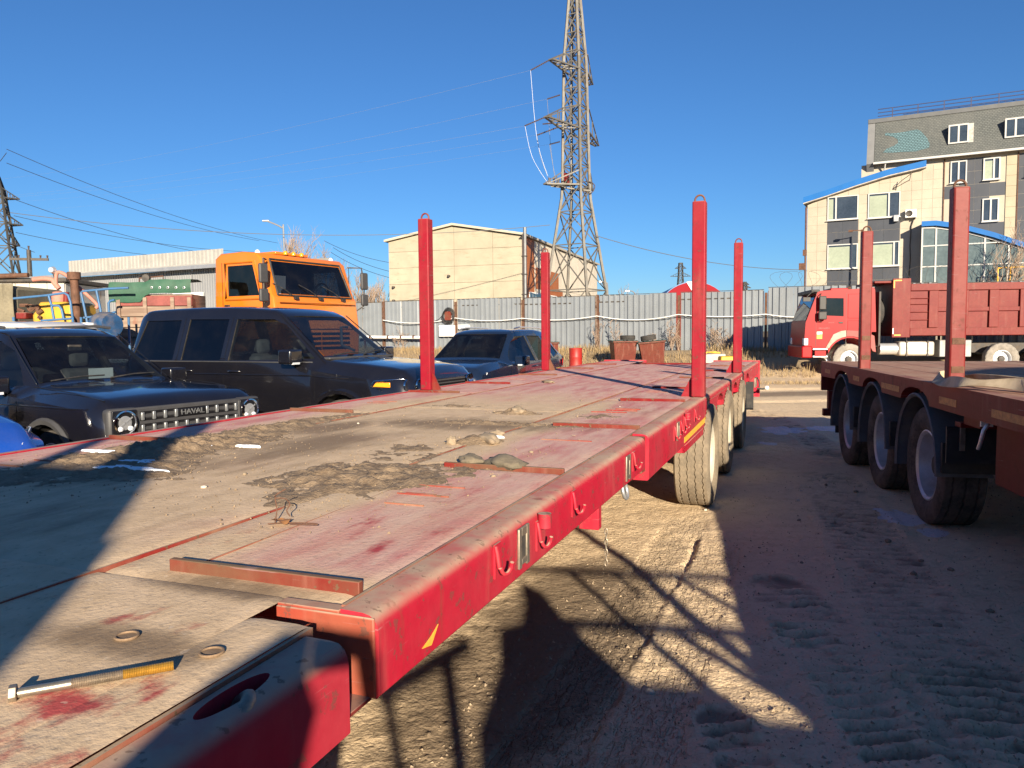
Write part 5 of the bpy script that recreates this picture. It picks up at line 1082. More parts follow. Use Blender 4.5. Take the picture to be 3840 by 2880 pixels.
# ------------------------------------------------------------------ red arched shed far behind
rs = thing('arched_shed', 'far red barrel-roofed shed with white emblem showing over the fence', 'building', (0, 0, 0))
YR = 110; cxr = at_y(1500*K, 630*K, YR).x; tpz = at_y(1500*K, 609*K, YR).z; hwid = abs(at_y(1588*K, 640*K, YR).x-cxr)
M['shedred'] = plain('crimson_sheet', (.22, .004, .012), .7, 0, .08, .5, spec=.2); M['bluesheet'] = plain('blue_roof_sheet', (.05, .14, .32), .5, 0, .1, 1)
arc_ = [(cxr+hwid*math.cos(a), YR, 2+(tpz-2)*math.sin(a)**.9) for a in np.linspace(math.pi, 0, 25)]
MB().prism([(cxr-hwid, YR, 0)]+arc_+[(cxr+hwid, YR, 0)], (0, .3, 0)).build('end_wall', 'shedred', rs)
MB().prism([(cxr-hwid-.1, YR+.31, 0)]+[(x+.0, YR+.31, z+.12) for x, y, z in arc_]+[(cxr+hwid+.1, YR+.31, 0)], (2, 22, 0)).build('barrel_roof', 'bluesheet', rs)
for pts_ in (((1483, 609), (1492, 624), (1497, 632), (1499, 608)), ((1501, 608), (1508, 622), (1512, 633), (1516, 611))):
    MB().prism([tuple(at_y(u*K, v*K, YR-.06)) for u, v in pts_], (0, .05, 0)).build('white_emblem', 'white', rs)

# ------------------------------------------------------------------ bare trees
M['bark'] = plain('pale_grey_bark', (.30, .25, .20), .9, 0, .25, 6); M['twig'] = plain('brown_twigs', (.27, .20, .15), .9, 0, .25, 3)
def bare_tree(x, y, h, seed, label, group, spread=.5, tw=.012, lean=0, dens=1.0):
    rnd = random.Random(seed); t_ = thing('bare_tree', label, 'tree', (x, y, 0), rnd.uniform(0, 6), group)
    tr = MB(); pts_ = [(0, 0, 0)]; a = b = 0
    for i in range(1, 9): a += rnd.uniform(-.02, .02)*h; b += rnd.uniform(-.02, .02)*h; pts_.append((a, b, h*.8*i/8))
    tr.tube(pts_, [max(.02, .016*h*(1-.11*i)) for i in range(9)], 6); tr.build('trunk', 'bark', t_, 60)
    cr = MB()
    def br(p, d, L, r, lev):
        n_ = 3; pp_ = [p]; 
        for i in range(n_):
            d = (d+Vector((rnd.uniform(-.25, .25), rnd.uniform(-.25, .25), rnd.uniform(-.02, .22)))).normalized(); pp_.append(pp_[-1]+d*L/n_)
        cr.tube(pp_, [r, r*.8, r*.6, r*.35], 3, cap=False)
        if lev:
            for k in range(int((4 if lev > 1 else 5)*dens)):
                q_ = pp_[rnd.randint(1, 3)]; dd = (d+Vector((rnd.uniform(-1, 1), rnd.uniform(-1, 1), rnd.uniform(-.3, .8)))*.8).normalized(); br(q_, dd, L*rnd.uniform(.45, .7), r*.55, lev-1)
    for i in range(int(15*dens)):
        f = rnd.uniform(.25, .98); k = min(7, int(f*8)); p = Vector(pts_[k]).lerp(Vector(pts_[k+1]), f*8-k if k < 7 else .5)
        an = rnd.uniform(0, 6.28); br(p, Vector((math.cos(an)*spread, math.sin(an)*spread, rnd.uniform(.5, 1))).normalized(), h*.30*(1.15-f*.7), tw*1.6+.004*h*(1-f), 2)
    cr.build('crown', 'twig', t_); return t_
for i, (u, top, Y) in enumerate(((618, 495, 62), (655, 500, 66), (690, 512, 70), (640, 508, 74))):
    z = at_y(u*K, top*K, Y); bare_tree(z.x, Y, z.z*1.03, 40+i, 'leafless pale tree rising behind the orange truck cab', 'bare trees behind the orange truck', .45, .020)
for i, (u, top, Y) in enumerate(((768, 580, 64), (782, 588, 66), (800, 606, 68), (818, 598, 70), (836, 612, 66), (850, 606, 72), (808, 615, 64))):
    z = at_y(u*K, top*K, Y); bare_tree(z.x, Y, z.z*1.02, 60+i, 'leafless brown sapling in the thicket beside the beige hall', 'thicket beside the beige hall', .35, .016, dens=1.1)
for i, (u, top, Y) in enumerate(((1347, 602, 95), (1356, 612, 95))):
    z = at_y(u*K, top*K, Y); bare_tree(z.x, Y, z.z, 80+i, 'faint far leafless tree beyond the fence beside the tall pylon', 'far bare trees', .35, .025, dens=.7)
z = at_y(2190*K, 460*K, 44); bare_tree(z.x+.3, 44, z.z, 91, 'leafless tree standing before the dark bays of the office', None, .55, .014)

# ------------------------------------------------------------------ dry grass and weeds on the bank below the fence
t = NT('dry_grass'); c = t.mix(t.noise(1.2, 4), (.30, .215, .115), (.19, .135, .075)); c = t.mix(t.ramp(t.noise(8, 3), .4, .7, 0, .6), c, (.40, .31, .18)); M['drygrass'] = t.fin(c, .9, 0, None, .1)
def blades(n, fn, hmin, hmax, wd, seed, name, label, cat):
    r_ = np.random.default_rng(seed); vs = []; fs = []
    for i in range(n):
        x, y, k = fn(r_)
        if x is None: continue
        z = float(bank(np.array([x]), np.array([y]))[0])-.03; h = r_.uniform(hmin, hmax)*k; a = r_.uniform(0, 6.28); l = r_.uniform(.05, .5)*h; b = r_.uniform(0, 6.28); w_ = wd*r_.uniform(.6, 1.4)
        q = len(vs); ca, sa = math.cos(a)*w_, math.sin(a)*w_; lx, ly = math.cos(b)*l, math.sin(b)*l
        vs += [(x-ca, y-sa, z), (x+ca, y+sa, z), (x+ca*.7+lx*.4, y+sa*.7+ly*.4, z+h*.6), (x-ca*.7+lx*.4, y-sa*.7+ly*.4, z+h*.6), (x+lx, y+ly, z+h)]
        fs += [(q, q+1, q+2, q+3), (q+3, q+2, q+4)]
    me = bpy.data.meshes.new(name); me.from_pydata(vs, [], fs); me.materials.append(M['drygrass']); o = link(name, me); tag(o, label, cat, kind='stuff'); return o
def bankpt(r_):
    s_ = r_.uniform(-14, 24); d = 5.6*r_.random()**1.3
    if vn(s_*.35, d*.6) < .42: return None, None, 0
    p = FA+FD*s_+FN*(d+.15); return p.x, p.y, .45+.9*vn(s_*.8+9, d)
vn = lambda a, b: float(vnoise(np.array([a]), np.array([b]), 5)[0])
blades(21000, bankpt, .10, .42, .011, 3, 'dry_grass', 'dry straw-coloured grass covering the bank under the fence', 'grass')
def edgept(r_):
    x = r_.uniform(7, 13); y = 24.6+r_.normal()*.35-.02*(x-9); return x, y, .5
blades(1300, edgept, .1, .35, .009, 4, 'dry_grass', 'thin strip of dry grass along the track before the dump truck', 'grass')
# weeds
def weed(s_, d, h, seed):
    rnd = random.Random(seed); p = FA+FD*s_+FN*d; z = float(bank(np.array([p.x]), np.array([p.y]))[0])
    mb = MB()
    for i in range(rnd.randint(4, 7)):
        a = rnd.uniform(0, 6.28); L = h*rnd.uniform(.6, 1); q_ = Vector((math.cos(a)*.25*L, math.sin(a)*.25*L, L)); mb.tube([(0, 0, 0), q_*.5+Vector((rnd.uniform(-.03, .03), 0, 0)), q_], [.011, .009, .005], 4)
        for k in range(9):
            f = rnd.uniform(.3, 1); b = rnd.uniform(0, 6.28); e = q_*f; mb.tube([e, e+Vector((math.cos(b)*.13, math.sin(b)*.13, .12))], [.007, .012], 3)
    o = mb.build('dead_weed', 'twig', None, loc=(p.x, p.y, z-.03)); tag(o, 'tall brown dead weed stem against the fence foot', 'weed', 'dead weeds along the fence foot')
rw = random.Random(9)
for u in (870, 880, 1300, 1340, 1455, 1462, 1470, 1540, 1552, 1565, 1580, 1420): weed(fx(u), rw.uniform(.25, .9), rw.uniform(.8, 1.5), rw.randint(0, 999))
# ------------------------------------------------------------------ cars
def carpaint(name, c, dust=.10, coat=1.0):
    t = NT(name); n1 = t.noise(2.5, 6, .6); n2 = t.noise(60, 3, .5)
    d = t.math('MULTIPLY', t.ramp(t.math('ADD', t.math('MULTIPLY', n1, .7), t.math('MULTIPLY', n2, .3)), .4, .75), dust)
    d = t.math('ADD', d, t.math('MULTIPLY', t.ramp(t.upness(), .3, 1), dust*.35))
    cc = t.mix(d, c, (.34, .29, .23)); return t.fin(cc, t.math('ADD', .2, t.math('MULTIPLY', d, .8)), 0, None, .5, coat)
M['blackcar'] = carpaint('black_car_paint', (.006, .006, .009), .010); M['navycar'] = carpaint('dark_blue_car_paint', (.006, .013, .032), .012); M['bluecar'] = carpaint('bright_blue_car_paint', (.006, .06, .36), .05)
M['whitecar'] = carpaint('white_car_paint', (.60, .60, .58), .12); M['orangecab'] = carpaint('orange_cab_paint', (.60, .155, .010), .06, .6)
M['starlens'] = plain('grey_lamp_star', (.30, .31, .33), .3, .4, .1, 30); M['trim'] = plain('dark_grey_trim', (.045, .045, .048), .55, 0, .15, 8); M['badge'] = plain('badge_silver', (.22, .23, .24), .35, .5, .05, 9); M['lampblack'] = plain('black_lamp_housing', (.01, .01, .012), .15, 0, .1, 10)
TMC = tyre_mesh('tyre', rubber('car_tyre', (.14, .12, .10), .1, .6), .375, .235, .245, 48, (-.25, 0, .25), .004); RMC = rim_mesh('rim', 'silver', .247, .235, .04, 28); HMC = hub_mesh('hub', 'dkmetal', .1175, .04, .05, 5, .09)
class Car:
    def __init__(s, keys, zb=.30):
        s.k = sorted(keys); s.x = [k[0] for k in s.k]; s.zb = zb
        X = np.array(s.x); s.fx = np.linspace(X[0], X[-1], 600); s.tab = []
        for i in range(1, 5):
            V = np.array([k[i] for k in s.k]); h = np.diff(X); d = np.diff(V)/h; m = np.zeros(len(X)); m[0] = d[0]; m[-1] = d[-1]
            for j in range(1, len(X)-1):
                if d[j-1]*d[j] > 0: m[j] = (h[j-1]+h[j])*3/((2*h[j]+h[j-1])/d[j-1]+(h[j]+2*h[j-1])/d[j])
            o = np.zeros_like(s.fx)
            for q, xx in enumerate(s.fx):
                j = min(len(X)-2, max(0, int(np.searchsorted(X, xx)-1))); t_ = (xx-X[j])/h[j]
                if i == 1 and abs(d[j]) > .5: o[q] = V[j]+t_*(V[j+1]-V[j])
                else: o[q] = (2*t_**3-3*t_**2+1)*V[j]+(t_**3-2*t_**2+t_)*h[j]*m[j]+(-2*t_**3+3*t_**2)*V[j+1]+(t_**3-t_**2)*h[j]*m[j+1]
            s.tab.append(o)
    def at(s, x): return [float(np.interp(x, s.fx, o)) for o in s.tab]
    def ring(s, x, ins=0.0, zb=None):
        zt, yb, yt, zbelt = s.at(x); zb = s.zb if zb is None else zb
        zt -= ins; yb -= ins; yt -= ins; belt = min(zbelt, zt-.04)
        g = zt-belt; k = min(.07, g*.45)
        h = [(0, zb), (yb*.90, zb), (yb*.975, zb+.10), (yb, zb+(belt-zb)*.62), (yb*.985, belt), (yt+.004, zt-k), (yt-.012, zt-k*.62), (yt-.04, zt-k*.28), (yt-.11, zt-.006), (yt*.5, zt+.008), (0, zt+.012)]
        return [(x, y, z) for y, z in h]+[(x, -y, z) for y, z in reversed(h[1:-1])]
    def solid(s, x0=None, x1=None, ins=0.0, zb=None):
        x0 = s.x[0] if x0 is None else x0; x1 = s.x[-1] if x1 is None else x1
        xs = sorted(set([round(x, 4) for x in s.x if x0 < x < x1]+[x0, x1]+[round(v, 4) for v in np.arange(x0, x1, .09)]))
        xs = [xs[0]]+[b for a, b in zip(xs[:-1], xs[1:]) if b-a > .012 or b in s.x]
        mb = MB(); rows = [s.ring(x, ins, zb) for x in xs]; n = len(rows[0])
        v = [p for r_ in rows for p in r_]; f = [(i*n+j, i*n+(j+1) % n, (i+1)*n+(j+1) % n, (i+1)*n+j) for i in range(len(rows)-1) for j in range(n)]
        f += [tuple(range(n))[::-1], tuple((len(rows)-1)*n+i for i in range(n))]; mb.add(v, f); return mb
    def sy(s, x, z):
        zt, yb, yt, zbelt = s.at(x); belt = min(zbelt, zt-.04); g = zt-belt; k = min(.07, g*.45)
        if z <= belt: 
            zm = s.zb+(belt-s.zb)*.62; return yb*.985+(yb-yb*.985)*max(0, min(1, (belt-z)/max(.01, belt-zm))) if z > zm else yb
        f = min(1, (z-belt)/max(.02, (zt-k)-belt)); return yb*.985+(yt+.004-yb*.985)*f
def make_car(name, label, pose, keys, wins, ws, rw, paint, wheels, arch=.43, glass_s=('glass_dark', 'glass_mid', 'glass'), cowl=1.0, gaps=(), handles=(), group=None, zb=.30, mirror=None, trimarch=None, wheel_r=.375):
    x, y, a, z = pose; t_ = thing(name, label, 'car', (x, y, z), a, group); C_ = Car(keys, zb)
    cuts = [C_.solid(C_.x[0]+.10, cowl-.03, .05, .42)]
    for w_ in wins:
        cuts.append(MB().prism([(px_, -1.3, pz_) for px_, pz_ in w_[0]], (0, 2.6, 0)))
    def scr(P, sgn):
        P = [Vector(p) for p in P]; n_ = (P[1]-P[0]).cross(P[2]-P[0]).normalized(); n_ = n_ if n_.x*sgn > 0 else -n_
        return P, n_
    P, n_ = scr(ws, 1); cuts.append(MB().prism([p-n_*.16 for p in P], tuple(n_*.4)))
    if rw: P2, n2_ = scr(rw, -1); cuts.append(MB().prism([p-n2_*.16 for p in P2], tuple(n2_*.4)))
    for wx in wheels:
        for sg in (-1, 1): cuts.append(MB().lathe([(.001, -.25), (arch, -.25), (arch, .25), (.001, .25)], 28, X=Matrix.Translation((wx, sg*.90, wheel_r))))
    body = link('body', cut_mesh(C_.solid().mesh('body', paint), cuts, 44), t_)
    for w_, gm in [(w_[0], w_[1]) for w_ in wins]:
        for sg in (-1, 1):
            MB().add([(px_, sg*(C_.sy(px_, pz_)-.014), pz_) for px_, pz_ in w_], [tuple(range(len(w_)))]).build('side_window', gm, t_)
    MB().add([p-n_*.006 for p in P], [(0, 1, 2, 3)]).build('windscreen', glass_s[2], t_)
    if rw: MB().add([p-n2_*.006 for p in P2], [(0, 1, 2, 3)]).build('rear_window', glass_s[0], t_)
    for wx in wheels:
        for sg in (-1, 1):
            o = put_wheel(t_, (wx, sg*.80, wheel_r), 0 if sg < 0 else math.pi, TMC, RMC, HMC, wx); o.scale = (wheel_r/.375,)*3
    if trimarch:
        for wx in wheels:
            for sg in (-1, 1):
                an = np.linspace(R(-12), R(192), 20); rows = []
                for yy, r0 in ((.90, arch-.005), (.972, arch), (.982, arch+.045), (.955, arch+.065), (.90, arch+.06)): rows.append([(wx+r0*math.cos(q), sg*yy, wheel_r+r0*math.sin(q)) for q in an])
                MB().grid(rows).build('arch_trim', trimarch, t_, 40)
    for gx, z0, z1 in gaps:
        for sg in (-1, 1): MB().add([p for q in np.linspace(z0, z1, 6) for p in ((gx-.004, sg*(C_.sy(gx, q)+.0025), q), (gx+.004, sg*(C_.sy(gx, q)+.0025), q))], [(2*i, 2*i+1, 2*i+3, 2*i+2) for i in range(5)]).build('door_gap', 'lampblack', body)
    for hx, hz in handles:
        for sg in (-1, 1): MB().tube([(hx-.10, sg*(C_.sy(hx, hz)), hz), (hx-.08, sg*(C_.sy(hx, hz)+.025), hz), (hx+.08, sg*(C_.sy(hx, hz)+.025), hz), (hx+.10, sg*C_.sy(hx, hz), hz)], .014, 7).build('door_handle', paint, body, 50)
    if mirror:
        mx, mz = mirror
        for sg in (-1, 1):
            o = MB().box(mx-.09, mx+.11, sg*1.03-.12, sg*1.03+.12, mz-.07, mz+.11).box(mx-.02, mx+.06, sg*.90-.06, sg*.90+.06, mz-.08, mz-.03).build('door_mirror', paint, t_, bevel=.035, seg=3)
            MB().box(mx-.04, mx+.115, sg*1.04-.06, sg*1.04+.06, mz-.075, mz-.05).build('mirror_indicator', 'lamp_clear', o)
    for sx in (.0, -.85):
        for sg in (-.38, .38): MB().box(sx-.28, sx+.22, sg-.24, sg+.24, .55, .78).box(sx-.38, sx-.20, sg-.23, sg+.23, .7, 1.28).box(sx-.36, sx-.26, sg-.12, sg+.12, 1.30, 1.50).build('seat', 'seat', t_, bevel=.05)
    MB().box(cowl-.5, cowl-.06, -.70, .70, .8, 1.02).build('dashboard', 'interior', t_, bevel=.05)
    MB().tube([(cowl-.55+.05*math.sin(q), .36+.17*math.cos(q), 1.02+.17*math.sin(q)) for q in np.linspace(0, 2*math.pi, 20, endpoint=False)], .016, 6, closed=True).build('steering_wheel', 'interior', t_, 50)
    return t_, C_, body
def wiper(t_, p, q): MB().tube([p, Vector(p).lerp(Vector(q), .5)+Vector((.02, 0, .015)), q], .009, 5).build('wiper', 'black', t_, 50)

# black off-roader seen from its right side
uk = [(2.38, .72, .78, .72, .50), (2.34, 1.00, .85, .77, .80), (2.22, 1.12, .90, .80, .96), (1.7, 1.19, .93, .80, 1.02), (1.04, 1.25, .94, .77, 1.10), (.30, 1.83, .945, .685, 1.20), (.12, 1.90, .945, .68, 1.20), (-1.0, 1.95, .945, .69, 1.20), (-2.12, 1.93, .935, .69, 1.20), (-2.30, 1.86, .92, .67, 1.20), (-2.42, 1.25, .90, .80, 1.12), (-2.45, .62, .86, .8, .55)]
uw = [([(.92, 1.25), (.40, 1.68), (.20, 1.76), (-.42, 1.77), (-.42, 1.22)], 'glass'), ([(-.56, 1.22), (-.56, 1.77), (-1.28, 1.78), (-1.28, 1.22)], 'glass_dark'), ([(-1.44, 1.22), (-1.44, 1.77), (-2.12, 1.77), (-2.26, 1.28), (-2.2, 1.22)], 'glass_dark')]
uaz, UC, ub = make_car('off_road_car', 'black boxy off-road estate car with amber headlight corners beside the red deck', (-3.0, 10.85, -.433, .147), uk, uw, [(1.0, -.70, 1.285), (1.0, .70, 1.285), (.335, .61, 1.805), (.335, -.61, 1.805)], [(-2.325, -.60, 1.76), (-2.325, .60, 1.76), (-2.41, .68, 1.30), (-2.41, -.68, 1.30)], 'blackcar', (1.40, -1.36), .45, cowl=1.04, gaps=((1.02, .5, 1.18), (-.49, .5, 1.80), (-1.36, .5, 1.80)), handles=((-.30, 1.08), (-1.16, 1.08)), mirror=(.72, 1.26), trimarch='blackcar')
for sg in (-1, 1):
    o = MB().prism([(2.02, sg*.885, .86), (1.86, sg*.93, .93), (1.92, sg*.925, 1.00), (2.26, sg*.80, 1.02), (2.33, sg*.70, .98), (2.33, sg*.70, .85)], (0, sg*.03, 0)).build('headlight', 'chrome', uaz, bevel=.01)
    MB().prism([(1.92, sg*.965, .925), (1.96, sg*.96, .97), (2.12, sg*.895, .975), (2.12, sg*.895, .915)], (0, sg*.012, 0)).build('indicator_lens', 'amber', o, bevel=.006)
    for yy, xx in ((.80, 2.29), (.63, 2.355)): MB().lathe([(.001, .03), (.035, .03), (.06, -.01), (.072, -.02), (.075, 0)], 16, X=Matrix.Translation((xx, sg*yy, .935)) @ Matrix.Rotation(R(90), 4, 'Z')).build('lamp_bowl', 'chrome', o, 40)
MB().box(2.335, 2.37, -.52, .52, .74, .99).build('grille', 'lampblack', uaz, bevel=.01)
for i in range(6): MB().box(2.36, 2.38, -.5, .5, .76+i*.04, .775+i*.04).build('grille_bar', 'trim', uaz)
MB().box(2.28, 2.46, -.86, .86, .42, .70).build('front_bumper', 'blackcar', uaz, bevel=.05)
for sg in (-1, 1):
    MB().tube([(x, sg*(UC.sy(x, 1.04)+.001), 1.04-.02*(x > 1)) for x in np.linspace(-2.3, 1.95, 18)], .010, 6).build('side_crease', 'blackcar', ub, 60); MB().tube([(x, sg*(UC.sy(x, 1.205)+.002), 1.205) for x in np.linspace(-2.25, .92, 14)], .009, 6).build('window_moulding', 'trim', ub, 60)
    MB().tube([(1.02, sg*.775, 1.26), (.66, sg*.735, 1.545), (.30, sg*.69, 1.83)], .007, 6).build('pillar_seal', 'lampblack', ub, 60)
wiper(uaz, (1.02, -.55, 1.285), (.98, .05, 1.31)); wiper(uaz, (1.02, .12, 1.285), (.96, .62, 1.33)); MB().box(.95, 1.10, -.72, .72, 1.235, 1.265).build('cowl_panel', 'trim', uaz, bevel=.01)
MB().tube([(.40, .60, 1.66), (.34, .52, 1.66), (.36, .50, 1.40), (.55, .55, 1.32)], .022, 6).build('grab_handle', 'trim', uaz, 50)

# black SUV with the studded grille
hk = [(2.31, .62, .76, .70, .45), (2.29, .98, .86, .80, .78), (2.16, 1.07, .925, .84, .95), (1.6, 1.135, .95, .83, 1.0), (.90, 1.17, .95, .76, 1.05), (.12, 1.69, .95, .625, 1.10), (-.08, 1.745, .95, .62, 1.10), (-1.2, 1.77, .945, .625, 1.12), (-2.0, 1.72, .925, .60, 1.15), (-2.26, 1.22, .90, .76, 1.12), (-2.33, .62, .86, .76, .6)]
hw = [([(.74, 1.16), (.28, 1.52), (.02, 1.62), (-.38, 1.63), (-.38, 1.12)], 'glass_mid'), ([(-.50, 1.12), (-.50, 1.63), (-1.25, 1.63), (-1.40, 1.14)], 'glass_dark'), ([(-1.50, 1.15), (-1.36, 1.63), (-1.85, 1.58), (-2.02, 1.30)], 'glass_dark')]
hav, HC, hb = make_car('suv_car', 'black SUV with round headlamps and two rows of chrome grille studs', (-5.24, 8.94, -.54, .04), hk, hw, [(.865, -.70, 1.20), (.865, .70, 1.20), (.165, .565, 1.665), (.165, -.565, 1.665)], [(-2.04, -.52, 1.62), (-2.04, .52, 1.62), (-2.235, .68, 1.28), (-2.235, -.68, 1.28)], 'blackcar', (1.40, -1.38), .44, cowl=.90, gaps=((.86, .5, 1.02), (-.44, .45, 1.64), (-1.38, .6, 1.2)), handles=((-.28, 1.0), (-1.15, 1.0)), mirror=(.60, 1.16), trimarch='trim')
MB().box(2.275, 2.318, -.86, .86, .70, .985).build('grille', 'trim', hav, bevel=.015)
for z in (.78, .90):
    MB().box(2.315, 2.328, -.56, .56, z-.012, z+.012).build('grille_bar', 'trim', hav); MB().box(2.3175, 2.3205, -.56, .56, z-.045, z-.02).build('grille_slot', 'lampblack', hav); MB().box(2.3175, 2.3205, -.56, .56, z+.02, z+.045).build('grille_slot', 'lampblack', hav)
    for i in range(10):
        y = -.54+.12*i
        if z > .85 and .0 < abs(y) < .16: continue
        MB().box(2.318, 2.342, y-.017, y+.017, z-.040, z+.040).build('grille_stud', 'badge', hav, bevel=.008)
bd = MB().box(2.318, 2.338, -.165, .165, .865, .935).build('badge_plate', 'lampblack', hav, bevel=.006); link('badge_lettering', text_mesh('HAVAL', .075, 'badge', .004, 1.15), bd, (2.342, 0, .90), (math.pi/2, 0, math.pi/2))
for sg in (-1, 1):
    o = MB().box(2.20, 2.325, sg*.72-.155, sg*.72+.155, .715, .99).build('headlight', 'trim', hav, bevel=.04, seg=3)
    MB().box(2.31, 2.333, sg*.72-.125, sg*.72+.125, .735, .97).build('lamp_housing', 'lampblack', o, bevel=.03, seg=3)
    MB().lathe([(.115, .0), (.118, -.018), (.105, -.02), (.098, -.005)], 28, X=Matrix.Translation((2.332, sg*.72, .853)) @ Matrix.Rotation(R(90), 4, 'Z')).build('lamp_ring', 'chrome', o, 40)
    mb = MB()
    for a in (R(35), R(145)): mb.box(2.334, 2.340, -.088, .088, -.006, .006, X=Matrix.Translation((0, sg*.72, .853)) @ Matrix.Rotation(a, 4, 'X'))
    mb.build('lamp_star', 'starlens', o); MB().lathe([(.001, -.006), (.05, -.005), (.09, .0), (.098, .004)], 24, X=Matrix.Translation((2.330, sg*.72, .853)) @ Matrix.Rotation(R(90), 4, 'Z')).build('lamp_reflector', 'starlens', o, 40)
    for dy in (-.05, .05): MB().lathe([(.001, -.02), (.02, -.015), (.026, 0)], 12, X=Matrix.Translation((2.335, sg*.72+dy, .80)) @ Matrix.Rotation(R(90), 4, 'Z')).build('lamp_bulb', 'lamp_clear', o, 50)
MB().box(2.24, 2.36, -.84, .84, .36, .68).build('front_bumper', 'trim', hav, bevel=.05)
for sg in (-1, 1):
    MB().prism([(2.12, sg*.18, 1.068), (2.12, sg*.50, 1.068), (1.0, sg*.40, 1.165), (1.0, sg*.22, 1.168)], (0, 0, .014)).build('bonnet_bulge', 'blackcar', hav, bevel=.02); MB().tube([(.0, sg*.60, 1.765), (-.3, sg*.60, 1.79), (-1.6, sg*.59, 1.78), (-1.9, sg*.58, 1.74)], .018, 7).build('roof_rail', 'trim', hav, 50)
for sg in (-1, 1):
    MB().tube([(x, sg*(HC.sy(x, .98)+.001), .98) for x in np.linspace(-2.1, 2.05, 18)], .010, 6).build('side_crease', 'blackcar', hb, 60); MB().tube([(.88, sg*.745, 1.185), (.50, sg*.685, 1.435), (.12, sg*.625, 1.69)], .006, 6).build('pillar_seal', 'lampblack', hb, 60)
    MB().tube([(x, sg*.79+sg*.02*math.sin(x), float(np.interp(x, HC.x, [k[1] for k in HC.k]))-.012) for x in np.linspace(.95, 2.16, 8)], .005, 5).build('bonnet_gap', 'lampblack', hb, 60)
wiper(hav, (.88, -.6, 1.205), (.84, .0, 1.235)); wiper(hav, (.88, .05, 1.205), (.84, .6, 1.235))
MB().box(.30, .33, -.10, .06, 1.50, 1.57).build('rear_view_mirror', 'black', hav, bevel=.01)
o = MB().box(.50, .52, .02, .30, 1.06, 1.30).build('paper_sheet', 'white', hav); 

# dark blue SUV, front towards the camera
nk = [(2.30, .60, .76, .70, .45), (2.27, .92, .86, .78, .75), (2.10, 1.02, .92, .80, .90), (1.5, 1.10, .94, .78, .98), (.95, 1.13, .94, .74, 1.02), (.22, 1.62, .94, .62, 1.04), (-.02, 1.68, .94, .62, 1.04), (-1.0, 1.69, .94, .62, 1.06), (-1.8, 1.62, .92, .60, 1.10), (-2.15, 1.15, .90, .74, 1.08), (-2.28, .62, .86, .76, .6)]
nw = [([(.78, 1.09), (.36, 1.42), (.10, 1.55), (-.40, 1.56), (-.40, 1.06)], 'glass_mid'), ([(-.50, 1.06), (-.50, 1.56), (-1.20, 1.55), (-1.32, 1.08)], 'glass_mid'), ([(-1.42, 1.09), (-1.30, 1.54), (-1.62, 1.50), (-1.85, 1.18)], 'glass_dark')]
nav, NC, nb = make_car('suv_car', 'dark blue rounded SUV parked nose-on beyond the black off-roader', (-.504, 15.42, -1.972, .086), nk, nw, [(.915, -.68, 1.16), (.915, .68, 1.16), (.265, .565, 1.60), (.265, -.565, 1.60)], [(-1.85, -.50, 1.54), (-1.85, .50, 1.54), (-2.13, .66, 1.20), (-2.13, -.66, 1.20)], 'navycar', (1.38, -1.36), .43, glass_s=('glass_dark', 'glass_mid', 'glass_mid'), cowl=.95, gaps=((-.45, .45, 1.56), (.92, .5, 1.0)), handles=((-.28, .96), (-1.1, .96)), mirror=(.62, 1.08))
for sg in (-1, 1):
    o = MB().prism([(2.28, sg*.60, .80), (2.05, sg*.90, .84), (1.95, sg*.925, .91), (2.24, sg*.72, .90)], (0, 0, .03)).build('headlight', 'lamp_clear', nav, bevel=.01); MB().tube([(.0, sg*.60, 1.70), (-.3, sg*.60, 1.73), (-1.3, sg*.60, 1.72), (-1.6, sg*.59, 1.68)], .016, 7).build('roof_rail', 'silver', nav, 50)
    MB().prism([(-2.1, sg*.88, .85), (-1.95, sg*.925, .95), (-1.98, sg*.92, 1.05), (-2.17, sg*.85, 1.0)], (0, sg*.012, 0)).build('tail_lamp', 'redlens', nav)
MB().box(2.265, 2.30, -.6, .6, .62, .84).build('grille', 'lampblack', nav, bevel=.02)

# bright blue car, only its nose shows
bk_ = [(2.20, .55, .74, .66, .42), (2.16, .82, .84, .74, .66), (1.95, .96, .90, .78, .82), (1.4, 1.06, .92, .77, .92), (.85, 1.10, .92, .73, .98), (.0, 1.50, .92, .60, 1.0), (-.3, 1.56, .92, .60, 1.0), (-1.2, 1.56, .91, .60, 1.02), (-1.8, 1.42, .90, .6, 1.04), (-2.1, 1.08, .88, .7, 1.0), (-2.2, .6, .84, .72, .55)]
bw = [([(.66, 1.05), (.12, 1.36), (-.1, 1.43), (-.4, 1.44), (-.4, 1.02)], 'glass_mid'), ([(-.5, 1.02), (-.5, 1.44), (-1.1, 1.42), (-1.3, 1.06)], 'glass_dark')]
blu, BC, bb = make_car('hatchback_car', 'bright blue car with only its bonnet corner and headlight showing above the deck', (-5.89, 6.30, -.54, .09), bk_, bw, [(.82, -.66, 1.125), (.82, .66, 1.125), (.05, .545, 1.475), (.05, -.545, 1.475)], None, 'bluecar', (1.32, -1.3), .41, cowl=.85, mirror=(.55, 1.05), gaps=((-.45, .45, 1.44),))
for sg in (-1, 1):
    o = MB().prism([(2.14, sg*.62, .70), (1.98, sg*.86, .74), (1.72, sg*.915, .86), (1.90, sg*.86, .87), (2.16, sg*.66, .78)], (0, 0, .035)).build('headlight', 'lamp_clear', blu, bevel=.012)
MB().box(2.13, 2.19, -.62, .62, .5, .72).build('grille', 'lampblack', blu, bevel=.03)

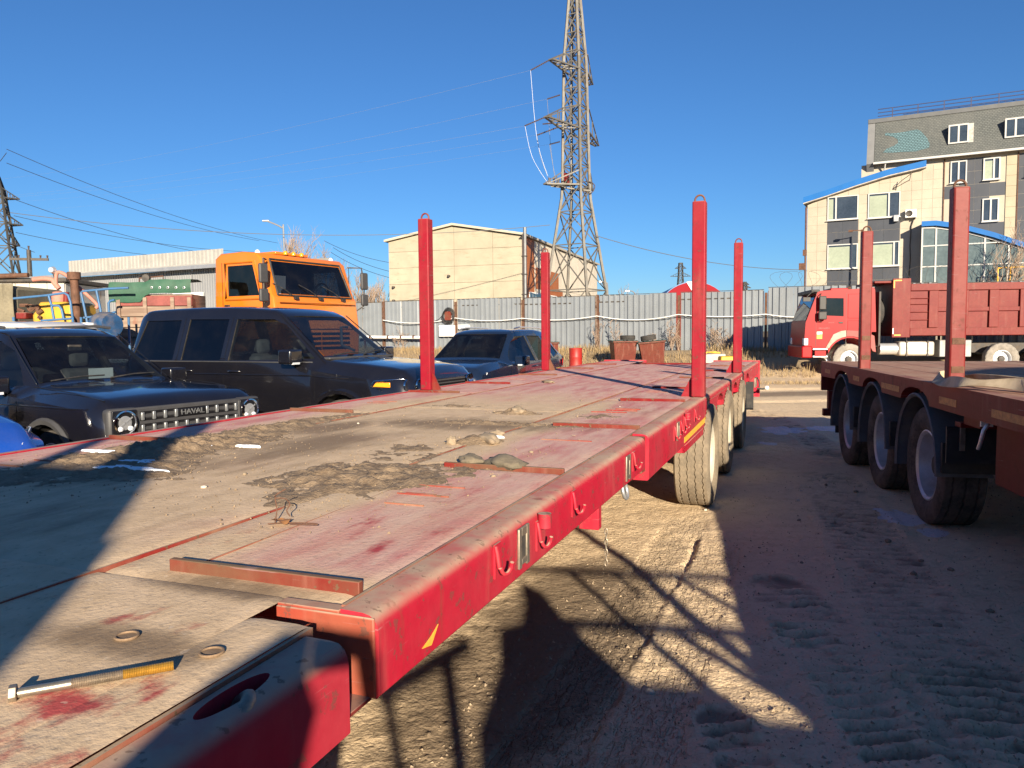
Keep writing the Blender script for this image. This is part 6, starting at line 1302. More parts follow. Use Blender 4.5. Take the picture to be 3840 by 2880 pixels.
# white car behind the black SUV
wp = at_y(60*K, 705*K, 12.6)
wk = [(2.2, .6, .76, .7, .45), (2.15, .9, .86, .76, .7), (1.5, 1.05, .9, .78, .92), (.9, 1.1, .9, .72, 1.0), (.1, 1.68, .9, .62, 1.05), (-.1, 1.74, .9, .62, 1.05), (-1.2, 1.76, .9, .62, 1.06), (-1.95, 1.70, .9, .60, 1.08), (-2.15, 1.15, .88, .72, 1.05), (-2.2, .6, .84, .74, .55)]
wwn = [([(.7, 1.12), (.2, 1.55), (.0, 1.62), (-.4, 1.63), (-.4, 1.08)], 'glass_mid'), ([(-.5, 1.08), (-.5, 1.63), (-1.2, 1.63), (-1.2, 1.1)], 'glass_mid'), ([(-1.3, 1.1), (-1.3, 1.63), (-1.8, 1.6), (-1.95, 1.2)], 'glass_mid')]
whc, WC, wb_ = make_car('estate_car', 'white car whose roof and windows show behind the black SUV', (wp.x+.50, 12.6, -.45, .20), wk, wwn, [(.86, -.66, 1.13), (.86, .66, 1.13), (.15, .56, 1.64), (.15, -.56, 1.64)], None, 'whitecar', (1.35, -1.35), .42, cowl=.90, gaps=((-.45, .45, 1.62),))

# ------------------------------------------------------------------ orange cab-over truck
kz = thing('orange_truck', 'orange cab-over truck with wide windscreen parked against the grey warehouse', 'truck', (-3.85, 15.35, .05), -.514)
kp = [(.05, 1.20), (.08, 1.75), (.0, 2.36), (-.06, 2.42), (-.30, 3.10), (-.42, 3.20), (-.8, 3.245), (-1.40, 3.235), (-1.56, 3.14), (-1.60, 2.3), (-1.59, 1.35), (-1.5, 1.30), (-1.42, 1.62), (-.75, 1.62), (-.52, 1.20)]
ks = MB().prism([(x, -1.16, z) for x, z in kp], (0, 2.32, 0)); ki = MB().prism([(x, -1.08, z) for x, z in [(-.06, 1.75), (-.07, 2.36), (-.36, 3.08), (-.5, 3.14), (-1.48, 3.14), (-1.52, 1.75)]], (0, 2.16, 0))
kw = [(-.36, 2.40), (-.52, 2.98), (-1.20, 2.98), (-1.20, 2.40)]; kc = MB().prism([(x, -1.4, z) for x, z in kw], (0, 2.8, 0))
P = [Vector((-.035, -1.00, 2.44)), Vector((-.035, 1.00, 2.44)), Vector((-.275, .94, 3.06)), Vector((-.275, -.94, 3.06))]; n_ = Vector((.94, 0, .36)).normalized()
kz_me = ks.mesh('cab', 'orangecab'); o = link('tmp', kz_me); bm_ = o.modifiers.new('b', 'BEVEL'); bm_.width = .12; bm_.segments = 4; bm_.limit_method = 'ANGLE'; bm_.angle_limit = R(60)
bpy.context.view_layer.update(); kz_me = bpy.data.meshes.new_from_object(o.evaluated_get(bpy.context.evaluated_depsgraph_get())); bpy.data.objects.remove(o)
kb = MB().prism([(-1.99, -.75, 2.45), (-1.99, .75, 2.45), (-1.99, .75, 2.95), (-1.99, -.75, 2.95)], (.2, 0, 0)); kb2 = MB().prism([(-1.8, -.70, 2.45), (-1.8, .70, 2.45), (-1.8, .70, 2.92), (-1.8, -.70, 2.92)], (.5, 0, 0))
kcab = link('cab', cut_mesh(kz_me, [ki, kc, kb2, MB().prism([p-n_*.15 for p in P], tuple(n_*.4))], 32), kz)
MB().add([p-n_*.01 for p in P], [(0, 1, 2, 3)]).build('windscreen', 'glass_mid', kz)
for p_, q_ in (((-.02, -1.02, 2.40), (-.02, 1.02, 2.40)), ((-.285, -.96, 3.09), (-.285, .96, 3.09))): MB().tube([p_, q_], .02, 6).build('windscreen_seal', 'black', kz)
for sg in (-1, 1): MB().tube([(-.02, sg*1.02, 2.40), (-.285, sg*.96, 3.09)], .02, 6).build('windscreen_seal', 'black', kz)
for sg in (-1, 1):
    MB().add([(x, sg*1.14, z) for x, z in kw], [(0, 1, 2, 3)]).build('door_window', 'glass_mid', kz)
    fr = MB()
    pts_ = [(x, sg*1.165, z) for x, z in [(-.30, 2.34), (-.48, 3.04), (-1.26, 3.04), (-1.26, 2.34)]]
    fr.tube(pts_, .03, 6, closed=True).build('window_surround', 'orangecab', kcab, 40)
    for gx in (-.20, -1.36): MB().box(gx-.006, gx+.006, sg*1.1605-.002, sg*1.1605+.002, 1.65, 3.05).build('door_gap', 'lampblack', kcab)
    MB().box(-1.30, -1.16, sg*1.17-.02, sg*1.17+.02, 2.18, 2.24).build('door_handle', 'black', kcab, bevel=.01)
# side mirrors on tube arms
for sg in (-1, 1):
    MB().tube([(-.20, sg*1.12, 3.06), (-.02, sg*1.36, 3.06), (.02, sg*1.40, 2.7), (.0, sg*1.38, 2.25), (-.12, sg*1.14, 2.08)], .016, 6).build('mirror_arm', 'dkmetal', kz, 50)
    MB().box(-.02, .05, sg*1.40-.10, sg*1.40+.10, 2.60, 2.96).build('side_mirror', 'trim', kz, bevel=.03, seg=3); MB().box(-.02, .05, sg*1.40-.10, sg*1.40+.10, 2.26, 2.50).build('wide_mirror', 'trim', kz, bevel=.03, seg=3)
for y in (-.62, .05, .70): wiper(kz, (.03, y, 2.36), (-.10, y-.45, 2.62)); MB().box(.0, .07, y-.03, y+.05, 2.33, 2.38).build('wiper_boss', 'black', kz)
MB().tube([(.055, -1.05, 2.26), (.075, 0, 2.262), (.055, 1.05, 2.26)], .010, 5).build('panel_crease', plain('orange_shadow_gap', (.2, .05, .005), .6), kz); MB().tube([(.085, -1.05, 1.76), (.095, 0, 1.76), (.085, 1.05, 1.76)], .010, 5).build('panel_crease', 'lampblack', kz)
for i in range(4):
    for sg in (-1, 1): MB().box(.072, .09, sg*.42-.40, sg*.42+.40, 1.36+i*.095, 1.41+i*.095).build('grille_slot', 'lampblack', kcab)
MB().box(-.05, .22, -1.2, 1.2, .62, 1.14).build('bumper', 'orangecab', kz, bevel=.05); MB().box(-1.30, -.65, -.45, .45, 3.24, 3.30).build('roof_hatch', 'orangecab', kz, bevel=.02)
for y in (-.22, 0, .22): MB().lathe([(.001, .0), (.04, 0), (.045, -.05), (.03, -.07), (.001, -.075)], 10, X=Matrix.Translation((-.62, y, 3.245)) @ Matrix.Rotation(R(-90), 4, 'X')).build('roof_lamp', 'amber', kz, 50)
for y in (-1.0, 1.0): MB().lathe([(.001, .0), (.05, 0), (.055, -.04), (.03, -.08), (.001, -.09)], 10, X=Matrix.Translation((-.55, y, 3.19)) @ Matrix.Rotation(R(-90), 4, 'X')).build('marker_lamp', 'lamp_clear', kz, 50)
MB().tube([(-.42+.07*math.sin(q), .52+.23*math.cos(q), 2.48+.22*math.sin(q)) for q in np.linspace(0, 2*math.pi, 22, endpoint=False)], .018, 6, closed=True).build('steering_wheel', 'black', kz, 50); MB().box(-.35, -.12, -1.0, 1.0, 1.8, 2.38).build('dashboard', 'interior', kz, bevel=.04)
for y in (-.6, .55): MB().box(-1.3, -.85, y-.25, y+.25, 1.8, 2.05).box(-1.35, -1.2, y-.24, y+.24, 2.0, 2.62).build('seat', 'seat', kz, bevel=.05)
mb = MB(); rnd = random.Random(2)
mb.grid([[(-.50-.68*i/7, -1.10+rnd.uniform(-.02, .04), 2.45+.46*j/6+rnd.uniform(-.03, .03)) for i in range(8)] for j in range(7)]); mb.build('black_bag', 'lampblack', kz)
for x in (-1.08, -4.4, -5.8):
    for sg in (-1, 1): put_wheel(kz, (x, sg*.98, .545), 0 if sg < 0 else math.pi, TM3, RM3, HM3)
MB().box(-7.5, -.3, -.5, -.38, .75, 1.05).box(-7.5, -.3, .38, .5, .75, 1.05).box(-.5, -.4, -.38, .38, .75, 1.05).build('chassis_frame', 'dkmetal', kz)
# ------------------------------------------------------------------ left yard: machinery, tarp-covered body, rusty wagon
def L1(x, y, Y): return at_y(x*.4822, 900+y*.4822, Y)
M['pink'] = plain('faded_pink_paint', (.42, .17, .13), .7, 0, .2, 5, (.3, .2, .14), .4); M['yellow'] = plain('oily_yellow_paint', (.50, .29, .02), .5, 0, .15, 4, (.10, .06, .03), .5); M['bluepipe'] = plain('blue_railing_paint', (.035, .12, .26), .5, 0, .15, 5, (.2, .17, .13), .2)
t = NT('rust_streaked_white'); st_ = t.noise(3, 5, .65, t.scale(t.pos, (1, 1, .25))); n1 = t.noise(2, 6, .65); c = t.mix(t.ramp(st_, .55, .72), (.44, .42, .38), (.20, .10, .055)); c = t.mix(t.ramp(n1, .62, .68), c, (.12, .055, .03)); M['rustwhite'] = t.fin(c, .7, 0)
M['canvas'] = plain('olive_canvas', (.17, .15, .105), .95, 0, .25, 3, bump=.4); M['greentarp'] = plain('green_tarpaulin', (.014, .075, .042), .6, 0, .2, 3, (.09, .11, .08), .3, .3)
t = NT('weathered_planks'); n1 = t.noise(4, 5, .6, t.scale(t.pos, (.3, .3, 3))); n2 = t.noise(3, 6, .65); c = t.mix(t.ramp(n1, .35, .7), (.27, .20, .15), (.17, .115, .085)); c = t.mix(t.ramp(n2, .55, .63, 0, .8), c, (.22, .10, .07)); M['planks'] = t.fin(c, .9, 0, t.bump(n1, .4, .01)); M['redband'] = plain('faded_red_band', (.20, .055, .048), .8, 0, .25, 4)
Yw = 19.0; a = L1(-40, 330, Yw); b = L1(480, 310, Yw)
wg = thing('rusty_wagon', 'white rust-streaked wagon body with dark roof pipe beside the warehouse', 'wagon', (a.x, Yw, 0), R(4)); Lx = b.x-a.x
for k in range(4): link('side_panel', MB().box(0, Lx/4-.01, 0, .05, .6, a.z).mesh('side_panel', 'rustwhite') if k == 0 else bpy.data.meshes['side_panel'], wg, (k*Lx/4, 0, 0))
MB().box(0, Lx, .05, 2.2, .6, a.z-.02).build('wagon_body', 'rustwhite', wg); MB().box(-.1, Lx+.1, -.12, 2.3, a.z, a.z+.10).build('roof_edge', 'dkmetal', wg, bevel=.02)
mb = MB(); mb.tube([(-.5, -.2, a.z+.12), (Lx*.55, -.2, a.z+.16)], .06, 8).build('roof_pipe', 'rust', wg, 50)
for x in (.5, Lx-.5): MB().lathe([(.001, -.1), (.38, -.1), (.38, .1), (.001, .1)], 20, X=Matrix.Translation((x, .3, .38))).build('wheel', 'tyre', wg, 40)
MB().box(.1, Lx-.1, .2, 2.0, .45, .6).build('underframe', 'dkmetal', wg)
# olive canvas-topped trailer at the frame edge
cv = L1(105, 340, 15.5); cl = L1(-250, 340, 15.5)
ct = thing('canvas_truck', 'olive canvas-covered truck body standing before the rusty wagon', 'truck', (cl.x, 15.5, 0)); W_ = cv.x-cl.x
rows = []
for j in range(8): rows.append([(W_*i/14, .03*math.sin(i*2.1)+.02*math.sin(j*1.7+i), 1.0+(cv.z-1.0)*j/7) for i in range(15)])
mb = MB(); mb.grid(rows); mb.build('canvas_side', 'canvas', ct, 60); MB().box(0, W_-.02, .06, 1.8, 1.0, cv.z-.03).build('canvas_top', 'canvas', ct, bevel=.08, seg=3); MB().box(0, W_, .0, 1.8, .8, 1.0).build('bed', 'dkmetal', ct)
for x in (.6, W_-.6): MB().lathe([(.001, -.14), (.45, -.14), (.45, .14), (.001, .14)], 20, X=Matrix.Translation((x, .2, .45))).build('wheel', 'tyre', ct, 40)
# yellow and pink heater unit with pipes
Ym = 14.6
hm = thing('heater_unit', 'oily yellow heating unit with pink pressure vessel, pipes and rusty chimney', 'machine', (L1(400, 700, Ym).x, Ym, 0))
hx = hm.location.x
def H(x, y, d=0): p = L1(x, y, Ym+d); return Vector((p.x-hx, d, p.z))
q0, q1 = H(265, 620), H(560, 480)
MB().prism([(q0.x, -.05, 1.0), (q1.x, -.05, 1.0), (q1.x, -.05, q1.z-.05), (q1.x-.1, -.05, q1.z), (q0.x+.15, -.05, q1.z), (q0.x, -.05, q1.z-.25)], (0, .9, 0)).build('housing', 'yellow', hm, bevel=.03)
MB().box(q0.x-.1, q1.x+.9, -.1, .9, .35, 1.0).build('bed_frame', 'dkmetal', hm)
for x in (q0.x+.2, q1.x+.6):
    MB().lathe([(.001, -.12), (.4, -.12), (.4, .12), (.001, .12)], 20, X=Matrix.Translation((x, .1, .4))).build('wheel', 'tyre', hm, 40)
v0, v1 = H(388, 490), H(388, 370); r_ = (H(440, 400).x-H(335, 400).x)/2
MB().lathe([(r_, 0), (r_, v1.z-v0.z-.08), (r_*.8, v1.z-v0.z-.02), (.04, v1.z-v0.z), (.001, v1.z-v0.z)], 20, X=Matrix.Translation((v0.x, .3, v0.z-.05)) @ Matrix.Rotation(R(90), 4, 'X')).build('pressure_vessel', 'pink', hm, 40)
MB().tube(sp(H(388, 372, 0)+Vector((0, .3, 0)), H(352, 330)+Vector((0, .3, 0)), H(330, 300)+Vector((0, .3, 0)), H(260, 292)+Vector((0, .3, 0)), H(180, 300)+Vector((0, .3, 0))), .045, 8).build('outlet_pipe', 'pink', hm, 60)
MB().tube(sp(H(365, 365)+Vector((0, .3, 0)), H(362, 300)+Vector((0, .3, 0)), H(372, 245)+Vector((0, .3, 0)), H(420, 250)+Vector((0, .3, 0)), H(480, 295)+Vector((0, .3, 0)), H(530, 350)+Vector((0, .3, 0)), H(620, 430)+Vector((0, .3, 0)), H(690, 500)+Vector((0, .3, 0)), H(680, 525)+Vector((0, .3, 0))), .035, 8).build('swan_neck_pipe', 'pink', hm, 60)
mv = H(345, 225); MB().lathe([(.001, -.05), (.05, -.05), (.07, .02), (.05, .06), (.001, .06)], 14, X=Matrix.Translation((mv.x, .25, mv.z))).build('work_lamp', 'silver', hm, 40); MB().tube([(mv.x, .3, mv.z-.05), (H(362, 290).x, .3, H(362, 290).z)], .03, 6).build('lamp_bracket', 'dkmetal', hm)
c0, c1 = H(585, 680), H(550, 255); MB().tube([(c0.x, .1, .9), (c0.x-.01, .1, c0.z), (c1.x, .1, c1.z)], .075, 10).build('chimney', 'rust', hm, 50); MB().tube([(c1.x, .1, c1.z-.12), (c1.x, .1, c1.z+.02)], .12, 10).build('chimney_cap', 'rust', hm, 50)
MB().tube([H(465, 500)+Vector((0, .2, 0)), H(470, 400)+Vector((0, .2, 0))], .05, 8).build('red_cylinder', 'redfade', hm, 50)
rd = random.Random(4); mb = MB()
for k in range(7): p = H(rd.uniform(190, 330), rd.uniform(530, 600)); mb.tube([p+Vector((rd.uniform(-.12, .12), -.1, rd.uniform(-.08, .08))), p+Vector((rd.uniform(-.15, .15), -.12, rd.uniform(-.08, .1)))], .035, 6)
mb.tube([H(270, 530)+Vector((.06*math.cos(a_), -.12, .06*math.sin(a_))) for a_ in np.linspace(0, 6.28, 12, endpoint=False)], .015, 6, closed=True); mb.build('valve_gear', 'rust', hm, 40)
mb = MB(); mb.box(H(160, 600).x, H(240, 600).x, -.15, .1, H(160, 615).z, H(160, 565).z).build('red_gearbox', 'redfade', hm, bevel=.02)
# blue railings in front
def rails(paths, label, Y=14.0):
    o = thing('pipe_railing', label, 'railing', (0, Y, 0)); 
    for P_ in paths:
        MB().tube([(L1(x, y, Y).x, 0, L1(x, y, Y).z) for x, y in P_], .022, 8).build('rail_tube', 'bluepipe', o, 50)
    xs = [x for P_ in paths for x, y in P_]; 
    for x in (min(xs), max(xs)): MB().tube([(L1(x, 600, Y).x, 0, 0), (L1(x, 600, Y).x, 0, L1(x, 600, Y).z)], .022, 8).build('rail_leg', 'bluepipe', o)
    return o
rails([[(105, 455), (370, 430), (500, 412), (530, 430), (548, 480), (565, 600), (545, 612), (320, 628)], [(378, 430), (400, 505), (420, 615)], [(400, 508), (460, 512), (480, 540), (495, 612)]], 'blue pipe railing across the yellow heating unit')
rails([[(690, 700), (655, 520), (630, 410), (645, 398), (860, 378), (1000, 372)], [(750, 392), (785, 560)], [(650, 605), (790, 590), (900, 560)], [(855, 700), (845, 490), (860, 472), (890, 466)]], 'blue pipe railing between the rusty chimney and the tarp-covered body')
# small junk behind the cars
jk = L1(820, 640, 13.4); o = MB().lathe([(.001, -.2), (.20, -.2), (.23, -.1), (.23, .1), (.20, .2), (.001, .2)], 22, X=Matrix.Translation((0, 0, jk.z-.05)) @ Matrix.Rotation(R(60), 4, 'Z')).box(-.1, .1, -.25, .25, .0, jk.z-.2).build('blue_drum', plain('blue_machine_paint', (.012, .055, .14), .5, 0, .3, 6, (.25, .18, .1), .5), None, 40, loc=(jk.x, 13.4, 0)); tag(o, 'blue rounded machine drum between the railings and the plank body', 'machine')
jk = L1(670, 690, 13.2); o = MB().lathe([(.001, 0), (.12, 0), (.14, .28), (.13, .30), (.001, .28)], 20, X=Matrix.Translation((0, 0, jk.z-.2)) @ Matrix.Rotation(R(90), 4, 'X')).box(-.3, .3, -.2, .2, 0, jk.z-.2).build('white_bucket', 'whitebox', None, 40, loc=(jk.x, 13.2, 0)); tag(o, 'white plastic bucket on a stand beside the blue railing', 'bucket')
# tarp-covered plank body
Yt = 14.4; tb = thing('plank_body', 'weathered plank truck body under a green tarpaulin with eyelets', 'truck body', (L1(900, 500, Yt).x, Yt, 0), R(5)); W_ = L1(1475, 500, Yt).x-L1(900, 500, Yt).x
zt_ = L1(900, 430, Yt).z; zb_ = L1(900, 800, Yt).z
nb_ = 7
for k in range(nb_):
    z0 = zb_-.5+(zt_-zb_+.5)*k/nb_; z1 = zb_-.5+(zt_-zb_+.5)*(k+1)/nb_-.012
    MB().box(0, W_, 0, .05, z0, z1).build('plank', 'redband' if k == nb_-1 else 'planks', tb, bevel=.006)
for x in (.02, W_*.36, W_*.72, W_-.08): MB().box(x, x+.07, -.035, .0, zb_-.5, zt_-.04).build('post', 'planks', tb, bevel=.006)
MB().box(.02, W_-.02, .06, .9, zb_-.5, zt_+.02).build('load_box', 'planks', tb); MB().box(.1, W_-.1, .2, .9, .4, zb_-.5).build('underframe', 'dkmetal', tb)
for x in (.35, W_-.35): MB().lathe([(.001, -.14), (.45, -.14), (.45, .14), (.001, .14)], 20, X=Matrix.Translation((x, .2, .45))).build('wheel', 'tyre', tb, 40)
tz = L1(900, 350, Yt).z; rows = []
for j, (yy, dz) in enumerate(((.7, .02), (.4, .05), (-.02, .03), (-.05, -.06), (-.055, -.17), (-.03, -.30))):
    rows.append([(-.10+(W_+.10)*i/16, yy+.006*math.sin(i*1.9+j), tz+.02+dz*(1 if j < 3 else (1.15 if i < 7 else .75))+.005*math.sin(i*1.3)+(.05 if i > 7 else 0)) for i in range(17)])
mb = MB(); mb.grid(rows); o = mb.build('tarpaulin', 'greentarp', tb, 60)
for i in range(5):
    e = L1(1178+61*i, 370, Yt); MB().tube([(e.x-tb.location.x+.018*math.cos(q), -.068+.03*(e.x-tb.location.x)*.0, e.z+.02*math.sin(q)-.0) for q in np.linspace(0, 6.28, 12, endpoint=False)], .006, 5, closed=True).build('eyelet', 'galv', o)
MB().tube([H(0, 0)*0+Vector((.25, .5, tz)), Vector((.25, .5, tz+.16)), Vector((.70, .5, tz+.20)), Vector((.70, .5, tz))], .015, 6).build('hoop', 'rust', tb); MB().lathe([(.001, -.05), (.07, -.04), (.08, 0), (.07, .05), (.001, .06)], 12, X=Matrix.Translation((.40, .45, tz+.16))).build('beacon', 'dkmetal', tb, 40)

# ------------------------------------------------------------------ bins, drum, tyres and odds and ends below the fence
M['binred'] = red_metal('rusty_red_bin', (.115, .020, .013), fade=(.13, .035, .02), dustamt=.3, chipamt=.6, chip=(.07, .035, .022), streak=.3); M['drumred'] = plain('bright_red_drum', (.27, .012, .009), .5, 0, .15, 5, (.2, .06, .04), .3)
M['greenlid'] = plain('green_lid', (.03, .10, .06), .6, 0, .2, 6)
def C3(x, y, Y): return at_y(1800+x*.4973, 900+y*.4973, Y)
def bin_(x0, x1, ytop, Y, rz, label, tilt=0):
    a_, b_ = C3(x0, ytop, Y), C3(x1, ytop, Y); w_ = (b_.x-a_.x)/2; z0 = gz((a_.x+b_.x)/2, Y)+.02; h = a_.z-z0
    o = thing('waste_bin', label, 'bin', ((a_.x+b_.x)/2, Y, z0), rz, 'rusty waste bins on the bank'); o.rotation_euler = (0, tilt, rz)
    v = [(-w_*.78, -.40, 0), (w_*.78, -.40, 0), (w_*.78, .40, 0), (-w_*.78, .40, 0), (-w_, -.55, h), (w_, -.55, h), (w_, .55, h), (-w_, .55, h)]
    MB().add(v, [(3, 2, 1, 0), (0, 1, 5, 4), (1, 2, 6, 5), (2, 3, 7, 6), (3, 0, 4, 7)]).add([(x*.97, y*.97, z+.01) for x, y, z in v], [(0, 1, 2, 3), (4, 5, 1, 0), (5, 6, 2, 1), (6, 7, 3, 2), (7, 4, 0, 3)]).build('bin_body', 'binred', o)
    for y in (-.57, .57): MB().box(-w_-.03, w_+.03, y-.025, y+.025, h-.05, h+.02).build('rim_bar', 'binred', o, bevel=.008)
    for x in (-w_-.02, w_+.02): MB().box(x-.02, x+.02, -.545, .545, h-.05, h+.02).build('rim_bar', 'binred', o, bevel=.008)
    rows = [[(-w_-.06+(2*w_+.12)*i/9, -.62+1.24*j/5, h+.03+.02*math.sin(i*2+j*1.3)-(.06 if j == 0 else 0)) for i in range(10)] for j in range(6)]
    mb = MB(); mb.grid(rows); mb.build('lid_sheet', 'greenlid', o, 60)
    return o, h, w_
b1, h1, w1 = bin_(990, 1165, 765, 31.5, R(3), 'upright rusty red bin with a tyre lying flat on its green cover')
b2, h2, w2 = bin_(1212, 1400, 768, 31.2, R(-6), 'tilted rusty red bin with a tyre leaning on its green cover', R(-5))
b3, h3, w3 = bin_(500, 585, 775, 33.5, R(0), 'half-hidden rusty red bin behind the dark blue SUV')
TB = tyre_mesh('tyre_ring', 'tyre_dark', .31, .20, .19, 40, (-.2, .2), .005)
o = link('old_tyre', TB, None, b1.matrix_local @ Vector((0, 0, 0)), (0, 0, 0)); o.location = (b1.location.x+.18, b1.location.y-.1, b1.location.z+h1+.15); o.rotation_euler = (R(90), 0, 0); o.scale = (1, .95, 1); tag(o, 'old black tyre lying flat on the upright rusty bin', 'tyre', 'tyres on the bins')
o = link('old_tyre', TB, None); o.location = (b2.location.x-.22, b2.location.y-.1, b2.location.z+h2+.16); o.rotation_euler = (R(90), R(-9), R(0)); tag(o, 'old black tyre resting aslant on the tilted rusty bin', 'tyre', 'tyres on the bins')
a_, b_ = C3(672, 815, 30), C3(770, 815, 30); w_ = (b_.x-a_.x)/2; z0 = gz((a_.x+b_.x)/2, 30)
dr_ = MB().lathe([(.001, 0), (w_, 0), (w_*1.03, .02), (w_, .04), (w_, (a_.z-z0)*.33), (w_*1.03, (a_.z-z0)*.35), (w_, (a_.z-z0)*.37), (w_, (a_.z-z0)*.66), (w_*1.03, (a_.z-z0)*.68), (w_, (a_.z-z0)*.70), (w_, a_.z-z0-.03), (w_*1.03, a_.z-z0), (w_*.96, a_.z-z0), (w_*.95, a_.z-z0-.03), (.001, a_.z-z0-.03)], 28, X=Matrix.Rotation(R(90), 4, 'X')).build('oil_drum', 'drumred', None, 40, loc=((a_.x+b_.x)/2, 30, z0)); tag(dr_, 'bright red steel oil drum standing in the dry grass', 'drum')
p = C3(1742, 885, 26); o = MB().box(-.42, .42, -.3, .3, 0, p.z-.1+.22).build('concrete_block', 'concrete', None, bevel=.03, loc=(p.x, 26, 0)); tag(o, 'grey concrete block in the grass behind the trailer', 'block')
zc = p.z+.12
o = MB().tube([(-.3, 0, .03), (.0, .05, .05), (.3, -.05, .03)], .03, 6).tube([(-.1, -.1, .05), (.2, .1, .07)], .02, 6).build('tangled_scrap', 'yellowtape', None, loc=(p.x, 26, zc)); tag(o, 'yellowish tangled scrap lying on the concrete block', 'scrap')
p = C3(1875, 895, 24); o = MB().prism([(-.38, -.2, 0), (.38, -.2, 0), (.34, -.2, p.z+.08), (-.28, -.2, p.z+.08)], (0, .4, 0)).build('yellow_box', plain('yellow_plastic', (.55, .33, .02), .5, 0, .1, 5), None, bevel=.03, loc=(p.x, 24, 0)); tag(o, 'yellow plastic box seen past the trailer tail', 'box')
p = C3(2168, 700, 33.2)

# ------------------------------------------------------------------ things lying on the crimson deck
TX = Matrix.Translation((TO.x, TO.y, 0)) @ Matrix.Rotation(math.pi/2-TA, 4, 'Z')
def on_deck(s_, w_, z=DZ): return TX @ Vector((s_, w_, z))
dkz = lambda s_, w_: DZ+(float(fbm(np.array([s_]), np.array([w_]), 1.1, 3, 7)[0])-.5)*.010
a_, b_ = on_deck(-.55, .385, dkz(-.55, .385)+.0100), on_deck(-.372, .215, dkz(-.372, .215)+.0094); ax = (b_-a_); L_ = ax.length
bo = thing('long_bolt', 'long steel bolt with hexagonal head and brassy half lying on the deck', 'bolt', a_, math.atan2(ax.y, ax.x))
MB().lathe([(.0085, 0), (.0085, L_*.32), (.0085, L_*.33)], 14, X=Matrix.Rotation(R(-90), 4, 'Z')).build('shank', plain('bright_shank', (.36, .33, .27), .35, .8, .15, 40), bo, 50)
pf = []
for i in range(60): pf += [(.0092 if i % 2 else .0078, L_*.33+L_*.33*i/59)]
MB().lathe(pf, 14, X=Matrix.Rotation(R(-90), 4, 'Z')).build('thread', 'steel', bo)
pf = [(.0092 if i % 2 else .0082, L_*.66+L_*.34*i/59) for i in range(60)]+[(.001, L_)]
MB().lathe(pf, 14, X=Matrix.Rotation(R(-90), 4, 'Z')).build('brassy_thread', plain('brassy_coating', (.42, .24, .04), .4, .6, .25, 60), bo)
MB().lathe([(.001, -.012), (.0165, -.012), (.0165, 0), (.001, 0)], 6, X=Matrix.Rotation(R(-90), 4, 'Z')).build('hex_head', 'steel', bo, bevel=.001)
# leaf and wire
t = NT('dry_leaf'); c = t.mix(t.noise(60, 4), (.38, .19, .07), (.26, .11, .04)); M['leaf'] = t.fin(c, .7, 0)
p = on_deck(.60, .72, 1.088); mb = MB(); rows = [[((i-3)*.012*(1-abs(j-3)/4.2), (j-3)*.0125, .006+.004*((i-3)/3)**2+.006*math.sin(j*.9)) for i in range(7)] for j in range(7)]; mb.grid(rows); mb.grid([[(x, y, z-.0012) for x, y, z in r_] for r_ in rows])
o = mb.build('dry_leaf', 'leaf', None, 60, loc=p, rot=(.1, .1, .6)); tag(o, 'curled brown dry leaf lying on the deck by the bent wire', 'leaf')
q_ = lambda s_, w_, z: tuple(on_deck(s_, w_, DZ+z)-p)
mb = MB().tube(sp(q_(.60, .745, .006), q_(.615, .748, .045), q_(.61, .75, .085), q_(.60, .735, .10), q_(.62, .715, .115)), .0021, 5).tube(sp(q_(.61, .75, .085), q_(.63, .725, .08), q_(.64, .715, .06), q_(.63, .72, .04), q_(.64, .715, .02)), .0021, 5).tube(sp(q_(.57, .75, .008), q_(.60, .71, .008), q_(.62, .62, .009), q_(.61, .585, .01), q_(.60, .60, .01), q_(.59, .68, .009)), .0021, 5)
o = mb.build('bent_wire', 'rust', None, 60, loc=p); tag(o, 'rusty bent wire sticking up from the deck beside the leaf', 'wire')
# muddy rag, clods, stones
def lump(seed, sx, sy, sz, n=3):
    bm = bmesh.new(); bmesh.ops.create_icosphere(bm, subdivisions=n, radius=1); rd_ = random.Random(seed); of = Vector((rd_.uniform(0, 50), rd_.uniform(0, 50), rd_.uniform(0, 50)))
    from mathutils import noise as mn
    for v in bm.verts:
        k = 1+.38*mn.noise(v.co*1.6+of)+.18*mn.noise(v.co*4.5+of); v.co *= k; v.co.x *= sx; v.co.y *= sy; v.co.z *= sz
    me = bpy.data.meshes.new('lump'); bm.to_mesh(me); bm.free(); me.shade_smooth(); return me
M['clod'] = plain('dry_clod', (.25, .19, .13), .95, 0, .25, 25, (.36, .29, .2), .5, .5); M['rag'] = plain('muddy_rag', (.12, .105, .075), .95, 0, .35, 20, (.28, .22, .15), .5, .5); M['pebble'] = plain('pale_pebble', (.52, .46, .38), .85, 0, .2, 30); M['snow'] = plain('old_snow', (.80, .83, .88), .6, 0, .05, 20, bump=.4)
def lay(name, me, mat, s_, w_, z, rz, label, cat, group=None):
    me.materials.append(M[mat]); o = link(name, me, None, on_deck(s_, w_, DZ+z), (0, 0, rz)); tag(o, label, cat, group); return o
lay('muddy_rag', lump(3, .075, .12, .030), 'rag', 1.835, .42, .022, .6, 'crumpled muddy grey-brown rag lying behind a raised cross-bar', 'rag')
lay('muddy_rag', lump(8, .055, .085, .026), 'rag', 1.86, .60, .022, .2, 'dark stiff lump of muddy cloth beside the larger rag', 'rag')
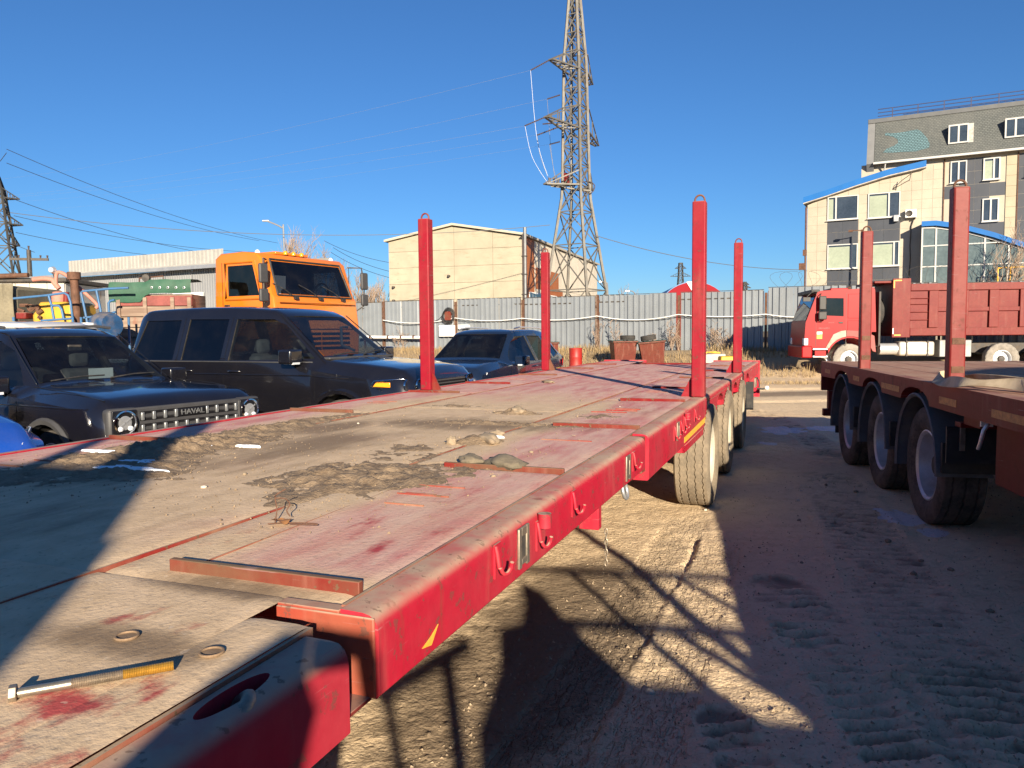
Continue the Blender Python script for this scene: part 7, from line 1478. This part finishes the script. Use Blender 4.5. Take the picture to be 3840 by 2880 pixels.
lay('mud_clod', lump(5, .05, .13, .034), 'clod', 2.56, .80, .020, .3, 'large pale clod of dried mud topped with a scrap of snow', 'clod'); lay('mud_clod', lump(6, .03, .035, .030), 'clod', 2.42, .97, .018, .3, 'small upright brown clod beside the snow-topped one', 'clod'); lay('mud_clod', lump(15, .028, .05, .022), 'clod', 2.78, .84, .018, 1.0, 'pale crumbly clod just behind the snow-topped one', 'clod')
lay('mud_clod', lump(7, .05, .10, .035), 'clod', 4.10, 1.2, .022, .2, 'grey-brown clod alone on the pinkish middle of the deck', 'clod'); lay('mud_clod', lump(9, .06, .13, .02), 'clod', 7.6, 2.1, .014, .4, 'flat dark clod far along the deck between the left stakes', 'clod')
def snow_patch(seed, s_, w_, ls, lw, label):
    n = 26; rd_ = random.Random(seed); k = [1+.35*math.sin(3*a_+seed)+rd_.uniform(-.38, .38) for a_ in np.linspace(0, 6.28, n, endpoint=False)]; mb = MB(); rows = []
    for f, z in ((1.02, -.010), (1.0, -.002), (.93, .002), (.7, .004), (.35, .005), (.02, .005)): rows.append([(ls*f*k[i]*math.cos(6.2832*i/n), lw*f*k[i]*math.sin(6.2832*i/n), z+rd_.uniform(0, .002)) for i in list(range(n))+[0]])
    mb.grid(rows); o = mb.build('snow_patch', 'snow', None, 60, loc=on_deck(s_, w_, DZ+.014), rot=(0, 0, math.pi/2-TA+rd_.uniform(-.2, .2))); tag(o, label, 'snow', 'snow remnants on the deck')
snow_patch(1, 1.21, 2.05, .032, .16, 'longest strip of snow at the edge of the deck shadow'); snow_patch(2, 1.36, 2.13, .035, .10, 'thick white block of snow behind the longest strip'); snow_patch(3, 1.56, 2.60, .022, .10, 'thin ragged line of snow near the far mud ridge'); snow_patch(4, 1.90, 2.20, .02, .045, 'tiny fleck of snow in the shadow band'); snow_patch(5, 1.95, 1.98, .012, .055, 'narrow sliver of snow just outside the shadow band'); snow_patch(6, 2.575, .80, .014, .06, 'scrap of snow capping the large pale clod')
bpy.data.objects['snow_patch.005'].location.z += .022
rp_ = random.Random(12)
for k in range(14):
    s_ = rp_.choice([rp_.uniform(.8, 2.6), rp_.uniform(2.5, 6)]); w_ = rp_.uniform(.25, 2.4); r_ = rp_.uniform(.006, .013)
    o = lay('pebble', lump(100+k, r_*1.2, r_, r_*.7, 1), 'pebble' if k % 5 == 0 else 'clod', s_, w_, .004, rp_.uniform(0, 6), 'small loose pebble scattered on the dusty deck', 'pebble', 'pebbles scattered on the deck')
for k in range(60):
    x = rp_.uniform(-.3, 4.5); y = rp_.uniform(2.2, 9); r_ = rp_.uniform(.008, .028)
    if (Vector((x, y))-TO).dot(TL) > .35: continue
    me = lump(200+k, r_*1.3, r_, r_*.7, 1); me.materials.append(M['pebble'] if k % 4 == 0 else M['clod']); o = link('ground_pebble', me, None, (x, y, gz(x, y)+r_*.2), (0, 0, rp_.uniform(0, 6))); tag(o, 'small stone or clod on the sandy ground beside the trailers', 'stone', 'stones on the ground')

# crumbs of soil and chips strewn over deck and ground: far too many to count
def crumbs(name, n, fn, mat, seed, label, cat):
    r_ = np.random.default_rng(seed); vs = []; fs = []
    for i in range(n):
        q = fn(r_)
        if q is None: continue
        x, y, z, k = q; b = len(vs); a = r_.uniform(0, 6.28, 4); e = k*r_.uniform(.5, 1.3, 5)
        vs += [(x+e[j]*math.cos(j*1.571+a[j]*.25), y+e[j]*math.sin(j*1.571+a[j]*.25), z-.002) for j in range(4)]+[(x+k*.3*math.cos(a[0]), y+k*.3*math.sin(a[0]), z+e[4]*.75)]
        fs += [(b, b+1, b+4), (b+1, b+2, b+4), (b+2, b+3, b+4), (b+3, b, b+4)]
    me = bpy.data.meshes.new(name); me.from_pydata(vs, [], fs); me.materials.append(M[mat]); o = link(name, me); tag(o, label, cat, kind='stuff')
def deck_crumb(r_):
    s_ = r_.uniform(.5, 6.5)**1.0; w_ = r_.uniform(.3, 2.9); d = float(np.max([a*np.exp(-((s_-x)/(rx*1.3))**2-((w_-y)/(ry*1.4))**2) for x, y, rx, ry, a in PILE]))
    if r_.random() > .10+.9*d: return None
    p = on_deck(s_, w_, DZ+.005); return p.x, p.y, p.z, r_.uniform(.002, .006)
crumbs('soil_crumbs', 9000, deck_crumb, 'mud', 5, 'brown crumbs of dried soil strewn over the crimson trailer deck', 'soil')
def ground_crumb(r_):
    y = 2.0+7*r_.random()**1.6; x = r_.uniform(-.6, .62*y+.8)
    if (Vector((x, y))-TO).dot(TL) > .6 or float(fbm(np.array([x]), np.array([y]), 1.7, 3, 23)[0])+.15*r_.normal() < .5: return None
    return x, y, None, r_.uniform(.004, .013)
r0 = np.random.default_rng(8); cand = [ground_crumb(r0) for i in range(9000)]; cand = [c_ for c_ in cand if c_]
gzs = ground_fields(np.array([[c_[0] for c_ in cand]]), np.array([[c_[1] for c_ in cand]]))[0][0]; it_ = iter([(c_[0], c_[1], float(z_), c_[3]) for c_, z_ in zip(cand, gzs)])
M['crumb'] = plain('sandy_crumb', (.36, .275, .185), .95, 0, .35, 30, bump=0)
crumbs('ground_crumbs', len(cand), lambda r_: next(it_), 'crumb', 6, 'sandy crumbs broken out of the tyre tracks beside the trailer', 'soil')
